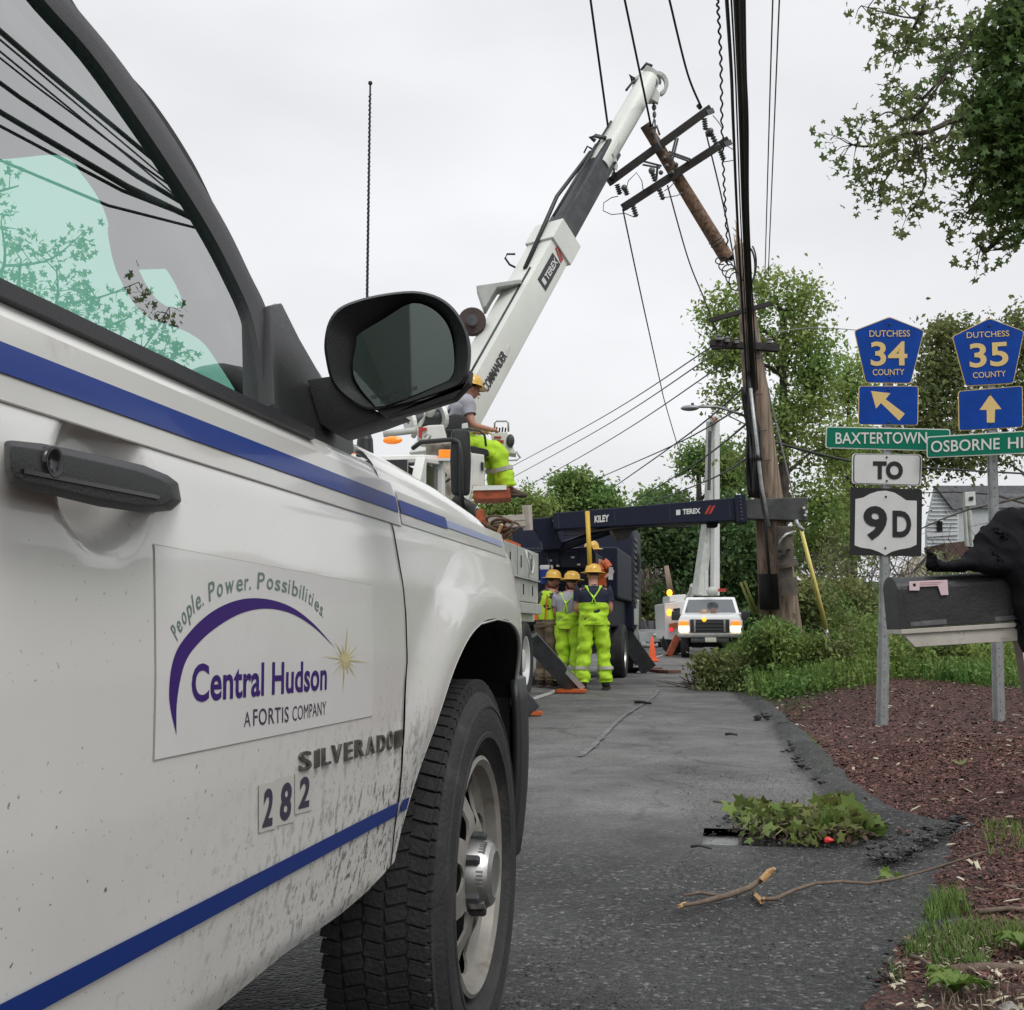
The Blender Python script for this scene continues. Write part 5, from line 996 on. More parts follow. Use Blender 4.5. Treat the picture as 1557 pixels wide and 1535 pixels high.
# boom head
hd_ = empty('boom_head', tb_[3]); hd_.parent = Bo; hd_.location = tb_[3]-base_of(Bo)
polyD([(962,118),(975,110),(985,128),(1000,140),(1002,150),(978,150),(965,135)], 17.35, .18).build('head_frame', M['boomw'], hd_, bevel=.01)
polyD([(979,98),(985,96),(1003,110),(1006,124),(994,122),(980,112)], 17.4, .10).build('head_plate', M['grey'], hd_, bevel=.006)
MB().lathe([(.10,-.04),(.06,-.02),(.06,.02),(.10,.04),(.0,.04)], P(989,127,17.3), -HF, 20).build('sheave', M['dgrey'], hd_, smooth='auto')
rows = []
for k in range(13):
    a = -1.1+k/12*2.5; c0 = P(996,130,17.4); r0, r1 = .135, .185+.0*k
    rows.append([c0+RT*math.cos(a)*r0*1.0-UP*math.sin(a)*r0*-1, c0+RT*math.cos(a)*r1+UP*math.sin(a)*r1])
MB().grid([[p+HF*0 for p in r] for r in rows]).build('pole_guide', M['grey'], hd_, solid=.10)
polyD([(985,130),(995,128),(1004,142),(1001,156),(990,150)], 17.3, .08).build('jaw', M['boomw'], hd_, bevel=.008)
MB().tube([P(965,120,17.3), P(958,114,17.3), P(962,124,17.3), P(970,128,17.3)], .025, 6).tube([P(975,106,17.3), P(983,96,17.3), P(992,100,17.3)], .02, 6).tube([P(952,137,17.2), P(962,124,17.3), P(975,118,17.3)], .018, 6).build('head_hose', M['dgrey'], hd_, smooth=True)
ln = MB().tube([P(993,150,17.35), P(994,168,17.4)], .012, 6).tube([P(996,182,17.45), P(996,196,17.5), P(998,212,17.55)], .012, 6).build('winch_line', M['wire'], Bo)
MB().ell(P(994.5,163,17.4), (.035,.03,.05), 8, 6).ell(P(995,174,17.42), (.03,.03,.055), 8, 6).tube([P(995,180,17.43), P(992,190,17.45), P(996,198,17.45), P(999,190,17.45)], .014, 6).build('hook_block', mat('hook_green', (.10,.14,.12), .5), Bo, smooth=True)
# seated operator
o_ = P(716,655,13.25); fwd = V((RT.x*.9+.1, RT.y*.9, 0)).normalized()
# build in a frame where +y is forward, then turn to face right
J = dict(pelvis=(0,.04,0), chest=(0,.08,.31), neck=(0,.14,.475), head=(0,.20,.55), face=(0,1,-.35), hatup=(0,.2,1),
    lsh=(-.20,.10,.40), rsh=(.20,.10,.40), lel=(-.27,.14,.16), rel=(.27,.14,.14), lwr=(-.16,.36,.14), rwr=(.18,.36,.12),
    lhip=(-.11,.08,-.02), rhip=(.11,.08,-.02), lkn=(-.14,.47,-.08), rkn=(.13,.47,-.12), lan=(-.15,.56,-.50), ran=(.13,.58,-.52), ltoe=(-.16,.72,-.57), rtoe=(.13,.76,-.60))
ph = math.atan2(-(RT.x*.96+FW.x*.28), (RT.y*.96+FW.y*.28))
person(P(690,670,13.35), ph, J, 'operator in a grey shirt and lime trousers seated high on the derrick truck', M['greyshirt'], M['hivis'], bib=.0, strap=M['black'], seated=True, cuff=1)
# ================================================================ NAVY DIGGER TRUCK
nv = empty('digger_truck', (-3.2, 21.5, 0), 'dark navy digger truck with its long boom swung right across the road to the pole', 'truck')
boxm(-4.5, -2.12, 18.9, 24.2, .95, 1.45).build('flatbed', M['navy'], nv, bevel=.02)
boxm(-4.4, -2.2, 18.85, 21.0, 1.45, 2.15).build('body_box', M['navy'], nv, bevel=.03)
boxm(-4.4, -2.0, 21.0, 24.0, 1.45, 2.35).build('side_box', M['navy'], nv, bevel=.03)
nc = boxm(-4.45, -1.98, 24.0, 26.2, .9, 3.0).build('cab', M['navy'], nv, bevel=.06, smooth='auto')
for k in range(11): boxm(-1.985, -1.955, 24.2, 25.1, 1.45+k*.125, 1.52+k*.125).build('louvre', M['dgrey'], nc, bevel=.004)
boxm(-1.985, -1.95, 24.2, 25.0, 1.0, 1.32).build('step_panel', M['grey'], nc)
for k in range(9):
    boxm(-4.0, -2.3, 18.84, 18.80, .98, 1.0) if 0 else None
for (x, y, w_, h_) in ((836,848,.30,.24),(862,850,.34,.26),(884,852,.20,.24)): MB().box(P(x, y, 18.85), (w_, .04, h_)).build('panel_door', M['navy'], nv, bevel=.01)
for (x, y) in ((837,852),(871,847),(848,860),(880,858)): MB().box(P(x, y, 18.78), (.05, .03, .03)).build('latch', M['grey'], nv)
boxm(-4.3, -2.3, 19.0, 26.0, .5, .95).build('chassis', M['dark'], nv)
twheel(-2.02, 22.6, nv, rimm='chrome'); twheel(-2.02, 25.4, nv, rimm='chrome'); twheel(-4.4, 22.6, nv, side=-1)
polyD(roundpoly([(963,842),(969,838),(973,844),(973,868),(969,873),(963,868)], 3), 24.8, .08).build('mirror', M['black'], nv, bevel=.015, smooth='auto')
MB().tube([P(952,838,24.9), P(966,836,24.8), P(968,842,24.8)], .015, 6).tube([P(968,870,24.8), P(966,878,24.8), P(956,880,24.9)], .015, 6).tube([P(954,812,24.9), P(956,890,24.9)], .03, 8).build('mirror_arm', M['black'], nv)
es = MB(); es.lathe([(.05+.02*(k % 2), k*.05) for k in range(16)], P(960,922,25.5), V((0,0,1)), 12, True); es.build('exhaust_stack', M['galv'], nv)
polyD([(926,862),(932,862),(932,881),(925,881)], 18.6, .01).build('paper_notice', M['swhite'], nv)
# boom of the navy truck : mount, beam, extension
mt = polyD([(805,788),(834,786),(838,784),(843,800),(856,826),(853,834),(826,836),(823,822),(806,797)], 18.5, .55).build('boom_mount', M['navy'], nv, bevel=.02)
polyD([(822,838),(900,830),(906,842),(906,860),(822,862)], 18.9, .8).build('turntable', M['navy'], nv, bevel=.02)
n0, n1, n2 = P(843,794,18.5), P(1129,775,18.1), P(1226,775,18.0)
nb_ = MB().beam(n0, n1, .42, .255, .42, .35).build('main_boom', M['navy'], nv, bevel=.015)
MB().beam(n1-(n1-n0).normalized()*.12, n1+(n1-n0).normalized()*.05, .50, .42).build('boom_collar', M['navy'], nv, bevel=.012)
M['extn'] = mat('scuffed_boom', (.05,.052,.054), .5, metal=.3, var=.45, vs=4, dirt=((.12,.09,.07), 5, .56))
MB().beam(n1, n2, .30, .29, .30, .36).build('boom_extension', M['extn'], nv, bevel=.012)
bf = (n1-n0).normalized(); nn_ = bf.cross(V((0,0,1))).normalized(); nup = nn_.cross(bf)
def onbm(x, y): 
    v = D(x, y); pt = n0+nn_*.215; n = nn_; t = ((pt-CAM).dot(n))/v.dot(n); return CAM+v*t
for s_, a in (('KILEY', ((904,794),(926,792),(904,784))), ('TEREX', ((1038,781.5),(1065,779.8),(1038,773.8)))): text_on(s_, quadfn(*[onbm(*q) for q in a], off=nn_*.004), M['swhite'], nb_, 'lettering', .04)
MB().add([onbm(*q)+nn_*.004 for q in ((1028,783),(1034.5,782.6),(1034.5,774.5),(1028,775))], [(0,1,2,3)]).build('logo_square', M['swhite'], nb_, fix=False)
for k in (0, 6): MB().add([onbm(x+k, y)+nn_*.004 for x, y in ((1071,781.5),(1075,781.3),(1082,768),(1078,768.5))], [(0,1,2,3)]).build('red_slash', M['red'], nb_, fix=False)
MB().tube([P(852,832,18.6), P(925,806,18.4)], .075, 10).build('lift_cylinder', M['navy'], nv, smooth=True)
polyD([(920,800),(985,796),(960,808),(955,818),(940,820),(930,806)], 18.4, .3).build('cylinder_mount', M['dgrey'], nv, bevel=.01)
polyD([(1076,793),(1093,792),(1091,801),(1078,801)], 18.1, .2).build('boom_roller', M['dark'], nv, bevel=.01)
bd_ = (n1-n0)
for k, o_ in enumerate((-.15,-.19)): MB().tube([n0+bd_*t+nn_*.16+nup*(o_-.03*math.sin(t*9+k)) for t in np.linspace(.05,.72,14)], .014, 6).build('hose', M['black'], nv, smooth=True)
for k in range(7): MB().lathe([(.016,0),(.016,.012),(0,.014)], n1+nn_*.252+nup*(-.16+.053*k)-bf*.03, nn_, 8).build('collar_bolt', M['dgrey'], nv)
for k, t in enumerate((.03,.33,.62,.93)): MB().beam(n0+bd_*t+nn_*.212-nup*.125, n0+bd_*t+nn_*.212+nup*.125, .012, .006).build('weld_seam', M['dgrey'], nb_)
for x, y, rr_ in ((833,845,.03),(905,856,.05),(912,900,.04),(916,930,.05)): MB().tube([P(x, y, 18.7), P(x+4, y+20, 18.6), P(x-2, y+42, 18.7)], rr_*.5, 6).build('hose', M['black'], nv, smooth=True)
# auger motor hanging at the boom tip
ag = empty('auger_motor', P(1195,830,17.8)); ag.parent = nv; ag.location = P(1195,830,17.8)-base_of(nv); M['augm'] = mat('dusty_brown_steel', (.085,.07,.058), .75, var=.45, vs=6, dirt=((.22,.17,.13), 7, .6))
for (x, y0, y1, r, nm) in ((1192,800,858,13,'motor_case'),(1196,855,861,16.5,'flange'),(1194,860,880,10.5,'gear_neck'),(1197,878,905,14,'drive_case')):
    a, b_ = P(x, y0, 17.8), P(x+1.5, y1, 17.8); MB().lathe([(0,0),(r*.0098,0),(r*.0098,(a-b_).length),(0,(a-b_).length)], b_, (a-b_).normalized(), 24).build(nm, M['augm'], ag, smooth='auto')
for p_ in ((1186,838),(1199,836),(1190,845),(1186,848)): MB().box(P(*p_, 17.64), (.06,.04,.03)).build('motor_slot', M['dark'], ag)
MB().tube([P(1184,835,17.6), P(1186,822,17.6), P(1195,812,17.6), P(1207,808,17.7)], .022, 6).tube([P(1210,790,17.7), P(1214,800,17.7), P(1222,806,17.7)], .03, 6).build('motor_hose', M['galv'], ag, smooth=True)
for p_ in ((1222,772),(1224,783),(1226,778)): MB().lathe([(.022,0),(.022,.03),(0,.03)], P(*p_, 17.82), -HF, 8).build('tip_pin', M['grey'], nv)
# second outrigger of the navy truck
leg(((938,950),(984,1015)), 24.5, 25.0, nv, None, .34); leg(((968,912),(966,1014)), 24.6, 24.8, nv, None, .10, 'grey', 'stabiliser_post')
# yellow hot stick, cooler, boards, cones
tag(MB().tube([P(893,777,18.0), P(898,880,17.9)], .035, 10).build('hot_stick', mat('yellow_pole', (.55,.36,.04), .5), None, smooth=True), 'long yellow pole hanging upright from the navy boom beside the lettering', 'pole')
ck = empty('cooler', P(831,868,18.7), 'white and blue drink cooler on the navy truck bed', 'cooler'); MB().lathe([(.0,0),(.10,0),(.11,.04),(.10,.07),(0,.075)], P(831,866,18.7), V((0,0,1)), 20).build('lid', M['swhite'], ck, smooth='auto'); MB().lathe([(.0,-.22),(.10,-.22),(.11,0),(0,0)], P(831,866,18.7), V((0,0,1)), 20).build('body', M['blue'], ck, smooth='auto')
J2 = std(1.75, 'side', lean=.06, headdown=.08); J2['lel'] = (-.33,.10,1.25); J2['lwr'] = (-.30,.25,1.2); J2['rel'] = (.33,.10,1.25); J2['rwr'] = (.34,.28,1.18); J2['face'] = (.1,1,-.3)
for k in ('lsh','rsh'): pass
b2 = P(905,846,20.0); person(V((b2.x, b2.y, b2.z-1.52)), R_(170), J2, 'worker in an orange shirt standing behind the navy truck', M['orange'], M['navyshirt'], sleeve=.55)
def cone(loc, label, tilt=None):
    c = empty('traffic_cone', loc, label, 'traffic cone', 'orange traffic cones on the far road'); l = V(loc)
    MB().lathe([(.14,.03),(.10,.2),(.035,.68),(.02,.70),(0,.70)], l, V((0,0,1)), 18).build('cone_body', M['orange'], c, smooth='auto'); MB().box(l+V((0,0,.015)), (.38,.38,.03)).build('base', M['orange'], c, bevel=.005)
    MB().lathe([(.083,.30),(.058,.46)], l+V((0,0,.0)), V((0,0,1)), 18).build('white_band', M['swhite'], c, smooth=True, solid=-.003)
    if tilt: c.rotation_euler = tilt
    return c
def gg(px, d): p = P(px, 1000, d); return V((p.x, p.y, .012))
M['orange'] = mat('cone_orange', (.75,.10,.02), .5, var=.1)
cone(gg(941,31), 'traffic cone under the navy truck, leftmost of the cones'); cone(gg(951,31.4), 'traffic cone under the navy truck, beside the leftmost cone'); cone(gg(992,34), 'traffic cone standing by the left utility truck')
M['plank'] = mat('old_plank', (.14,.07,.05), .8, var=.4)
for a, b_, lb3 in (((968,1020),(1000,1019),'flat brown plank on the road under the rear outrigger'),((995,1022),(1026,1024),'thin brown plank lying on the road further right')):
    A, B = PG(*a), PG(*b_); tag(MB().beam(A+V((0,0,.04)), B+V((0,0,.04)), .3, .06).build('plank', M['plank'], None, bevel=.005), lb3, 'plank', 'planks under the outrigger')
# ================================================================ F-type bucket truck far away
bt = empty('bucket_truck', gg(1080,38), 'white bucket truck facing the camera with its headlights on', 'truck')
bb = bt.location.copy(); bt['_x'] = 0; del bt['_x']
def L3(x, y, z): return bb+V((x, y, z))
def bxl(x0, x1, y0, y1, z0, z1, nm, m, bev=.02, par=None): return boxm(bb.x+x0, bb.x+x1, bb.y+y0, bb.y+y1, z0, z1).build(nm, m, par or bt, bevel=bev, smooth='auto')
M['fwhite'] = mat('fleet_white', (.70,.72,.73), .35, coat=.4)
MB().add([L3(-1.0,0,.78),L3(1.0,0,.78),L3(1.0,.0,1.18),L3(.92,.05,1.34),L3(-.92,.05,1.34),L3(-1.0,0,1.18),L3(-1.0,1.3,.78),L3(1.0,1.3,.78),L3(1.0,1.3,1.30),L3(.92,1.3,1.46),L3(-.92,1.3,1.46),L3(-1.0,1.3,1.30)], [(0,1,2,3,4,5),(0,6,7,1),(1,7,8,2),(2,8,9,3),(3,9,10,4),(4,10,11,5),(5,11,6,0),(6,11,10,9,8,7)]).build('hood', M['fwhite'], bt, bevel=.04, smooth='auto')
MB().add([L3(-.98,1.2,1.3),L3(.98,1.2,1.3),L3(.80,1.75,1.98),L3(-.80,1.75,1.98),L3(-.98,3.0,1.3),L3(.98,3.0,1.3),L3(.80,2.9,2.0),L3(-.80,2.9,2.0)], [(0,1,2,3),(4,7,6,5),(3,2,6,7),(0,3,7,4),(1,5,6,2)]).build('cab', M['fwhite'], bt, bevel=.05, smooth='auto')
M['ws'] = mat('sky_glass', (.05,.06,.07), .05, coat=1, spec=1)
MB().add([L3(-.86,1.225,1.37),L3(.86,1.225,1.37),L3(.72,1.68,1.90),L3(-.72,1.68,1.90)], [(0,1,2,3)]).build('windshield', M['ws'], bt, fix=False)
MB().beam(L3(0,1.20,1.36), L3(-.5,1.21,1.40), .03, .02).beam(L3(.6,1.20,1.36), L3(.15,1.21,1.40), .03, .02).build('wiper', M['black'], bt, kind='stuff')
bxl(-.62,.62,-.05,.04,.82,1.24,'grille',M['black'],.02)
for z in (.90,1.0,1.11): bxl(-.5,.5,-.07,-.045,z,z+.035,'grille_bar',M['dgrey'],.005)
bxl(-.50,-.44,-.08,-.04,.84,1.22,'grille_frame',M['chrome'],.01); bxl(.44,.50,-.08,-.04,.84,1.22,'grille_frame',M['chrome'],.01)
HL = mat('lit_headlight', (1,.85,.6), .3, emit=(1,.78,.50,5)); 
for x in (-.82,.82):
    bxl(x-.15,x+.15,-.03,.03,.84,1.02,'headlight',HL,.02); bxl(x-.14,x+.14,-.03,.03,1.03,1.18,'turn_signal',mat('lit_signal', (.9,.25,.03), .4, emit=(1,.2,.02,1.0)),.02)
    bxl(x*1.38-.14,x*1.38+.14,1.2,1.3,1.22,1.52,'mirror',M['black'],.03); MB().beam(L3(x*1.1,1.3,1.38), L3(x*1.3,1.25,1.38), .04, .03).build('mirror_arm', M['black'], bt)
    MB().lathe([(.25,-.02),(.40,0),(.42,-.04),(.42,-.25),(.25,-.25)], L3(x*1.15,.75,.42), V((1 if x > 0 else -1,0,0)), 28, True).build('tyre', M['rubber'], bt, smooth='auto')
bxl(-1.02,1.02,-.22,-.04,.66,.80,'bumper',M['chrome'],.03); bxl(-.6,.6,-.2,-.05,.5,.64,'lower_bumper',M['dgrey'],.03)
pt_ = bxl(-.15,.20,-.25,-.21,.52,.66,'licence_plate',mat('plate_cream', (.5,.5,.42), .5),.005); MB().ell(L3(-.17,-.09,1.22), (.07,.04,.07), 12, 8).build('warning_light', mat('lit_amber', (1,.4,.02), .3, emit=(1,.35,.02,2.0)), bt)
bxl(.02,.2,1.0,1.1,1.42,1.62,'dash_box',mat('cardboard', (.2,.12,.08), .8),.01); MB().ell(L3(-.2,1.05,1.47), (.12,.1,.1), 10, 8).build('dash_helmet', mat('tan', (.4,.25,.15), .6), bt)
bxl(-1.05,1.05,3.1,7,.75,1.5,'utility_body',M['fwhite'],.03); bxl(-.8,.8,.5,6,.35,.7,'chassis',M['dark'],.02)
for pts, w0, w1, m_ in (([(1062,905),(1078,778)],.42,.34,'grey'),([(1077,800),(1079,640)],.26,.20,'grey'),([(1087,905),(1088,632)],.27,.24,'swhite')):
    a = P(*pts[0], 41); b_ = P(*pts[1], 41.5); MB().beam(a, b_, w0, w0*.8, w1, w1*.8).build('boom_arm', M[m_], bt, bevel=.03)
MB().beam(P(1078,745,40.85), P(1079.5,655,41.0), .12, .05).build('boom_slot', M['dgrey'], bt); bkt = polyD([(1080,634),(1093,633),(1093,641),(1080,641)], 41.0, .4).build('boom_tip', M['swhite'], bt, bevel=.02)
for k in range(2): MB().beam(P(1081+k*6,633,40.95), P(1087+k*5,641,40.95), .04, .03).build('red_stripe', M['red'], bkt)
MB().beam(P(1074,905,40), P(1074,868,40), .12, .10).build('bucket_post', M['swhite'], bt); MB().ell(P(1083,899,39.6), (.2,.15,.16), 10, 8).build('turret', M['grey'], bt, smooth=True); polyD([(1092,895),(1104,894),(1104,899),(1092,899)], 40.5, .3).build('red_rail', M['red'], bt); 
MB().beam(P(1101,960,40), P(1092,850,41), .14, .1) 
# utility truck to its left
ut = empty('utility_truck', gg(1024,43), 'white utility truck body with amber lamps left of the bucket truck', 'truck')
polyD([(1010,917),(1046,912),(1046,975),(1013,972)], 43, 3).build('body', M['fwhite'], ut, bevel=.04); polyD([(1018,905),(1043,903),(1044,914),(1018,915)], 43.3, 2).build('cap', M['fwhite'], ut, bevel=.04); polyD([(1013,972),(1046,974),(1046,985),(1016,984)], 43, 2).build('underbody', M['dark'], ut)
am2 = mat('lit_beacon', (1,.45,.03), .3, emit=(1,.38,.02,3))
for x, y in ((1018,901),(1018,931)): MB().ell(P(x, y, 42.8), (.10,.08,.12), 12, 8).build('beacon', am2, ut)
MB().ell(P(1021,957,42.9), (.07,.05,.07), 10, 8).build('tail_light', mat('lit_red', (.8,.02,.02), .3, emit=(1,.02,.03,.8)), ut); polyD([(1024,925),(1034,924),(1034,938),(1024,938)], 42.6, .1).build('mirror', M['black'], ut)
polyD([(1018,948),(1030,946),(1030,954),(1018,955)], 42.9, .1).build('orange_panel', mat('orange_p', (.45,.15,.06), .6), ut); leg(((1030,968),(1016,998)), 41.5, 41, ut, None, .22, 'rust'); MB().tube([P(1045,912,42.5), P(1052,900,42.2), P(1054,890,42)], .12, 8).build('boom_foot', M['grey'], ut)
MB().lathe([(.25,-.02),(.42,0),(.44,-.04),(.44,-.25),(.25,-.25)], gg(1024,43.5)+V((0,0,.43)), V((0,-1,0)), 24, True).build('wheel', M['rubber'], ut)
# oncoming parked car glimpsed behind the outrigger
cr_ = empty('parked_car', gg(979,62), 'silver car seen behind the outrigger of the navy truck', 'car'); c0 = cr_.location.copy()
MB().add([c0+V(q) for q in ((-.85,0,.3),(.85,0,.3),(.85,.05,.8),(.6,1.2,.95),(-.6,1.2,.95),(-.85,.05,.8),(-.85,4,.3),(.85,4,.3),(.85,4,.95),(-.85,4,.95))], [(0,1,2,5),(5,2,3,4),(1,7,8,3,2),(0,5,4,9,6),(4,3,8,9)]).build('body', mat('silver', (.4,.41,.42), .3, metal=.6), cr_, bevel=.05, smooth='auto')
MB().add([c0+V(q) for q in ((-.6,1.2,.95),(.6,1.2,.95),(.5,1.8,1.4),(-.5,1.8,1.4),(-.5,3,1.4),(.5,3,1.4),(.65,3.6,.95),(-.65,3.6,.95))], [(0,1,2,3),(3,2,5,4),(1,6,5,2),(0,3,4,7),(4,5,6,7)]).build('cabin', M['gloss'], cr_, bevel=.04, smooth='auto')
for k in (-.62,.62): MB().ell(c0+V((k,.02,.65)), (.16,.06,.08), 10, 8).build('headlight', M['swhite'], cr_); MB().lathe([(0,-.1),(.32,-.1),(.32,.1),(0,.1)], c0+V((k*1.3,.8,.32)), V((1,0,0)), 20).build('wheel', M['rubber'], cr_)
# ================================================================ UTILITY POLES
def woodmat(name, c, d, sc=(26,26,1.2)):
    m = bpy.data.materials.new(name); m.use_nodes = True; t = m.node_tree; b = t.nodes['Principled BSDF']; lk = t.links.new; c_ = t.nodes.new('ShaderNodeTexCoord'); mp_ = t.nodes.new('ShaderNodeMapping'); mp_.inputs['Scale'].default_value = sc; lk(c_.outputs['Object'], mp_.inputs[0])
    n = t.nodes.new('ShaderNodeTexNoise'); n.inputs['Scale'].default_value = 1; n.inputs['Detail'].default_value = 7; n.inputs['Roughness'].default_value = .65; lk(mp_.outputs[0], n.inputs['Vector']); r = t.nodes.new('ShaderNodeValToRGB'); e = r.color_ramp.elements; e[0].position = .36; e[0].color = (*d, 1); e[1].position = .64; e[1].color = (*c, 1)
    lk(n.outputs[0], r.inputs[0]); lk(r.outputs[0], b.inputs['Base Color']); b.inputs['Roughness'].default_value = .85; u = t.nodes.new('ShaderNodeBump'); u.inputs['Strength'].default_value = .6; u.inputs['Distance'].default_value = .015; lk(n.outputs[0], u.inputs['Height']); lk(u.outputs[0], b.inputs['Normal']); return m
M['pole'] = woodmat('weathered_pole', (.31,.235,.175), (.095,.068,.05)); M['pole2'] = woodmat('pale_pole', (.34,.26,.20), (.14,.10,.08)); M['darkwood'] = mat('dark_crossarm', (.022,.019,.018), .8, var=.5, vs=10); M['splint'] = mat('splintered_wood', (.42,.32,.22), .8, var=.3, vs=20); M['insul'] = mat('grey_insulator', (.10,.10,.105), .35, var=.3)
PD = 18.2
def polepts(px, r): return [P(x, y, PD) for x, y in px], [q/2/FPX*PD for q in r]
up_ = empty('utility_pole', P(1186,905,PD), 'thick brown utility pole leaning left, its splintered top broken off beside the cables', 'utility pole')
pts, rs = polepts(((1124,372),(1130,420),(1141,500),(1151,580),(1162,680),(1172,760),(1184,850),(1194,930),(1200,975)), (15,19,25,29,34,37,40,43,44))
MB().tube(pts, rs, 20).build('pole', M['pole'], up_, smooth='auto')
for k, (x, h, w_) in enumerate(((1119,338,3.5),(1123,352,5),(1127,360,4),(1116,358,2.5),(1130,366,3))): MB().tube([P(1124+(x-1122)*.6,382,PD), P(x,h,PD)], [w_/2/FPX*PD*2, .004], 5).build('splinter', M['splint'], up_)
for a, b_ in (((1114,355),(1122,362)),((1113,345),(1120,352)),((1117,333),(1121,345)),((1110,392),(1118,372))): MB().tube([P(*b_,PD), P(*a,PD)], [.012,.003], 4).build('splinter', M['splint'], up_)
for c in ((1150,600),(1157,655),(1163,700),(1147,545)): MB().tube([P(c[0]-4,c[1],PD-.2), P(c[0]+9,c[1]-1,PD-.2)], .008, 5).build('pole_step', M['dgrey'], up_)
# cross bars on the pole
for a, b_, w_ in (((1079,487),(1172,461),.07),((1080,521),(1184,530),.10),((1082,527),(1180,524),.08)):
    MB().beam(P(*a,PD-.25), P(*b_,PD-.1), w_, w_).build('crossarm', M['darkwood'], up_, bevel=.006)
for x, y in ((1093,517),(1106,520),(1120,522),(1170,522)): MB().lathe([(.0,0),(.045,0),(.035,.05),(.05,.06),(.0,.10)], P(x, y, PD-.3), V((0,0,1)), 10).build('insulator', M['insul'], up_, smooth='auto')
# conduits, risers, black wrap
for pp, r in ((((1137,560),(1146,640),(1153,700),(1163,790),(1172,900)),.022),(((1141,590),(1151,680),(1158,740),(1169,800)),.03),(((1135,520),(1140,600),(1147,690),(1150,752)),.016)): MB().tube([P(x, y, PD-.28) for x, y in pp], r, 8).build('conduit', M['galv'] if r > .025 else M['wire'], up_, smooth=True)
for k in range(9): x0 = 1131+k*1.9; MB().tube([P(x0+math.sin(k+y*.05)*2.5+(y-600)*.055, y, PD-.1+.1*math.sin(k)) for y in range(588, 760, 14)], .016+.01*(k % 2), 6).build('riser_cable', M['wire'], up_, smooth=True)
o2 = MB().tube([P(1128,470,PD), P(1134,575,PD), P(1148,690,PD+.1), P(1158,780,PD+.1), P(1163,880,PD+.1), P(1166,960,PD+.1)], [.045,.06,.085,.10,.11,.115], 12).build('stub_pole', M['pole'], None, smooth=True)
tag(o2, 'thinner dark utility pole standing just left of the thick broken one', 'utility pole')
MB().tube([P(1169,872,PD-.05), P(1172,925,PD-.05)], .17, 12).build('black_wrap', M['dark'], up_, smooth=True)
# guy wire with yellow guard
gy = empty('guy_wire', PG(1268,1013,.3), 'steel guy wire with a long yellow guard anchored in the grass', 'guy wire'); g0, g1, g2, g3 = P(1155,560,PD), P(1217,800,18.7), P(1256,955,19.0), P(1268,1015,19.1)
MB().tube([P(1148,500,PD-.2), P(1172,610,18.3), g1, g2, g3], .013, 6).build('wire', M['galv'], gy); MB().tube([g1, g2], [.026,.042], 10).build('yellow_guard', mat('guard_yellow', (.74,.64,.20), .5, var=.1), gy, smooth=True); MB().tube([g2, g3], .03, 8).build('anchor_rod', M['galv'], gy, smooth=True)
for t0 in (.1,.3,.45,.6): MB().beam(g2.lerp(g3, t0), g2.lerp(g3, t0+.07), .09, .05).build('clamp', M['dgrey'], gy)
# broken-off top hanging from the boom
bt_ = empty('broken_pole_top', P(1045,290,17.6), 'broken pole top with two dark crossarms hanging tilted from the boom hook', 'utility pole')
T0, T1 = P(981,190,17.45), P(1105,392,17.9); M['bpole'] = woodmat('brown_pole', (.27,.17,.11), (.075,.045,.03), (20,20,20))
MB().tube([T0, T0.lerp(T1,.25), T0.lerp(T1,.6), T1], [.078,.088,.10,.108], 16).build('pole', M['bpole'], bt_, smooth='auto')
MB().tube([T0-(T1-T0).normalized()*.01, T0.lerp(T1,.10)], .081, 16).build('pole_cap', mat('cap_brown', (.09,.06,.045), .8, var=.3), bt_)
for t0 in (.86,.885): a = T0.lerp(T1, t0); MB().lathe([(.112,-.01),(.118,0),(.112,.01)], a, (T1-T0).normalized(), 18).build('band', M['dgrey'], bt_)
ch_ = MB()
for k in range(16): a = T1+V((random.uniform(-.07,.07), random.uniform(-.07,.07), .02)); ch_.tube([a, a+(T1-T0).normalized()*random.uniform(.02,.14)], [.03,.006], 5)
ch_.build('charred_break', M['dark'], bt_, kind='stuff')
arms = (((926,277),(1079,165),17.35),((948,315),(1106,213),17.35))
for i, (a, b_, d_) in enumerate(arms):
    ca = MB().beam(P(*a,d_), P(*b_,d_+.25), .115, .13, up=FW, roll=.2).build('crossarm', M['darkwood'], bt_, bevel=.006)
    MB().beam(P(b_[0]-1,b_[1]+1,d_+.2), P(b_[0]+2,b_[1]+8,d_+.2), .04, .12).build('end_bolt', M['dgrey'], ca)
def insu(px, py, dx, dy, d=17.25, sc=1.0, n=5):
    a = P(px, py, d); ax = (P(px+dx, py+dy, d)-a).normalized(); L0 = (P(px+dx, py+dy, d)-a).length; pr = [(0,0)]
    for k in range(n): pr += [(.045*sc, L0*(k+.2)/n), (.022*sc, L0*(k+.7)/n)]
    pr += [(0, L0)]; return MB().lathe(pr, a, ax, 12).build('insulator', M['insul'], bt_, smooth='auto')
for q in ((932,271,3,-10),(938,280,5,16),(1065,160,-4,4),(1071,180,2,18),(1078,198,-1,10),(1091,222,-10,-20),(1094,226,7,18),(949,283,5,14),(962,312,6,18),(990,258,7,18),(1001,284,8,20)): insu(*q)
MB().ell(P(1080,199,17.2), (.05,.05,.05), 10, 8).build('bushing', M['insul'], bt_, smooth=True); MB().ell(P(991,259,17.2), (.05,.05,.05), 10, 8).build('bushing', M['insul'], bt_, smooth=True); MB().ell(P(949,285,17.2), (.045,.045,.045), 10, 8).build('bushing', M['insul'], bt_, smooth=True)
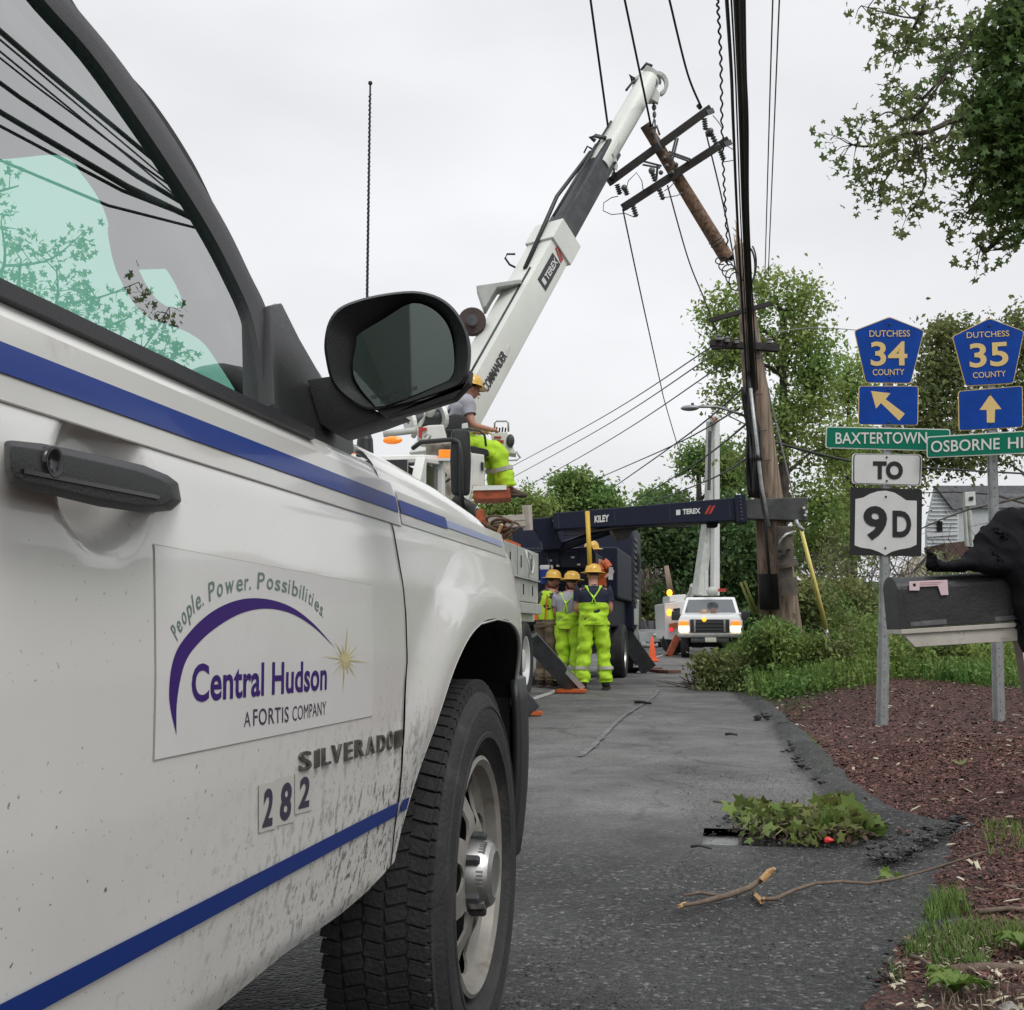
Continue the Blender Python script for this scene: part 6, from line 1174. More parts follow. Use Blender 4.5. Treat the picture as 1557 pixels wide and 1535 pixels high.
for a, b_ in (((979,245),(1006,252)),((977,250),(1004,255)),((1017,230),(1050,242)),((1018,234),(1048,245)),((1031,210),(1022,246)),((1028,208),(1019,244)),((1000,250),(998,272))): MB().beam(P(*a,17.4), P(*b_,17.4), .03, .02).build('brace', M['dgrey'], bt_)
for p_ in ((1005,228),(1010,240),(1014,252),(1022,262),(1005,262),(1028,250)): MB().ell(P(*p_, 17.35), (.035,.04,.035), 8, 6).build('bolt', M['wire2'], bt_)
for pp in (((940,298),(930,300),(918,308),(917,320),(930,326),(950,324),(965,330)),((952,290),(955,275),(968,262),(976,275),(978,290)),((1084,175),(1093,186),(1099,196)),((1103,220),(1118,229)),((1100,246),(1118,243)),((1012,300),(1030,297),(1038,292)),((1010,290),(1018,285),(1026,276))):
    MB().tube([P(x, y, 17.35) for x, y in pp], .007, 5).build('jumper_wire', M['wire2'], bt_, smooth=True)
for k in range(5): a = P(1098+k*3,396+k*2,17.8); MB().tube([a+V((.10*math.cos(t)+.02*k, 0, .10*math.sin(t)*(.6+.2*k)-.06*k)) for t in np.linspace(0, 5, 12)], .010, 5).build('tangled_wire', M['wire'], bt_, smooth=True)
MB().tube([P(993,200,17.4), P(1000,215,17.3), P(1008,232,17.3)], .02, 6).tube([P(986,196,17.35), P(999,192,17.3), P(1003,205,17.35)], .016, 6).build('sling', M['wire2'], bt_, smooth=True)
# ================================================================ WIRES
def wire(name, pts, r, label, cat='cable', group=None, m='wire', sub=14, tw=0, spr=0):
    back = [V(p[:3]) for p in pts if len(p) == 4]; ps = [P(*p) for p in pts if len(p) == 3]; out = []
    for k in range(sub*(len(ps)-1)+1): out.append(V(cat_([tuple(p) for p in ps], k/(sub*(len(ps)-1)))))
    if tw: out = [p+RT*tw*math.sin(i*1.0)+V((0,0,1))*tw*.3*math.cos(i*.7) for i, p in enumerate(out)]
    if back: d = (ps[0]-ps[1]).normalized(); e_ = ps[0]; out = [e_+d*t+V((spr*(t/20)**.6, 0, -max(0, t-3)*d.z*.85)) for t in (40,25,15,9,6,3,1.5)]+out
    rl = [r]*len(out)
    if back and spr: rl[:6] = [r*.7]*6
    o = MB().tube(out, rl, 6).build(name, M[m], None, smooth=True); return tag(o, label, cat, group)
def cat_(pts, t): return cat(pts, t)
def bk(px, py, d, dy=40, dz=.4):                                   # continues over the camera and behind it
    p = P(px, py, d); return (p.x+.002*dy, p.y-dy, p.z+dz, 0)
wire('power_line', [bk(898,0,15.3), (898,0,15.3), (934,262,17.4), ], .017, 'left overhead wire running down to the end of the upper crossarm', 'power line')
wire('power_line', [bk(950,0,15.3), (950,0,15.3), (990,192,17.4), ], .017, 'overhead wire running down to the cap of the broken pole top', 'power line')
wire('power_line', [bk(1018,0,15.3), (1018,0,15.3), (1045,110,16.4), (1066,162,17.3), ], .017, 'overhead wire running down to the right end of the upper crossarm', 'power line')
MB().ell(P(1045,110,16.4), (.03,.03,.05), 8, 6)
wire('power_line', [(947,318,17.4), (975,450,21), (1003,577,26), (1012,615,28), (1037,700,33)], .013, 'thin wire sagging from the lower crossarm down past the street lamp', 'power line', m='wire2')
wire('power_line', [(1015,282,17.5), (1047,395,20), (1075,465,22), (1110,560,25)], .013, 'thin wire dropping from the middle of the crossarms to the tree', 'power line', m='wire2')
wire('power_line', [(1073,200,17.4), (1095,290,17.9), (1112,372,18.2), (1128,470,18.6)], .013, 'thin wire dropping from the right end of the crossarms to the pole', 'power line', m='wire2')
wire('twisted_cable', [bk(1092,0,13.0), (1091,0,13.0), (1096,90,14), (1098,200,15.6), (1102,300,17), (1107,388,18)], .012, 'black twisted cable hanging left of the thick cable bundle', 'cable', tw=.013, sub=40)
for i, (x0, x1, x2, x3, r) in enumerate(((1099,1112,1122,1134,.016),(1106,1118,1127,1138,.008),(1112,1123,1131,1141,.018),(1121,1130,1136,1145,.023),(1117,1127,1134,1147,.013),(1126,1134,1139,1150,.011))):
    wire('cable', [bk(x0+6,0,9.0,30,.6), (x0+6,0,9.0), (x1,110,10.5), (x1+3.0,190,11.8), (x2,350,14.6), (x3,560,PD-.35), (x3+8,700,PD-.3)], r, ('leftmost black cable of the thick bundle beside the pole top','thin second cable from the left in the thick black bundle','thick third cable from the left in the black bundle','thickest black cable at the right side of the bundle','black cable just left of the thickest one in the bundle','thin rightmost cable of the thick black bundle')[i], 'cable', 'cables of the thick black bundle', spr=(.0,.22,.45,.7,1.0,1.45)[i])
for x, xb, l in ((1175,1163,'left one of the thin pair of wires right of the cable bundle'), (1185,1168,'right one of the thin pair of wires right of the cable bundle')): wire('service_wire', [bk(x,0,14), (x,0,14), ((x*2+xb)/3-.5,150,16.5), (xb,420,24)], .010, l, 'wire', m='wire2')
for a, b_, l in (((1086,524),(700,750),'upper of the three wires going down left from the pole arms'), ((1086,538),(700,768),'middle of the three wires going down left from the pole arms'), ((1096,556),(700,795),'lower of the three wires going down left from the pole arms')):
    wire('service_wire', [(a[0],a[1],PD), ((a[0]+b_[0])/2,(a[1]+b_[1])/2+10,34), (b_[0],b_[1],60)], .013, l, 'wire', m='wire2')
for a, b_, r, l in (((1135,585),(925,746),.02,'thick wire descending left above the navy boom'), ((1140,640),(955,768),.02,'second thick wire descending left above the navy boom'), ((1145,690),(1000,760),.02,'lowest thick wire descending left above the navy boom'), ((1125,620),(890,735),.016,'thin wire descending left from under the street lamp')):
    wire('service_wire', [(a[0],a[1],PD), ((a[0]*.55+b_[0]*.45),(a[1]*.55+b_[1]*.45)+7,30), (b_[0],b_[1],50)], r, l, 'wire')
wire('service_wire', [(1150,665,PD), (1300,702,20), (1420,712,22), (1600,722,26)], .022, 'dark wire crossing behind the road signs', 'wire')
wire('service_wire', [(1180,505,PD), (1240,498,24), (1310,502,32)], .010, 'thin pale wire running right from the pole towards the signs', 'wire', m='wire2')
MB().tube([P(1143,520,PD), P(1156,430,PD-.2)], .01)
o = MB().tube([P(1132+12*math.sin(t)+4, 405-34*math.cos(t)*.9, PD-.1) for t in np.linspace(.4, 2.9, 14)], .014, 6).tube([P(1136+14*math.sin(t), 400-40*math.cos(t)*.8, PD-.1) for t in np.linspace(.6, 2.8, 14)], .012, 6).build('cable_loop', M['wire'], up_, smooth=True)
# street lamp
sl_ = empty('street_lamp', P(1126,632,PD), 'grey street lamp on a curved arm fixed to the utility pole', 'street lamp'); MB().tube([P(1138,634,PD), P(1110,624,PD-.1), P(1090,618,PD-.2), P(1062,618,PD-.3)], .022, 8).build('arm', M['galv'], sl_, smooth=True)
MB().tube([P(1134,645,PD), P(1100,628,PD)], .010, 6).build('brace', M['galv'], sl_)
MB().ell(P(1049,620,PD-.3), (.14,.08,.045), 16, 10).build('lamp_head', mat('lamp_housing', (.30,.32,.33), .4, metal=.4), sl_, smooth=True); MB().lathe([(.02,0),(.022,.04),(0,.045)], P(1053,616.5,PD-.3), V((0,0,1)), 10).build('photocell', M['black'], sl_)
# ================================================================ VEGETATION
def quadleaf(C, size, fold=.25, ar=.6, up=.35):                      # folded leaves (two quads each) at centres C
    n = len(C); d = RNG.normal(size=(n, 3)); d /= np.linalg.norm(d, axis=1)[:,None]; nn = RNG.normal(size=(n, 3)); nn[:,2] += up*3; nn -= d*(nn*d).sum(1)[:,None]; nn /= np.linalg.norm(nn, axis=1)[:,None]; s = np.cross(nn, d)
    l = size*(.6+.8*RNG.random(n))[:,None]; w = l*ar; v = np.stack([C-d*l*.5, C+s*w*.5+nn*w*fold-d*l*.05, C+d*l*.55, C-s*w*.5+nn*w*fold-d*l*.05], 1).reshape(-1, 3); i = np.arange(n)[:,None]*4
    return v, np.concatenate([i+np.array([[0,1,2]]), i+np.array([[0,2,3]])], 0)
def starleaf(C, size, droop=.3):                                    # five-lobed maple leaves
    n = len(C); d = RNG.normal(size=(n, 3)); d[:,2] -= droop; d /= np.linalg.norm(d, axis=1)[:,None]; nn = RNG.normal(size=(n, 3)); nn[:,2] += .9; nn -= d*(nn*d).sum(1)[:,None]; nn /= np.linalg.norm(nn, axis=1)[:,None]; s = np.cross(nn, d); l = size*(.6+.7*RNG.random(n))
    vs = [C]
    for k in range(10):
        a = -2.5+k*5.0/9; r = (1.0 if k % 2 == 1 else .55)*(1.0-.25*abs(a)/2.5); r = (.95 if k in (3, 5) else r) if 0 else r
        vs.append(C+(d*math.cos(a)*r+s*math.sin(a)*r-nn*.10*(k % 2))*l[:,None])
    v = np.stack(vs, 1).reshape(-1, 3); i = np.arange(n)[:,None]*11; f = np.concatenate([i+np.array([[0, k, k+1]]) for k in range(1, 10)], 0); return v, f
def blob_pts(blobs, n):                                              # blobs: (centre, (rx,ry,rz), weight)
    w = np.array([b[2] for b in blobs], float); w /= w.sum(); out = []
    for b, k in zip(blobs, (w*n).astype(int)):
        u = RNG.normal(size=(k, 3)); u /= np.linalg.norm(u, axis=1)[:,None]; r = RNG.random(k)**.42; out.append(np.array(tuple(b[0]))+u*r[:,None]*np.array(b[1]))
    return np.concatenate(out)
def branchset(mb, root, tips, r0, sub=5, wob=.12):
    for t in tips:
        a, b_ = V(root), V(t); L_ = (b_-a).length; pts = []
        for k in range(sub+1): q = k/sub; p = a.lerp(b_, q); p += V((random.gauss(0,1), random.gauss(0,1), random.gauss(0,.6)))*wob*L_*.12*math.sin(q*math.pi); p.z += L_*.10*math.sin(q*math.pi); pts.append(p)
        mb.tube(pts, [r0*(1-.85*k/sub) for k in range(sub+1)], 5, cap=False)
M['bark'] = woodmat('bark', (.085,.07,.055), (.03,.024,.02), (14,14,5)); LM = {'g1': leafmat('leaf_mid_green', (.17,.26,.075), trans=.45), 'g2': leafmat('leaf_yellow_green', (.25,.34,.10), trans=.5), 'g3': leafmat('leaf_dark_green', (.085,.145,.05), trans=.4), 'g4': leafmat('leaf_olive', (.17,.205,.075), trans=.4), 'g5': leafmat('leaf_deep', (.10,.17,.065), trans=.4)}
def tree(name, base, trunk_top, r, blobs, ncl, nl, csz, lsz, m, label, cat='tree', group=None, star=False, limbs=.35, lm=None):
    t = empty(name, base, label, cat, group); cl = blob_pts(blobs, ncl); tb = MB(); base, top = V(base), V(trunk_top); mid = base.lerp(top, .5)+V((.1,.05,0))
    tb.tube([base-V((0,0,.3)), mid, top], [r, r*.75, r*.35], 10); tb.build('trunk', M['bark'], t, smooth=True)
    lb = MB(); bt2 = [V(b[0]) for b in blobs]; nodes = []
    for b, c in zip(blobs, bt2):
        q = base.lerp(top, min(1, max(.35, (c.z-b[1][2]-base.z)/max(.1, top.z-base.z)))); branchset(lb, q, [c], r*.35); nodes.append(c)
    sel = RNG.choice(len(cl), size=max(1, int(len(cl)*limbs)), replace=False)
    for i in sel: p = V(cl[i]); c = min(nodes, key=lambda z: (z-p).length); branchset(lb, c, [p], r*.10, 3)
    lb.build('limbs', M['bark'], t, kind='stuff', fix=False)
    C = (cl[:,None,:]+RNG.normal(size=(len(cl), nl, 3))*csz*np.array([1,1,.6])).reshape(-1, 3)
    v, f = starleaf(C, lsz) if star else quadleaf(C, lsz)
    npmesh('crown', v, f, LM[m], t, kind='stuff'); return t
def blb(px, py, d, rpx, rpy, w=1, rd=None): s_ = d/FPX; return (P(px, py, d), (rpx*s_, rd or rpx*s_, rpy*s_), w)
def tb0(px, d, z=0): p = P(px, 950, d); return V((p.x, p.y, z if z else hat(p.x, p.y) if p.x > 0 else 0))
BG = 'trees behind the work site'
# tall thin-leaved tree right behind the pole
tree('maple_tree', tb0(1180, 27, .6), P(1190,470,27), .16, [blb(1105,480,27,40,45,1), blb(1160,440,27,30,34,.5), blb(1215,450,27,28,36,.6), blb(1110,540,27,36,30,.8), blb(1215,520,27,50,60,1.6), blb(1150,520,27,40,50,.7), blb(1240,590,27,45,55,1.3), blb(1190,650,27,50,50,1.2), blb(1105,600,27,30,26,.35), blb(1265,680,28,45,60,1.1), blb(1240,770,28,60,50,1.4), blb(1160,700,28,50,60,.9)], 560, 26, .22, .115, 'g2', 'tall airy light green tree rising directly behind the utility poles')
tree('maple_tree', tb0(1640, 34, 1.5), P(1600,560,34), .12, [blb(1430,560,34,40,60,1.2), blb(1420,640,34,60,60,1.5), blb(1470,690,34,70,28,.8), blb(1550,520,34,50,50,1.1), blb(1540,610,34,60,60,1.3), blb(1370,700,34,60,50,1), blb(1330,760,33,60,40,1), blb(1440,510,34,30,22,.5)], 560, 30, .32, .15, 'g4', 'broad leafy tree behind the two county route signs')
tree('maple_tree', tb0(1290, 30, 1.0), P(1290,640,30), .18, [blb(1290,590,30,26,50,.7), blb(1300,690,30,45,60,1.2), blb(1250,830,29,60,50,1.3), blb(1320,800,30,50,45,1)], 330, 28, .25, .12, 'g2', 'light green tree filling the gap left of the BAXTERTOWN sign')
tree('small_tree', tb0(775, 42), P(778,760,42), .14, [blb(770,778,42,30,32,1), blb(800,760,42,14,20,.4), blb(822,772,42,16,20,.5), blb(745,770,42,22,22,.6), blb(790,800,42,40,24,1)], 230, 24, .28, .14, 'g2', 'small bushy tree showing under the operator platform')
tree('small_tree', tb0(880, 46), P(880,760,46), .2, [blb(872,735,46,28,18,.9), blb(885,765,46,46,26,1.5), blb(915,755,46,22,18,.5), blb(925,775,46,18,14,.4), blb(860,790,46,50,30,1.2)], 330, 24, .30, .18, 'g1', 'round green tree standing above the left part of the navy boom')
tree('spruce_tree', tb0(1060, 62), P(1062,700,62), .3, [blb(1010,765,62,40,26,1), blb(1055,700,60,20,26,.5), blb(1110,725,60,28,34,.8), blb(1090,690,60,20,22,.35)], 280, 26, .38, .22, 'g1', 'green treetops around the far bucket boom')
tree('dark_tree', tb0(1020, 56), P(1020,800,56), .3, [blb(1000,790,56,34,34,1), blb(1040,820,56,50,50,2), blb(985,835,56,20,24,.4), blb(1050,900,56,50,50,1.4)], 460, 30, .42, .24, 'g5', 'dark green tree behind the far bucket truck, left of its boom')
tree('dark_tree', tb0(1125, 50), P(1125,780,50), .35, [blb(1120,800,50,40,50,1.4), blb(1130,880,50,50,60,1.6), blb(1160,850,48,40,60,1.2), blb(1110,940,48,50,30,.8)], 480, 30, .40, .22, 'g3', 'very dark tree mass between the bucket boom and the poles')
tree('roadside_tree', tb0(960, 70), P(960,880,70), .3, [blb(965,900,70,50,50,1.4), blb(990,930,70,40,40,1), blb(930,920,70,50,40,1), blb(880,930,72,60,40,1)], 520, 26, .5, .36, 'g4', 'olive green roadside trees at the end of the road')
tree('roadside_tree', tb0(700, 60), P(700,860,60), .3, [blb(700,860,60,80,60,1.5), blb(780,880,60,70,60,1.5), blb(860,890,60,60,50,1.2)], 400, 26, .5, .36, 'g1', 'green roadside trees hidden mostly behind the white truck')
# bare slim trees beyond
bare = MB()
for k in range(46):
    x = random.uniform(955, 1012); a = P(x, 900, 58+random.random()*8); b_ = P(x+random.uniform(-30,30), random.uniform(790,850), 60); branchset(bare, a, [b_], .05, 4, .5)
tag(bare.build('bare_shrub', mat('bare_twigs', (.16,.13,.115), .9), None, kind='stuff', fix=False), 'pale leafless twigs left of the dark tree behind the navy truck', 'shrub')
tag(MB().tube([P(1013,860,52), P(1022,915,52)], [.10,.16], 8).build('tree_trunk', mat('pale_trunk', (.30,.22,.17), .8), None, smooth=True), 'pale bare trunk rising left of the bucket truck', 'tree trunk')
for x0, y0, x1, y1, lb3 in ((1126,885,1147,935,'left one of two slim yellowish saplings beside the bucket truck'),(1132,883,1150,930,'right one of two slim yellowish saplings beside the bucket truck')): tag(MB().tube([P(x0,y0,30), P(x1,y1,30)], [.03,.04], 6).build('sapling_stem', mat('sapling_green', (.22,.24,.06), .8), None, smooth=True), lb3, 'sapling')
# foreground tree, upper right: dense mass plus reaching twigs
nt_ = empty('maple_tree', (5.6, 9.5, .2), 'dark leafy maple overhanging the top right corner, long twigs reaching left', 'tree'); ND = 10.5
tb = MB().tube([V((5.6,9.5,-.1)), V((5.5,9.6,2.5)), V((5.3,9.8,5.0)), V((4.9,9.9,7.5))], [.26,.22,.17,.10], 12); tb.build('trunk', M['bark'], nt_, smooth=True)
lim = MB(); nodes = []
LB_ = [[(1450,-140),(1380,-90),(1320,-60)],[(1480,-260),(1400,-200),(1330,-190)],[(1530,-420),(1440,-380),(1360,-330)],[(1560,-60),(1450,-60),(1370,-30)],[(1600,-200),(1500,-170),(1420,-90)],[(1700,-60),(1600,-120),(1520,-150),(1450,-140),(1400,-180)],[(1650,-200),(1560,-250),(1480,-260),(1420,-310)],[(1600,-120),(1560,-60),(1500,-70),(1440,-50)],[(1680,-330),(1600,-360),(1530,-420)],[(1520,-150),(1490,-210),(1440,-240)],[(1720,-180),(1640,-280),(1600,-330),(1560,-340)],[(1600,-10),(1510,22),(1478,55),(1450,95),(1430,125),(1405,165)],[(1480,52),(1440,58),(1415,60)],[(1560,190),(1500,172),(1452,182),(1410,200),(1378,205),(1320,222),(1290,218)],[(1452,182),(1440,206),(1405,225),(1372,240),(1350,268),(1335,290),(1318,292)],[(1390,208),(1398,240),(1408,268),(1398,300),(1378,330)],
  [(1520,60),(1540,-20),(1500,-60)],[(1430,120),(1400,150),(1375,140),(1340,160)],[(1405,165),(1380,180),(1350,170),(1325,185)],[(1600,60),(1545,110),(1500,140),(1470,160)],[(1600,300),(1530,260),(1490,262),(1470,300)],[(1400,20),(1385,50),(1370,80),(1362,50)],[(1460,-30),(1410,-10),(1395,25),(1350,20),(1310,8)],[(1530,350),(1500,380),(1488,372)],[(1570,330),(1545,370),(1510,380)],[(1498,290),(1480,310),(1465,330)],[(1530,280),(1515,320),(1500,330)]]
for L_ in LB_:
    ps = [P(x, y, ND+.5*math.sin(x*.03)) for x, y in L_]; n = len(ps); out = [V(cat([tuple(p) for p in ps], k/(n*5))) for k in range(n*5+1)]; r0 = .035 if L_[0][0] > 1500 else .016; lim.tube(out, [r0*(1-.8*k/(n*5)) for k in range(n*5+1)], 6); nodes += out[int(n*1.2):]
tw_c = []
for k in range(320):
    a = random.choice(nodes); d = V((random.gauss(0,1), random.gauss(0,1), random.gauss(-.35,.8))).normalized()*random.uniform(.10,.30); b_ = a+d; lim.tube([a, a.lerp(b_, .5)+V((0,0,.03)), b_], [.006,.004,.002], 4, cap=False); tw_c.append(tuple(b_))
lim.build('limbs', M['bark'], nt_, kind='stuff', fix=False)
tw_c = np.array(tw_c); C = (tw_c[:,None,:]+RNG.normal(size=(len(tw_c), 8, 3))*.055).reshape(-1, 3); C2 = (np.array([tuple(n_) for n_ in nodes[::2]])[:,None,:]+RNG.normal(size=(len(nodes[::2]), 2, 3))*.10).reshape(-1, 3)
v, f = starleaf(np.concatenate([C, C2]), .050, .8); npmesh('twig_leaves', v, f, leafmat('leaf_young', (.17,.22,.085), trans=.45), nt_, kind='stuff')
cl = blob_pts([blb(1478,235,ND,24,22,.35), blb(1482,60,ND,20,16,.2), blb(1505,300,ND,18,12,.2), blb(1530,60,ND,32,60,.8), blb(1560,140,ND,50,60,1.4), blb(1530,165,ND,45,40,1.2), blb(1500,185,ND,28,25,.5), blb(1545,230,ND,50,45,1.5), blb(1560,20,ND,40,50,1), blb(1570,290,ND,45,35,1), blb(1548,335,ND,20,12,.25), blb(1640,100,ND+.8,80,120,1.8), blb(1760,60,ND,110,160,2.4), blb(1900,-60,ND,110,130,1.5), blb(1880,100,ND,130,110,1.6), blb(2050,60,ND,120,160,1.6)], 640)
C = (cl[:,None,:]+RNG.normal(size=(len(cl), 19, 3))*.12).reshape(-1, 3); v, f = starleaf(C, .052, .6); npmesh('crown', v, f, leafmat('leaf_maple_dark', (.105,.17,.05), trans=.45, hue=.02), nt_, kind='stuff')
# trees on the camera's right hand side (seen mirrored in the pickup's window)
def rtree(x, y, h, label, seed):
    bl = [(V((x+random.gauss(0,1.1), y+random.gauss(0,1.3), h*random.uniform(.45,1.0))), (1.3,1.3,.9), 1) for _ in range(9)]
    tree('roadside_tree', (x, y, .1), (x, y, h*.8), .2, bl, 330, 22, .22, .085, 'g3', label, star=True, limbs=.9)
rtree(6.5, 3.0, 6.0, 'roadside tree right of the camera, nearer one', 1); rtree(6.2, -1.8, 5.4, 'roadside tree right of the camera, farther back', 2)
# verge : grass, weeds, brush
def scatter(n, x0, x1, y0, y1, cond=None):
    X = RNG.uniform(x0, x1, n); Y = RNG.uniform(y0, y1, n); s = sdist(X[:,None], Y[:,None])[:,0]; m_ = s > .05
    if cond is not None: m_ &= cond(X, Y, s)
    X, Y, s = X[m_], Y[m_], s[m_]; return np.stack([X, Y, hverge(X[:,None], Y[:,None], s[:,None])[:,0]], 1)
def grass(name, B, h, w, m, label, lean=.5):
    n = len(B); a = RNG.random(n)*6.283; hh = h*(.5+.8*RNG.random(n)); ln = lean*hh*(.3+RNG.random(n)); dx, dy = np.cos(a), np.sin(a); s = np.stack([-dy, dx, np.zeros(n)], 1)*w*(.6+.8*RNG.random(n))[:,None]
    m1 = B+np.stack([dx*ln*.35, dy*ln*.35, hh*.6], 1); t = B+np.stack([dx*ln, dy*ln, hh*.95], 1); v = np.stack([B-s, B+s, m1+s*.7, m1-s*.7, t], 1).reshape(-1, 3); i = np.arange(n)[:,None]*5
    f = np.concatenate([i+np.array([[0,1,2]]), i+np.array([[0,2,3]]), i+np.array([[3,2,4]])], 0); return tag(npmesh(name, v, f, LM[m], kind='stuff'), label, 'grass')
LM['gr'] = leafmat('grass_blade', (.10,.18,.035), trans=.3); LM['gr2'] = leafmat('weed_leaf', (.16,.24,.06)); LM['dry'] = leafmat('wilted_leaf', (.16,.19,.055), hue=.06); LM['mush'] = leafmat('rotten_leaf', (.065,.045,.03), trans=.1); LM['br'] = leafmat('bramble', (.14,.115,.08), trans=.1)
G1 = scatter(60000, -.2, 9, 15.5, 34, lambda X, Y, s: (Y > bound_green(X, Y)+RNG.normal(size=len(X))*.4))
grass('bank_grass', G1, .30, .012, 'gr', 'green grass covering the bank behind the mulch bed')
cov = scatter(5200, -.3, 10, 15.0, 30, lambda X, Y, s: (Y > bound_green(X, Y)-.2+RNG.normal(size=len(X))*.3)); C = (cov[:,None,:]+RNG.normal(size=(len(cov), 18, 3))*np.array([.16,.16,.08])+np.array([0,0,.13])).reshape(-1, 3); v, f = quadleaf(C, .055, ar=.6)
tag(npmesh('ground_cover', v, f, LM['gr2'], kind='stuff'), 'leafy weeds growing along the far edge of the mulch', 'weeds')
def bush(px, py, d, rpx, rpy, m, label, n=260, lsz=.10, nl=20, nm='bush', group=None):
    c = P(px, py, d); z0 = hat(c.x, c.y) if c.x > -.5 else 0; t = empty(nm, (c.x, c.y, z0), label, 'bush', group); s_ = d/FPX; cl = blob_pts([(c+RT*random.uniform(-.55,.55)*rpx*s_+V((0,random.gauss(0,.3),random.uniform(-.35,.5)*rpy*s_)), (rpx*s_*random.uniform(.35,.75), rpx*s_*.6, rpy*s_*random.uniform(.35,.75)), 1) for _ in range(6)], n); cl[:,2] = np.maximum(cl[:,2], z0+.03)
    b = MB(); 
    for i in range(0, len(cl), 3): branchset(b, (c.x+random.gauss(0,.12), c.y+random.gauss(0,.12), z0), [cl[i]], .014, 3, .6)
    b.build('stems', M['bark'], t, kind='stuff', fix=False); C = (cl[:,None,:]+RNG.normal(size=(len(cl), nl, 3))*.09).reshape(-1, 3); C[:,2] = np.maximum(C[:,2], z0); v, f = quadleaf(C, lsz, ar=.55); npmesh('foliage', v, f, LM[m], t, kind='stuff'); return t
bush(1110,1020,18.0,48,17,'g4','low broken leafy bush lying over the edge of the road',360,.085)
bush(1188,968,17.4,44,26,'g1','green bush in front of the pole foot, left of the auger',300,.075)
bush(1215,925,21,50,46,'g4','olive bush under the hanging auger motor',380)
bush(1172,1000,18.3,46,26,'gr2','bright green brush pile by the road edge',360,.08)
bush(1290,915,24,60,48,'g4','overgrown bush right of the yellow guy guard',420,.10)
bush(1390,930,25,60,44,'g3','dark bush under the 9D sign',400,.10)
bush(1490,955,24,70,40,'g1','green hedge behind the second sign post',460,.10)
bush(1570,940,25,50,50,'g3','dark bush at the right edge behind the mailbox',300,.10)
bush(1330,965,23,60,26,'gr2','low bright green bush behind the left sign post',380,.09)
bush(1250,965,22,50,24,'gr','grassy green clump beside the guy anchor',340,.09)
wv_ = []; 
for m_, nmk in (('gr', 9), ('gr2', 9), ('g4', 8), ('g2', 6)):
    Cs = []
    for k in range(nmk):
        x = random.uniform(1165, 1560); y = random.uniform(930,1000); d = random.uniform(16.8,20.5) if y > 965 else random.uniform(19,23); w_ = random.uniform(10,30)
        c = P(x, y, d); z0 = hat(c.x, c.y); cl = blob_pts([(V((c.x+random.gauss(0,.2), c.y, z0+.15+.1*q)), (w_*d/FPX*random.uniform(.5,1), w_*d/FPX*.7, random.uniform(.18,.45)), 1) for q in range(3)], int(50+w_*4)); cl[:,2] = np.maximum(cl[:,2], z0+.02); Cs.append(cl)
    cl = np.concatenate(Cs); C = (cl[:,None,:]+RNG.normal(size=(len(cl), 12, 3))*.06).reshape(-1, 3); v, f = quadleaf(C, .075, ar={'gr':.25,'gr2':.5,'g4':.6,'g2':.45}[m_])
    tag(npmesh('rough_weeds', v, f, LM[m_], None, kind='stuff'), {'gr':'thin bladed tall weeds scattered over the bank', 'gr2':'bright broad leaved weeds scattered over the bank', 'g4':'olive coloured weeds scattered over the bank', 'g2':'pale yellow green weeds scattered over the bank'}[m_], 'weeds')
def under(m, n, x0, x1, d0, d1, h, lsz, label, ar=.5, nl=14):
    px = RNG.uniform(x0, x1, n); dd = RNG.uniform(d0, d1, n); pts = []
    for a, d in zip(px, dd):
        p = P(float(a), 950, float(d))
        if p.x < .6+.12*max(0, p.y-16): continue
        if 1222 < a < 1300 and d < 20.2: continue
        g = hat(p.x, p.y); hm = h*(.35+1.1*noise.noise(V((p.x*.8, p.y*.5, 3)))**2*3+.35*noise.noise(V((p.x*2.3, p.y*2, 7)))); pts.append((p.x, p.y, g+max(.08, hm)*random.random()**.7))
    pts = np.array(pts); C = (pts[:,None,:]+RNG.normal(size=(len(pts), nl, 3))*np.array([.10,.10,.07])).reshape(-1, 3); v, f = quadleaf(C, lsz, ar=ar); tag(npmesh('undergrowth', v, f, LM[m], None, kind='stuff'), label, 'undergrowth')
under('g4', 2600, 1150, 1700, 19.5, 27, 1.5, .085, 'olive undergrowth climbing the slope behind the signs')
under('g1', 2200, 1140, 1700, 18.2, 24, 1.1, .08, 'green brushy growth covering the slope below the poles')
under('gr2', 1500, 1140, 1700, 17.2, 21, .6, .07, 'bright low weeds in front of the slope')
under('g3', 1500, 1350, 1700, 21, 27, 1.15, .10, 'dark green brush below the house')
# brambles
br = MB()
for k in range(240):
    x = random.uniform(1210,1560); y = random.uniform(870,930); a = P(x, y, 26+random.random()*3); b_ = P(x+random.gauss(0,40), y-random.uniform(15,85), 26+random.random()*3); branchset(br, a, [b_], .014, 5, 1.0)
tag(br.build('bramble_thicket', mat('bramble_stems', (.10,.08,.072), .9, var=.3), None, kind='stuff', fix=False), 'tangle of bare brown brambles in front of the house', 'brambles')
tag(MB().tube([P(1395,806,25), P(1430,790,25), P(1470,775,25), P(1520,764,25), P(1600,745,25)], [.012,.016,.02,.024,.03], 8).build('fallen_limb', M['bark'], None, smooth=True), 'long bare limb leaning across in front of the white house', 'branch')
sc2 = MB()
for k in range(70):
    a = P(1040+random.random()*80, 1040-random.random()*25, 17.6+random.random()*1.5); a.z = .03; sc2.tube([a, a+V((random.gauss(0,.35), random.gauss(0,.2), abs(random.gauss(0,.12))))], [.012,.004], 4)
Cb = []
for k in range(420): a = P(1050+random.random()**.7*90, 1040-random.random()*24, 17.2+random.random()*1.8); Cb.append((a.x, a.y, .03+random.random()**2*.22))
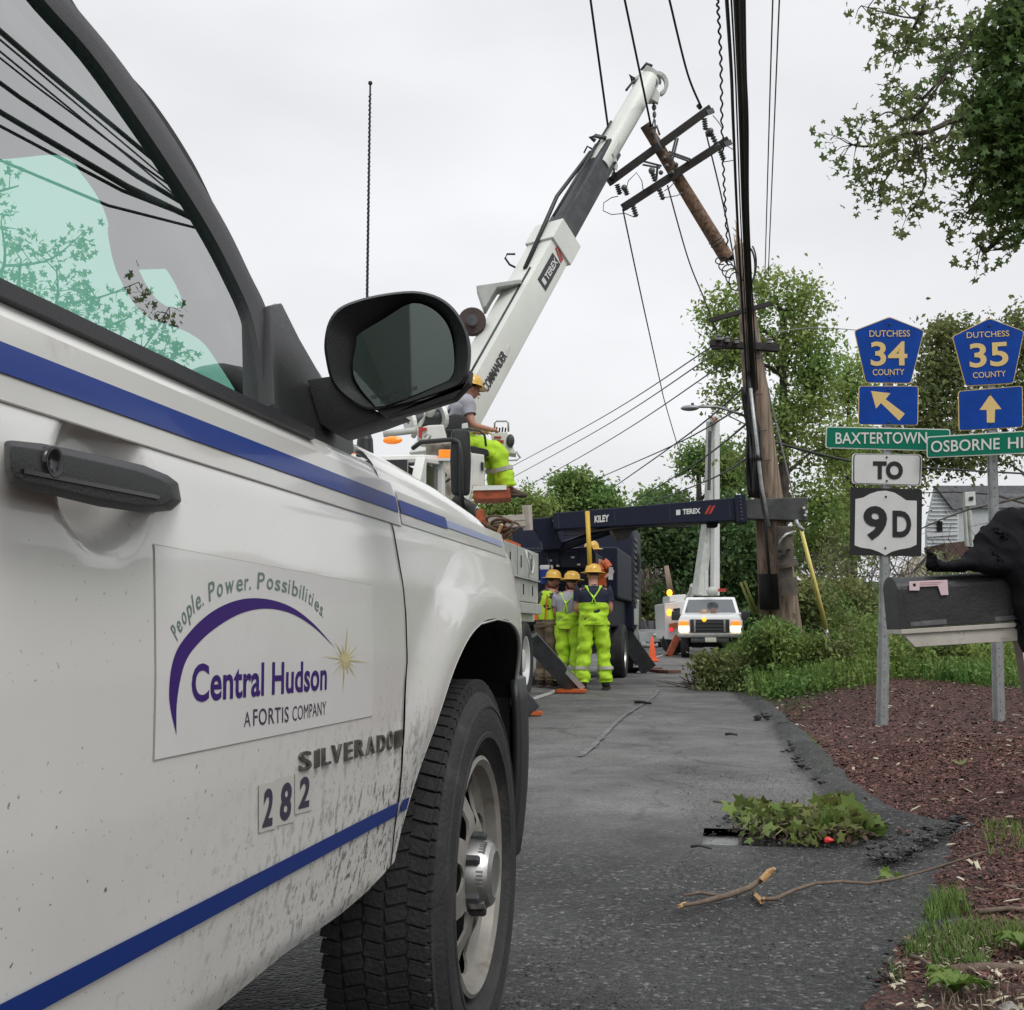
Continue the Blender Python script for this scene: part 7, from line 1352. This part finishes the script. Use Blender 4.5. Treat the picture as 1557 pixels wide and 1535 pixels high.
v, f = quadleaf(np.array(Cb), .08, ar=.45); tag(npmesh('brush_leaves', v, f, LM['g4'], None, kind='stuff'), 'wilting leaves of the cut branches spilling onto the road', 'leaves')
tag(sc2.build('brush_debris', M['bark'], None, kind='stuff', fix=False), 'broken twigs scattered where the brush lies on the road', 'twigs')
# ================================================================ HOUSE
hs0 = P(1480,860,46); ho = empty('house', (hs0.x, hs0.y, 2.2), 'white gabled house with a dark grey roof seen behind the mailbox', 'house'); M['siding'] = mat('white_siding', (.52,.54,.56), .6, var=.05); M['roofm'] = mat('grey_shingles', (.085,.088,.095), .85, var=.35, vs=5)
q0 = P(1410,860,46); gw = [(1408,870),(1408,800),(1421,740),(1449,773),(1458,774),(1458,870)]
gb = MB().prism([P(x, y, 46) for x, y in gw], HF*.12).build('gable_wall', M['siding'], ho)
for k in range(20):
    y = 746+k*6; xa = 1409 if y > 800 else 1421-(y-740)*.21; xb = min(1457, 1421+(y-740)*.85) if y < 774 else 1457; MB().beam(P(xa+1,y,45.96), P(xb,y,45.96), .03, .05).build('siding_board', M['siding'], gb)
MB().prism([P(1421,738,45.8), P(1450,774,45.8), P(1458,775,45.8), P(1458,772,45.8), P(1700,770,50), P(1700,738,52)], HF*.3).build('roof', M['roofm'], ho)
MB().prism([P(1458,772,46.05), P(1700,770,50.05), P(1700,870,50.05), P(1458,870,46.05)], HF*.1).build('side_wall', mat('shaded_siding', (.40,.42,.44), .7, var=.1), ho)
w_ = MB().prism([P(x, y, 45.9) for x, y in ((1425,792),(1433,792),(1433,808),(1425,808))], HF*.1).build('window', M['gloss'], ho); MB().beam(P(1424,791,45.85), P(1434,791,45.85), .06, .06).build('frame', M['siding'], w_)
MB().prism([P(x, y, 45.9) for x, y in ((1410,811),(1457,808),(1457,813),(1410,816))], HF*.2).build('porch_roof', M['siding'], ho)
nt2 = empty('notice_box', P(1476,762,30), 'pale meter box on a pole in front of the house', 'box'); polyD([(1467,748),(1483,747),(1484,768),(1468,770)], 30, .15).build('box', M['swhite'], nt2, bevel=.01); polyD([(1474,755),(1480,754.5),(1480,760),(1474,760.5)], 29.97, .02).build('dark_label', M['sblack'], nt2); MB().tube([P(1473,770,30.1), P(1478,830,30.1)], .06, 8).tube([P(1467,770,30.1), P(1470,830,30.1)], .05, 8).build('post', M['grey'], nt2)
sh_ = empty('shed', P(1420,880,32), 'small pale yellow shed with a brown roof seen over the mailbox', 'shed'); polyD([(1392,882),(1392,868),(1416,840),(1440,835),(1440,882)], 32, 1.5).build('wall', mat('cream_wall', (.50,.46,.36), .7), sh_); polyD([(1436,826),(1470,822),(1474,846),(1440,850)], 31.8, 1.6).build('brown_roof', mat('brown_roof', (.09,.05,.04), .8, var=.2), sh_); MB().beam(P(1390,868,31.9), P(1416,838,31.9), .06, .06).build('eave_board', M['dgrey'], sh_)
# ================================================================ FOREGROUND DEBRIS
# storm drain: recessed concrete frame with an iron grate
dr_ = empty('storm_drain', (cb.x, cb.y, -.05), 'iron storm drain grate in a concrete frame, half buried under leaves', 'drain'); M['conc'] = mat('wet_concrete', (.24,.25,.25), .45, var=.2, vs=12, bump=.2, bs=60); M['iron'] = mat('rusty_iron', (.06,.052,.048), .6, metal=.4, var=.4, vs=20)
a0 = PG(1090,1290,-.03); a1 = PG(1112,1256,-.03); e1 = PG(1258,1262,-.03); e0 = PG(1262,1292,-.03); c0_ = PG(1128,1256,-.03); c1_ = PG(1124,1291,-.03)
MB().box((cb.x-.02, cb.y, -.10), (.66,.54,.11)).build('concrete_frame', M['conc'], dr_, bevel=.004)
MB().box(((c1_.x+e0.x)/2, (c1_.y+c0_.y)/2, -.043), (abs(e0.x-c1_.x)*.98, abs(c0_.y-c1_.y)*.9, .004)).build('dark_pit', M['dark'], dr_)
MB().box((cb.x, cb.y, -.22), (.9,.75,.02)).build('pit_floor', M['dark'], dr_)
for s_, p, q in ((0, c1_, e0), (1, c0_, e1)): MB().beam(p+V((0,0,-.012)), q+V((0,0,-.012)), .03, .04).build('grate_rail', M['iron'], dr_)
for k in range(9): t0 = k/8; MB().beam(c1_.lerp(e0, t0)+V((0,0,-.02)), c0_.lerp(e1, t0)+V((0,0,-.02)), .014, .035).build('grate_bar', M['iron'], dr_)
MB().beam(c1_.lerp(c0_,.3)+V((0,0,-.02)), e0.lerp(e1,.3)+V((0,0,-.02)), .012, .03).beam(c1_.lerp(c0_,.65)+V((0,0,-.02)), e0.lerp(e1,.65)+V((0,0,-.02)), .012, .03).build('cross_bar', M['iron'], dr_, kind='stuff')
# leaf heap on the drain
def heap(cx_px, rx, ry, hz, n, m, sz, label, star=True, nm='leaf_heap'):
    c = PG(*cx_px); r = np.sqrt(RNG.random(n)); a = RNG.random(n)*6.283; X = c.x+rx*r*np.cos(a)*(1+.2*np.sin(a*3)); Y = c.y+ry*r*np.sin(a)*(1+.2*np.cos(a*4)); Z = .012+hz*(1-r)*RNG.random(n)*1.2; C = np.stack([X, Y, Z], 1)
    v, f = starleaf(C, sz, .1) if star else quadleaf(C, sz, ar=.5); v[:,2] = np.maximum(v[:,2], .004); return tag(npmesh(nm, v, f, LM[m], kind='stuff'), label, 'leaves')
def clumps(n, cs, spread, hz, m, sz, label, star=True, nm='leaf_heap'):
    out = []
    for k in range(n):
        x, y = random.choice(cs); c = PG(x+random.gauss(0, spread), y+random.gauss(0, spread*.22), .01); out.append((c.x+random.gauss(0,.02), c.y+random.gauss(0,.03), .012+hz*random.random()**1.6))
    C = np.array(out); v, f = starleaf(C, sz, .1) if star else quadleaf(C, sz, ar=.45, up=.1); v[:,2] = np.maximum(v[:,2], .004); return tag(npmesh(nm, v, f, LM[m], kind='stuff'), label, 'leaves')
CS = ((1150,1240),(1175,1252),(1200,1262),(1215,1244),(1240,1258),(1262,1242),(1285,1252),(1290,1276),(1310,1262),(1160,1268),(1230,1276),(1275,1230))
clumps(330, CS, 15, .06, 'dry', .045, 'yellow green wilted maple leaves piled loosely on the storm drain'); clumps(900, CS, 17, .05, 'mush', .040, 'brown rotten leaf mush among the fresh leaves on the drain', False, 'leaf_mush')
clumps(90, ((1270,1238),(1300,1250),(1322,1268),(1255,1262)), 13, .07, 'gr2', .056, 'fresh green maple leaves at the right end of the drain heap'); clumps(50, ((1140,1246),(1165,1240),(1190,1250)), 10, .07, 'gr2', .052, 'fresh green leaves at the left end of the drain heap')
heap((1245,1168), .12, .45, .03, 90, 'gr2', .022, 'small green weeds along the asphalt edge further up', False, 'weed_patch'); heap((1350,1338), .045, .06, .02, 7, 'gr2', .035, 'two green leaves still on the long twig')
M['twigm'] = mat('twig_bark', (.13,.095,.07), .8, var=.3, vs=40)
sm2 = MB()
for k in range(14):
    a = PG(1215+random.gauss(0,48), 1254+random.gauss(0,13), .03); a2 = random.uniform(0, 6.28); sm2.tube([a, a+V((math.cos(a2)*.05, math.sin(a2)*.05, .025)), a+V((math.cos(a2)*.12, math.sin(a2)*.10, .01))], [.003,.0025,.0015], 4)
tag(sm2.build('leaf_stems', mat('green_stem', (.22,.24,.09), .7, var=.3), None, kind='stuff', fix=False), 'thin green and brown stems tangled in the leaves on the drain', 'stems'); M['fresh'] = mat('fresh_split_wood', (.42,.26,.12), .6, var=.2, vs=60)
def gp(x, y, z=.02): return PG(x, y, z)
tg = empty('broken_branch', gp(1110,1365), 'short forked branch with an orange split end lying on the asphalt', 'branch')
MB().tube([gp(1034,1377), gp(1060,1373), gp(1088,1366), gp(1110,1360,.03), gp(1138,1350,.035), gp(1160,1336,.06)], [.006,.007,.009,.010,.010,.009], 7).tube([gp(1040,1361), gp(1065,1357), gp(1100,1362)], [.004,.006,.006], 6).tube([gp(1144,1352), gp(1150,1362), gp(1160,1367)], [.007,.008,.008], 6).build('stick', M['twigm'], tg, smooth=True)
MB().tube([gp(1158,1338,.06), gp(1170,1326,.085), gp(1178,1320,.10)], [.012,.013,.006], 6).tube([gp(1033,1378), gp(1042,1374)], [.007,.008], 5).tube([gp(1150,1362), gp(1158,1370), gp(1163,1366)], [.010,.009,.007], 5).build('split_wood', M['fresh'], tg)
tag(MB().tube([gp(1158,1367), gp(1180,1366), gp(1210,1352), gp(1240,1343,.03), gp(1280,1340,.03), gp(1320,1343), gp(1360,1336,.03), gp(1400,1326,.05), gp(1440,1314,.08), gp(1480,1300,.12), gp(1500,1294,.12)], [.007,.007,.006,.006,.006,.006,.005,.005,.005,.004,.003], 6).build('long_twig', M['twigm'], None, smooth=True), 'long thin twig curving from the broken branch onto the red mulch', 'twig')
MB_w = MB().ell(gp(1260,1277,.03), (.020,.012,.010), 10, 8); rw = MB_w.build('wrapper', mat('red_wrapper', (.6,.03,.03), .3, var=.3, vs=60), None, smooth=True)
for v in rw.data.vertices: v.co += V((1,1,1))*noise.noise(v.co*90)*.006
tag(rw, 'small crumpled red wrapper beside the drain grate', 'litter'); 
for i, (a, b_, r, lb4) in enumerate((((1440,1477),(1600,1474),.016,'thick pale stick at the lower right edge'), ((1488,1386),(1600,1384),.009,'brown twig on the mulch at the right edge'), ((1385,1453),(1428,1478),.006,'thin reddish twig in the lower right grass'), ((1335,1478),(1362,1492),.004,'short pale twig beside the lower right weeds'), ((1085,1218),(1145,1232),.006,'small dark twig just above the drain'), ((1050,1287),(1082,1290),.006,'dark bark piece left of the drain'), ((966,1067),(990,1069),.02,'black bark piece on the road near the workers'), ((1103,1116),(1121,1117),.012,'dark wood chip in the middle of the paler road'))):
    A, B = gp(*a, .03 if r > .004 else .02), gp(*b_, .03); tag(MB().tube([A, A.lerp(B,.4)+V((0,.01,.006)), B], [r,r*.9,r*.6], 6).build('twig', M['twigm'] if i < 5 else M['darkwood'], None, smooth=True), lb4, 'twig')
lf = MB(); c = gp(1458,1157,.14+.03); lf.add([c+RT*math.cos(a)*.045+V((0,1,0))*math.sin(a)*.05+V((0,0,.012*math.cos(a*2))) for a in np.linspace(0, 6.283, 14, endpoint=False)], [tuple(range(14))]); tag(lf.build('fallen_leaf', LM['gr2'], None, fix=False), 'single bright green leaf lying on the red mulch', 'leaf')
# weeds and grass, lower right
def gl_(reg, n, h, w, m, label, nm='grass'):
    poly = [gp(*q, .05) for q in reg]; x0 = min(p.x for p in poly); x1 = max(p.x for p in poly); y0 = min(p.y for p in poly); y1 = max(p.y for p in poly); pv_ = [(p.x, p.y) for p in poly]
    def inside(X, Y):
        r = np.zeros(len(X), bool); j = len(pv_)-1
        for i in range(len(pv_)): xi, yi = pv_[i]; xj, yj = pv_[j]; r ^= ((yi > Y) != (yj > Y)) & (X < (xj-xi)*(Y-yi)/(yj-yi+1e-9)+xi); j = i
        return r
    X = RNG.uniform(x0, x1, n); Y = RNG.uniform(y0, y1, n); k = inside(X, Y) & (vnoise(X, Y, 9, 40) > .42); X, Y = X[k], Y[k]; Z = np.maximum(hverge(X[:,None], Y[:,None])[:,0], 0); return grass(nm, np.stack([X, Y, Z], 1), h, w, m, label, .9)
gl_([(1360,1450),(1400,1400),(1460,1380),(1560,1400),(1640,1440),(1640,1470),(1540,1450),(1460,1470),(1400,1510),(1350,1490)], 5200, .045, .0016, 'gr', 'patch of fine green grass at the lower right edge of the asphalt')
gl_([(1420,1345),(1450,1340),(1480,1380),(1440,1400),(1400,1370)], 1200, .05, .0015, 'gr', 'small grass tuft above the lower right patch')
gl_([(1490,1240),(1640,1230),(1640,1310),(1500,1290)], 1600, .05, .0018, 'gr2', 'weeds on the mulch near the right edge')
gl_([(1180,1085),(1215,1060),(1300,1030),(1400,1022),(1400,1035),(1260,1060),(1200,1100)], 2600, .07, .004, 'gr', 'thin grass creeping from the bank along the mulch edge')
gl_([(1330,1470),(1400,1400),(1480,1380),(1640,1400),(1640,1560),(1320,1560)], 2600, .035, .0016, 'br', 'dry straw lying among the grass at the lower right corner', 'straw')
gl_([(1200,1120),(1262,1185),(1300,1215),(1270,1160),(1230,1110)], 1100, .035, .002, 'gr2', 'small weeds sprouting along the broken asphalt edge')
tag(chips(2200, (.35, 1.6, 2.3, 3.6), .010, 'wood_scraps', lm, .012), 'pale straw and gravel scraps in the lower right corner', 'litter')
def rosette(px, py, n, r, label):
    c = gp(px, py, .05); c.z = max(0, hat(c.x, c.y)); b = MB(); root = empty('weed_plant', c, label, 'weed')
    for k in range(n):
        a = k*2.4+random.random()*.5; L_ = r*random.uniform(.6,1.1); d = V((math.cos(a), math.sin(a), 0)); s_ = V((-d.y, d.x, 0)); rows = []
        for j in range(7): q = j/6; w_ = L_*.20*math.sin(min(1, q*1.15+.08)*math.pi)**.8; ct = c+d*L_*q+V((0,0,.035*math.sin(q*2.6)+.01+random.random()*.003)); rows.append([ct-s_*w_+V((0,0,.007+.004*(j % 2))), ct, ct+s_*w_+V((0,0,.007-.004*(j % 2)))])
        MB().grid(rows).build('leaf', LM['gr'] if k % 3 else LM['gr2'], root, smooth=True)
rosette(1452,1496,14,.085,'broad leaved weed rosette at the bottom right by the pavement'); rosette(1556,1440,9,.08,'leafy weed at the right edge above the thick stick'); rosette(1425,1480,8,.05,'small weed rosette left of the broad leaved one')
st2 = MB().ell(gp(1548,1540,.02), (.05,.04,.020), 24, 16).build('stone', mat('pale_stone', (.22,.21,.19), .85, var=.4, vs=30, bump=1, bs=60), None, smooth=True)
for v in st2.data.vertices: v.co += V((1,1,.6))*noise.noise(v.co*28)*.022; tag(st2, 'pale rounded stone cut off at the bottom right corner', 'stone')
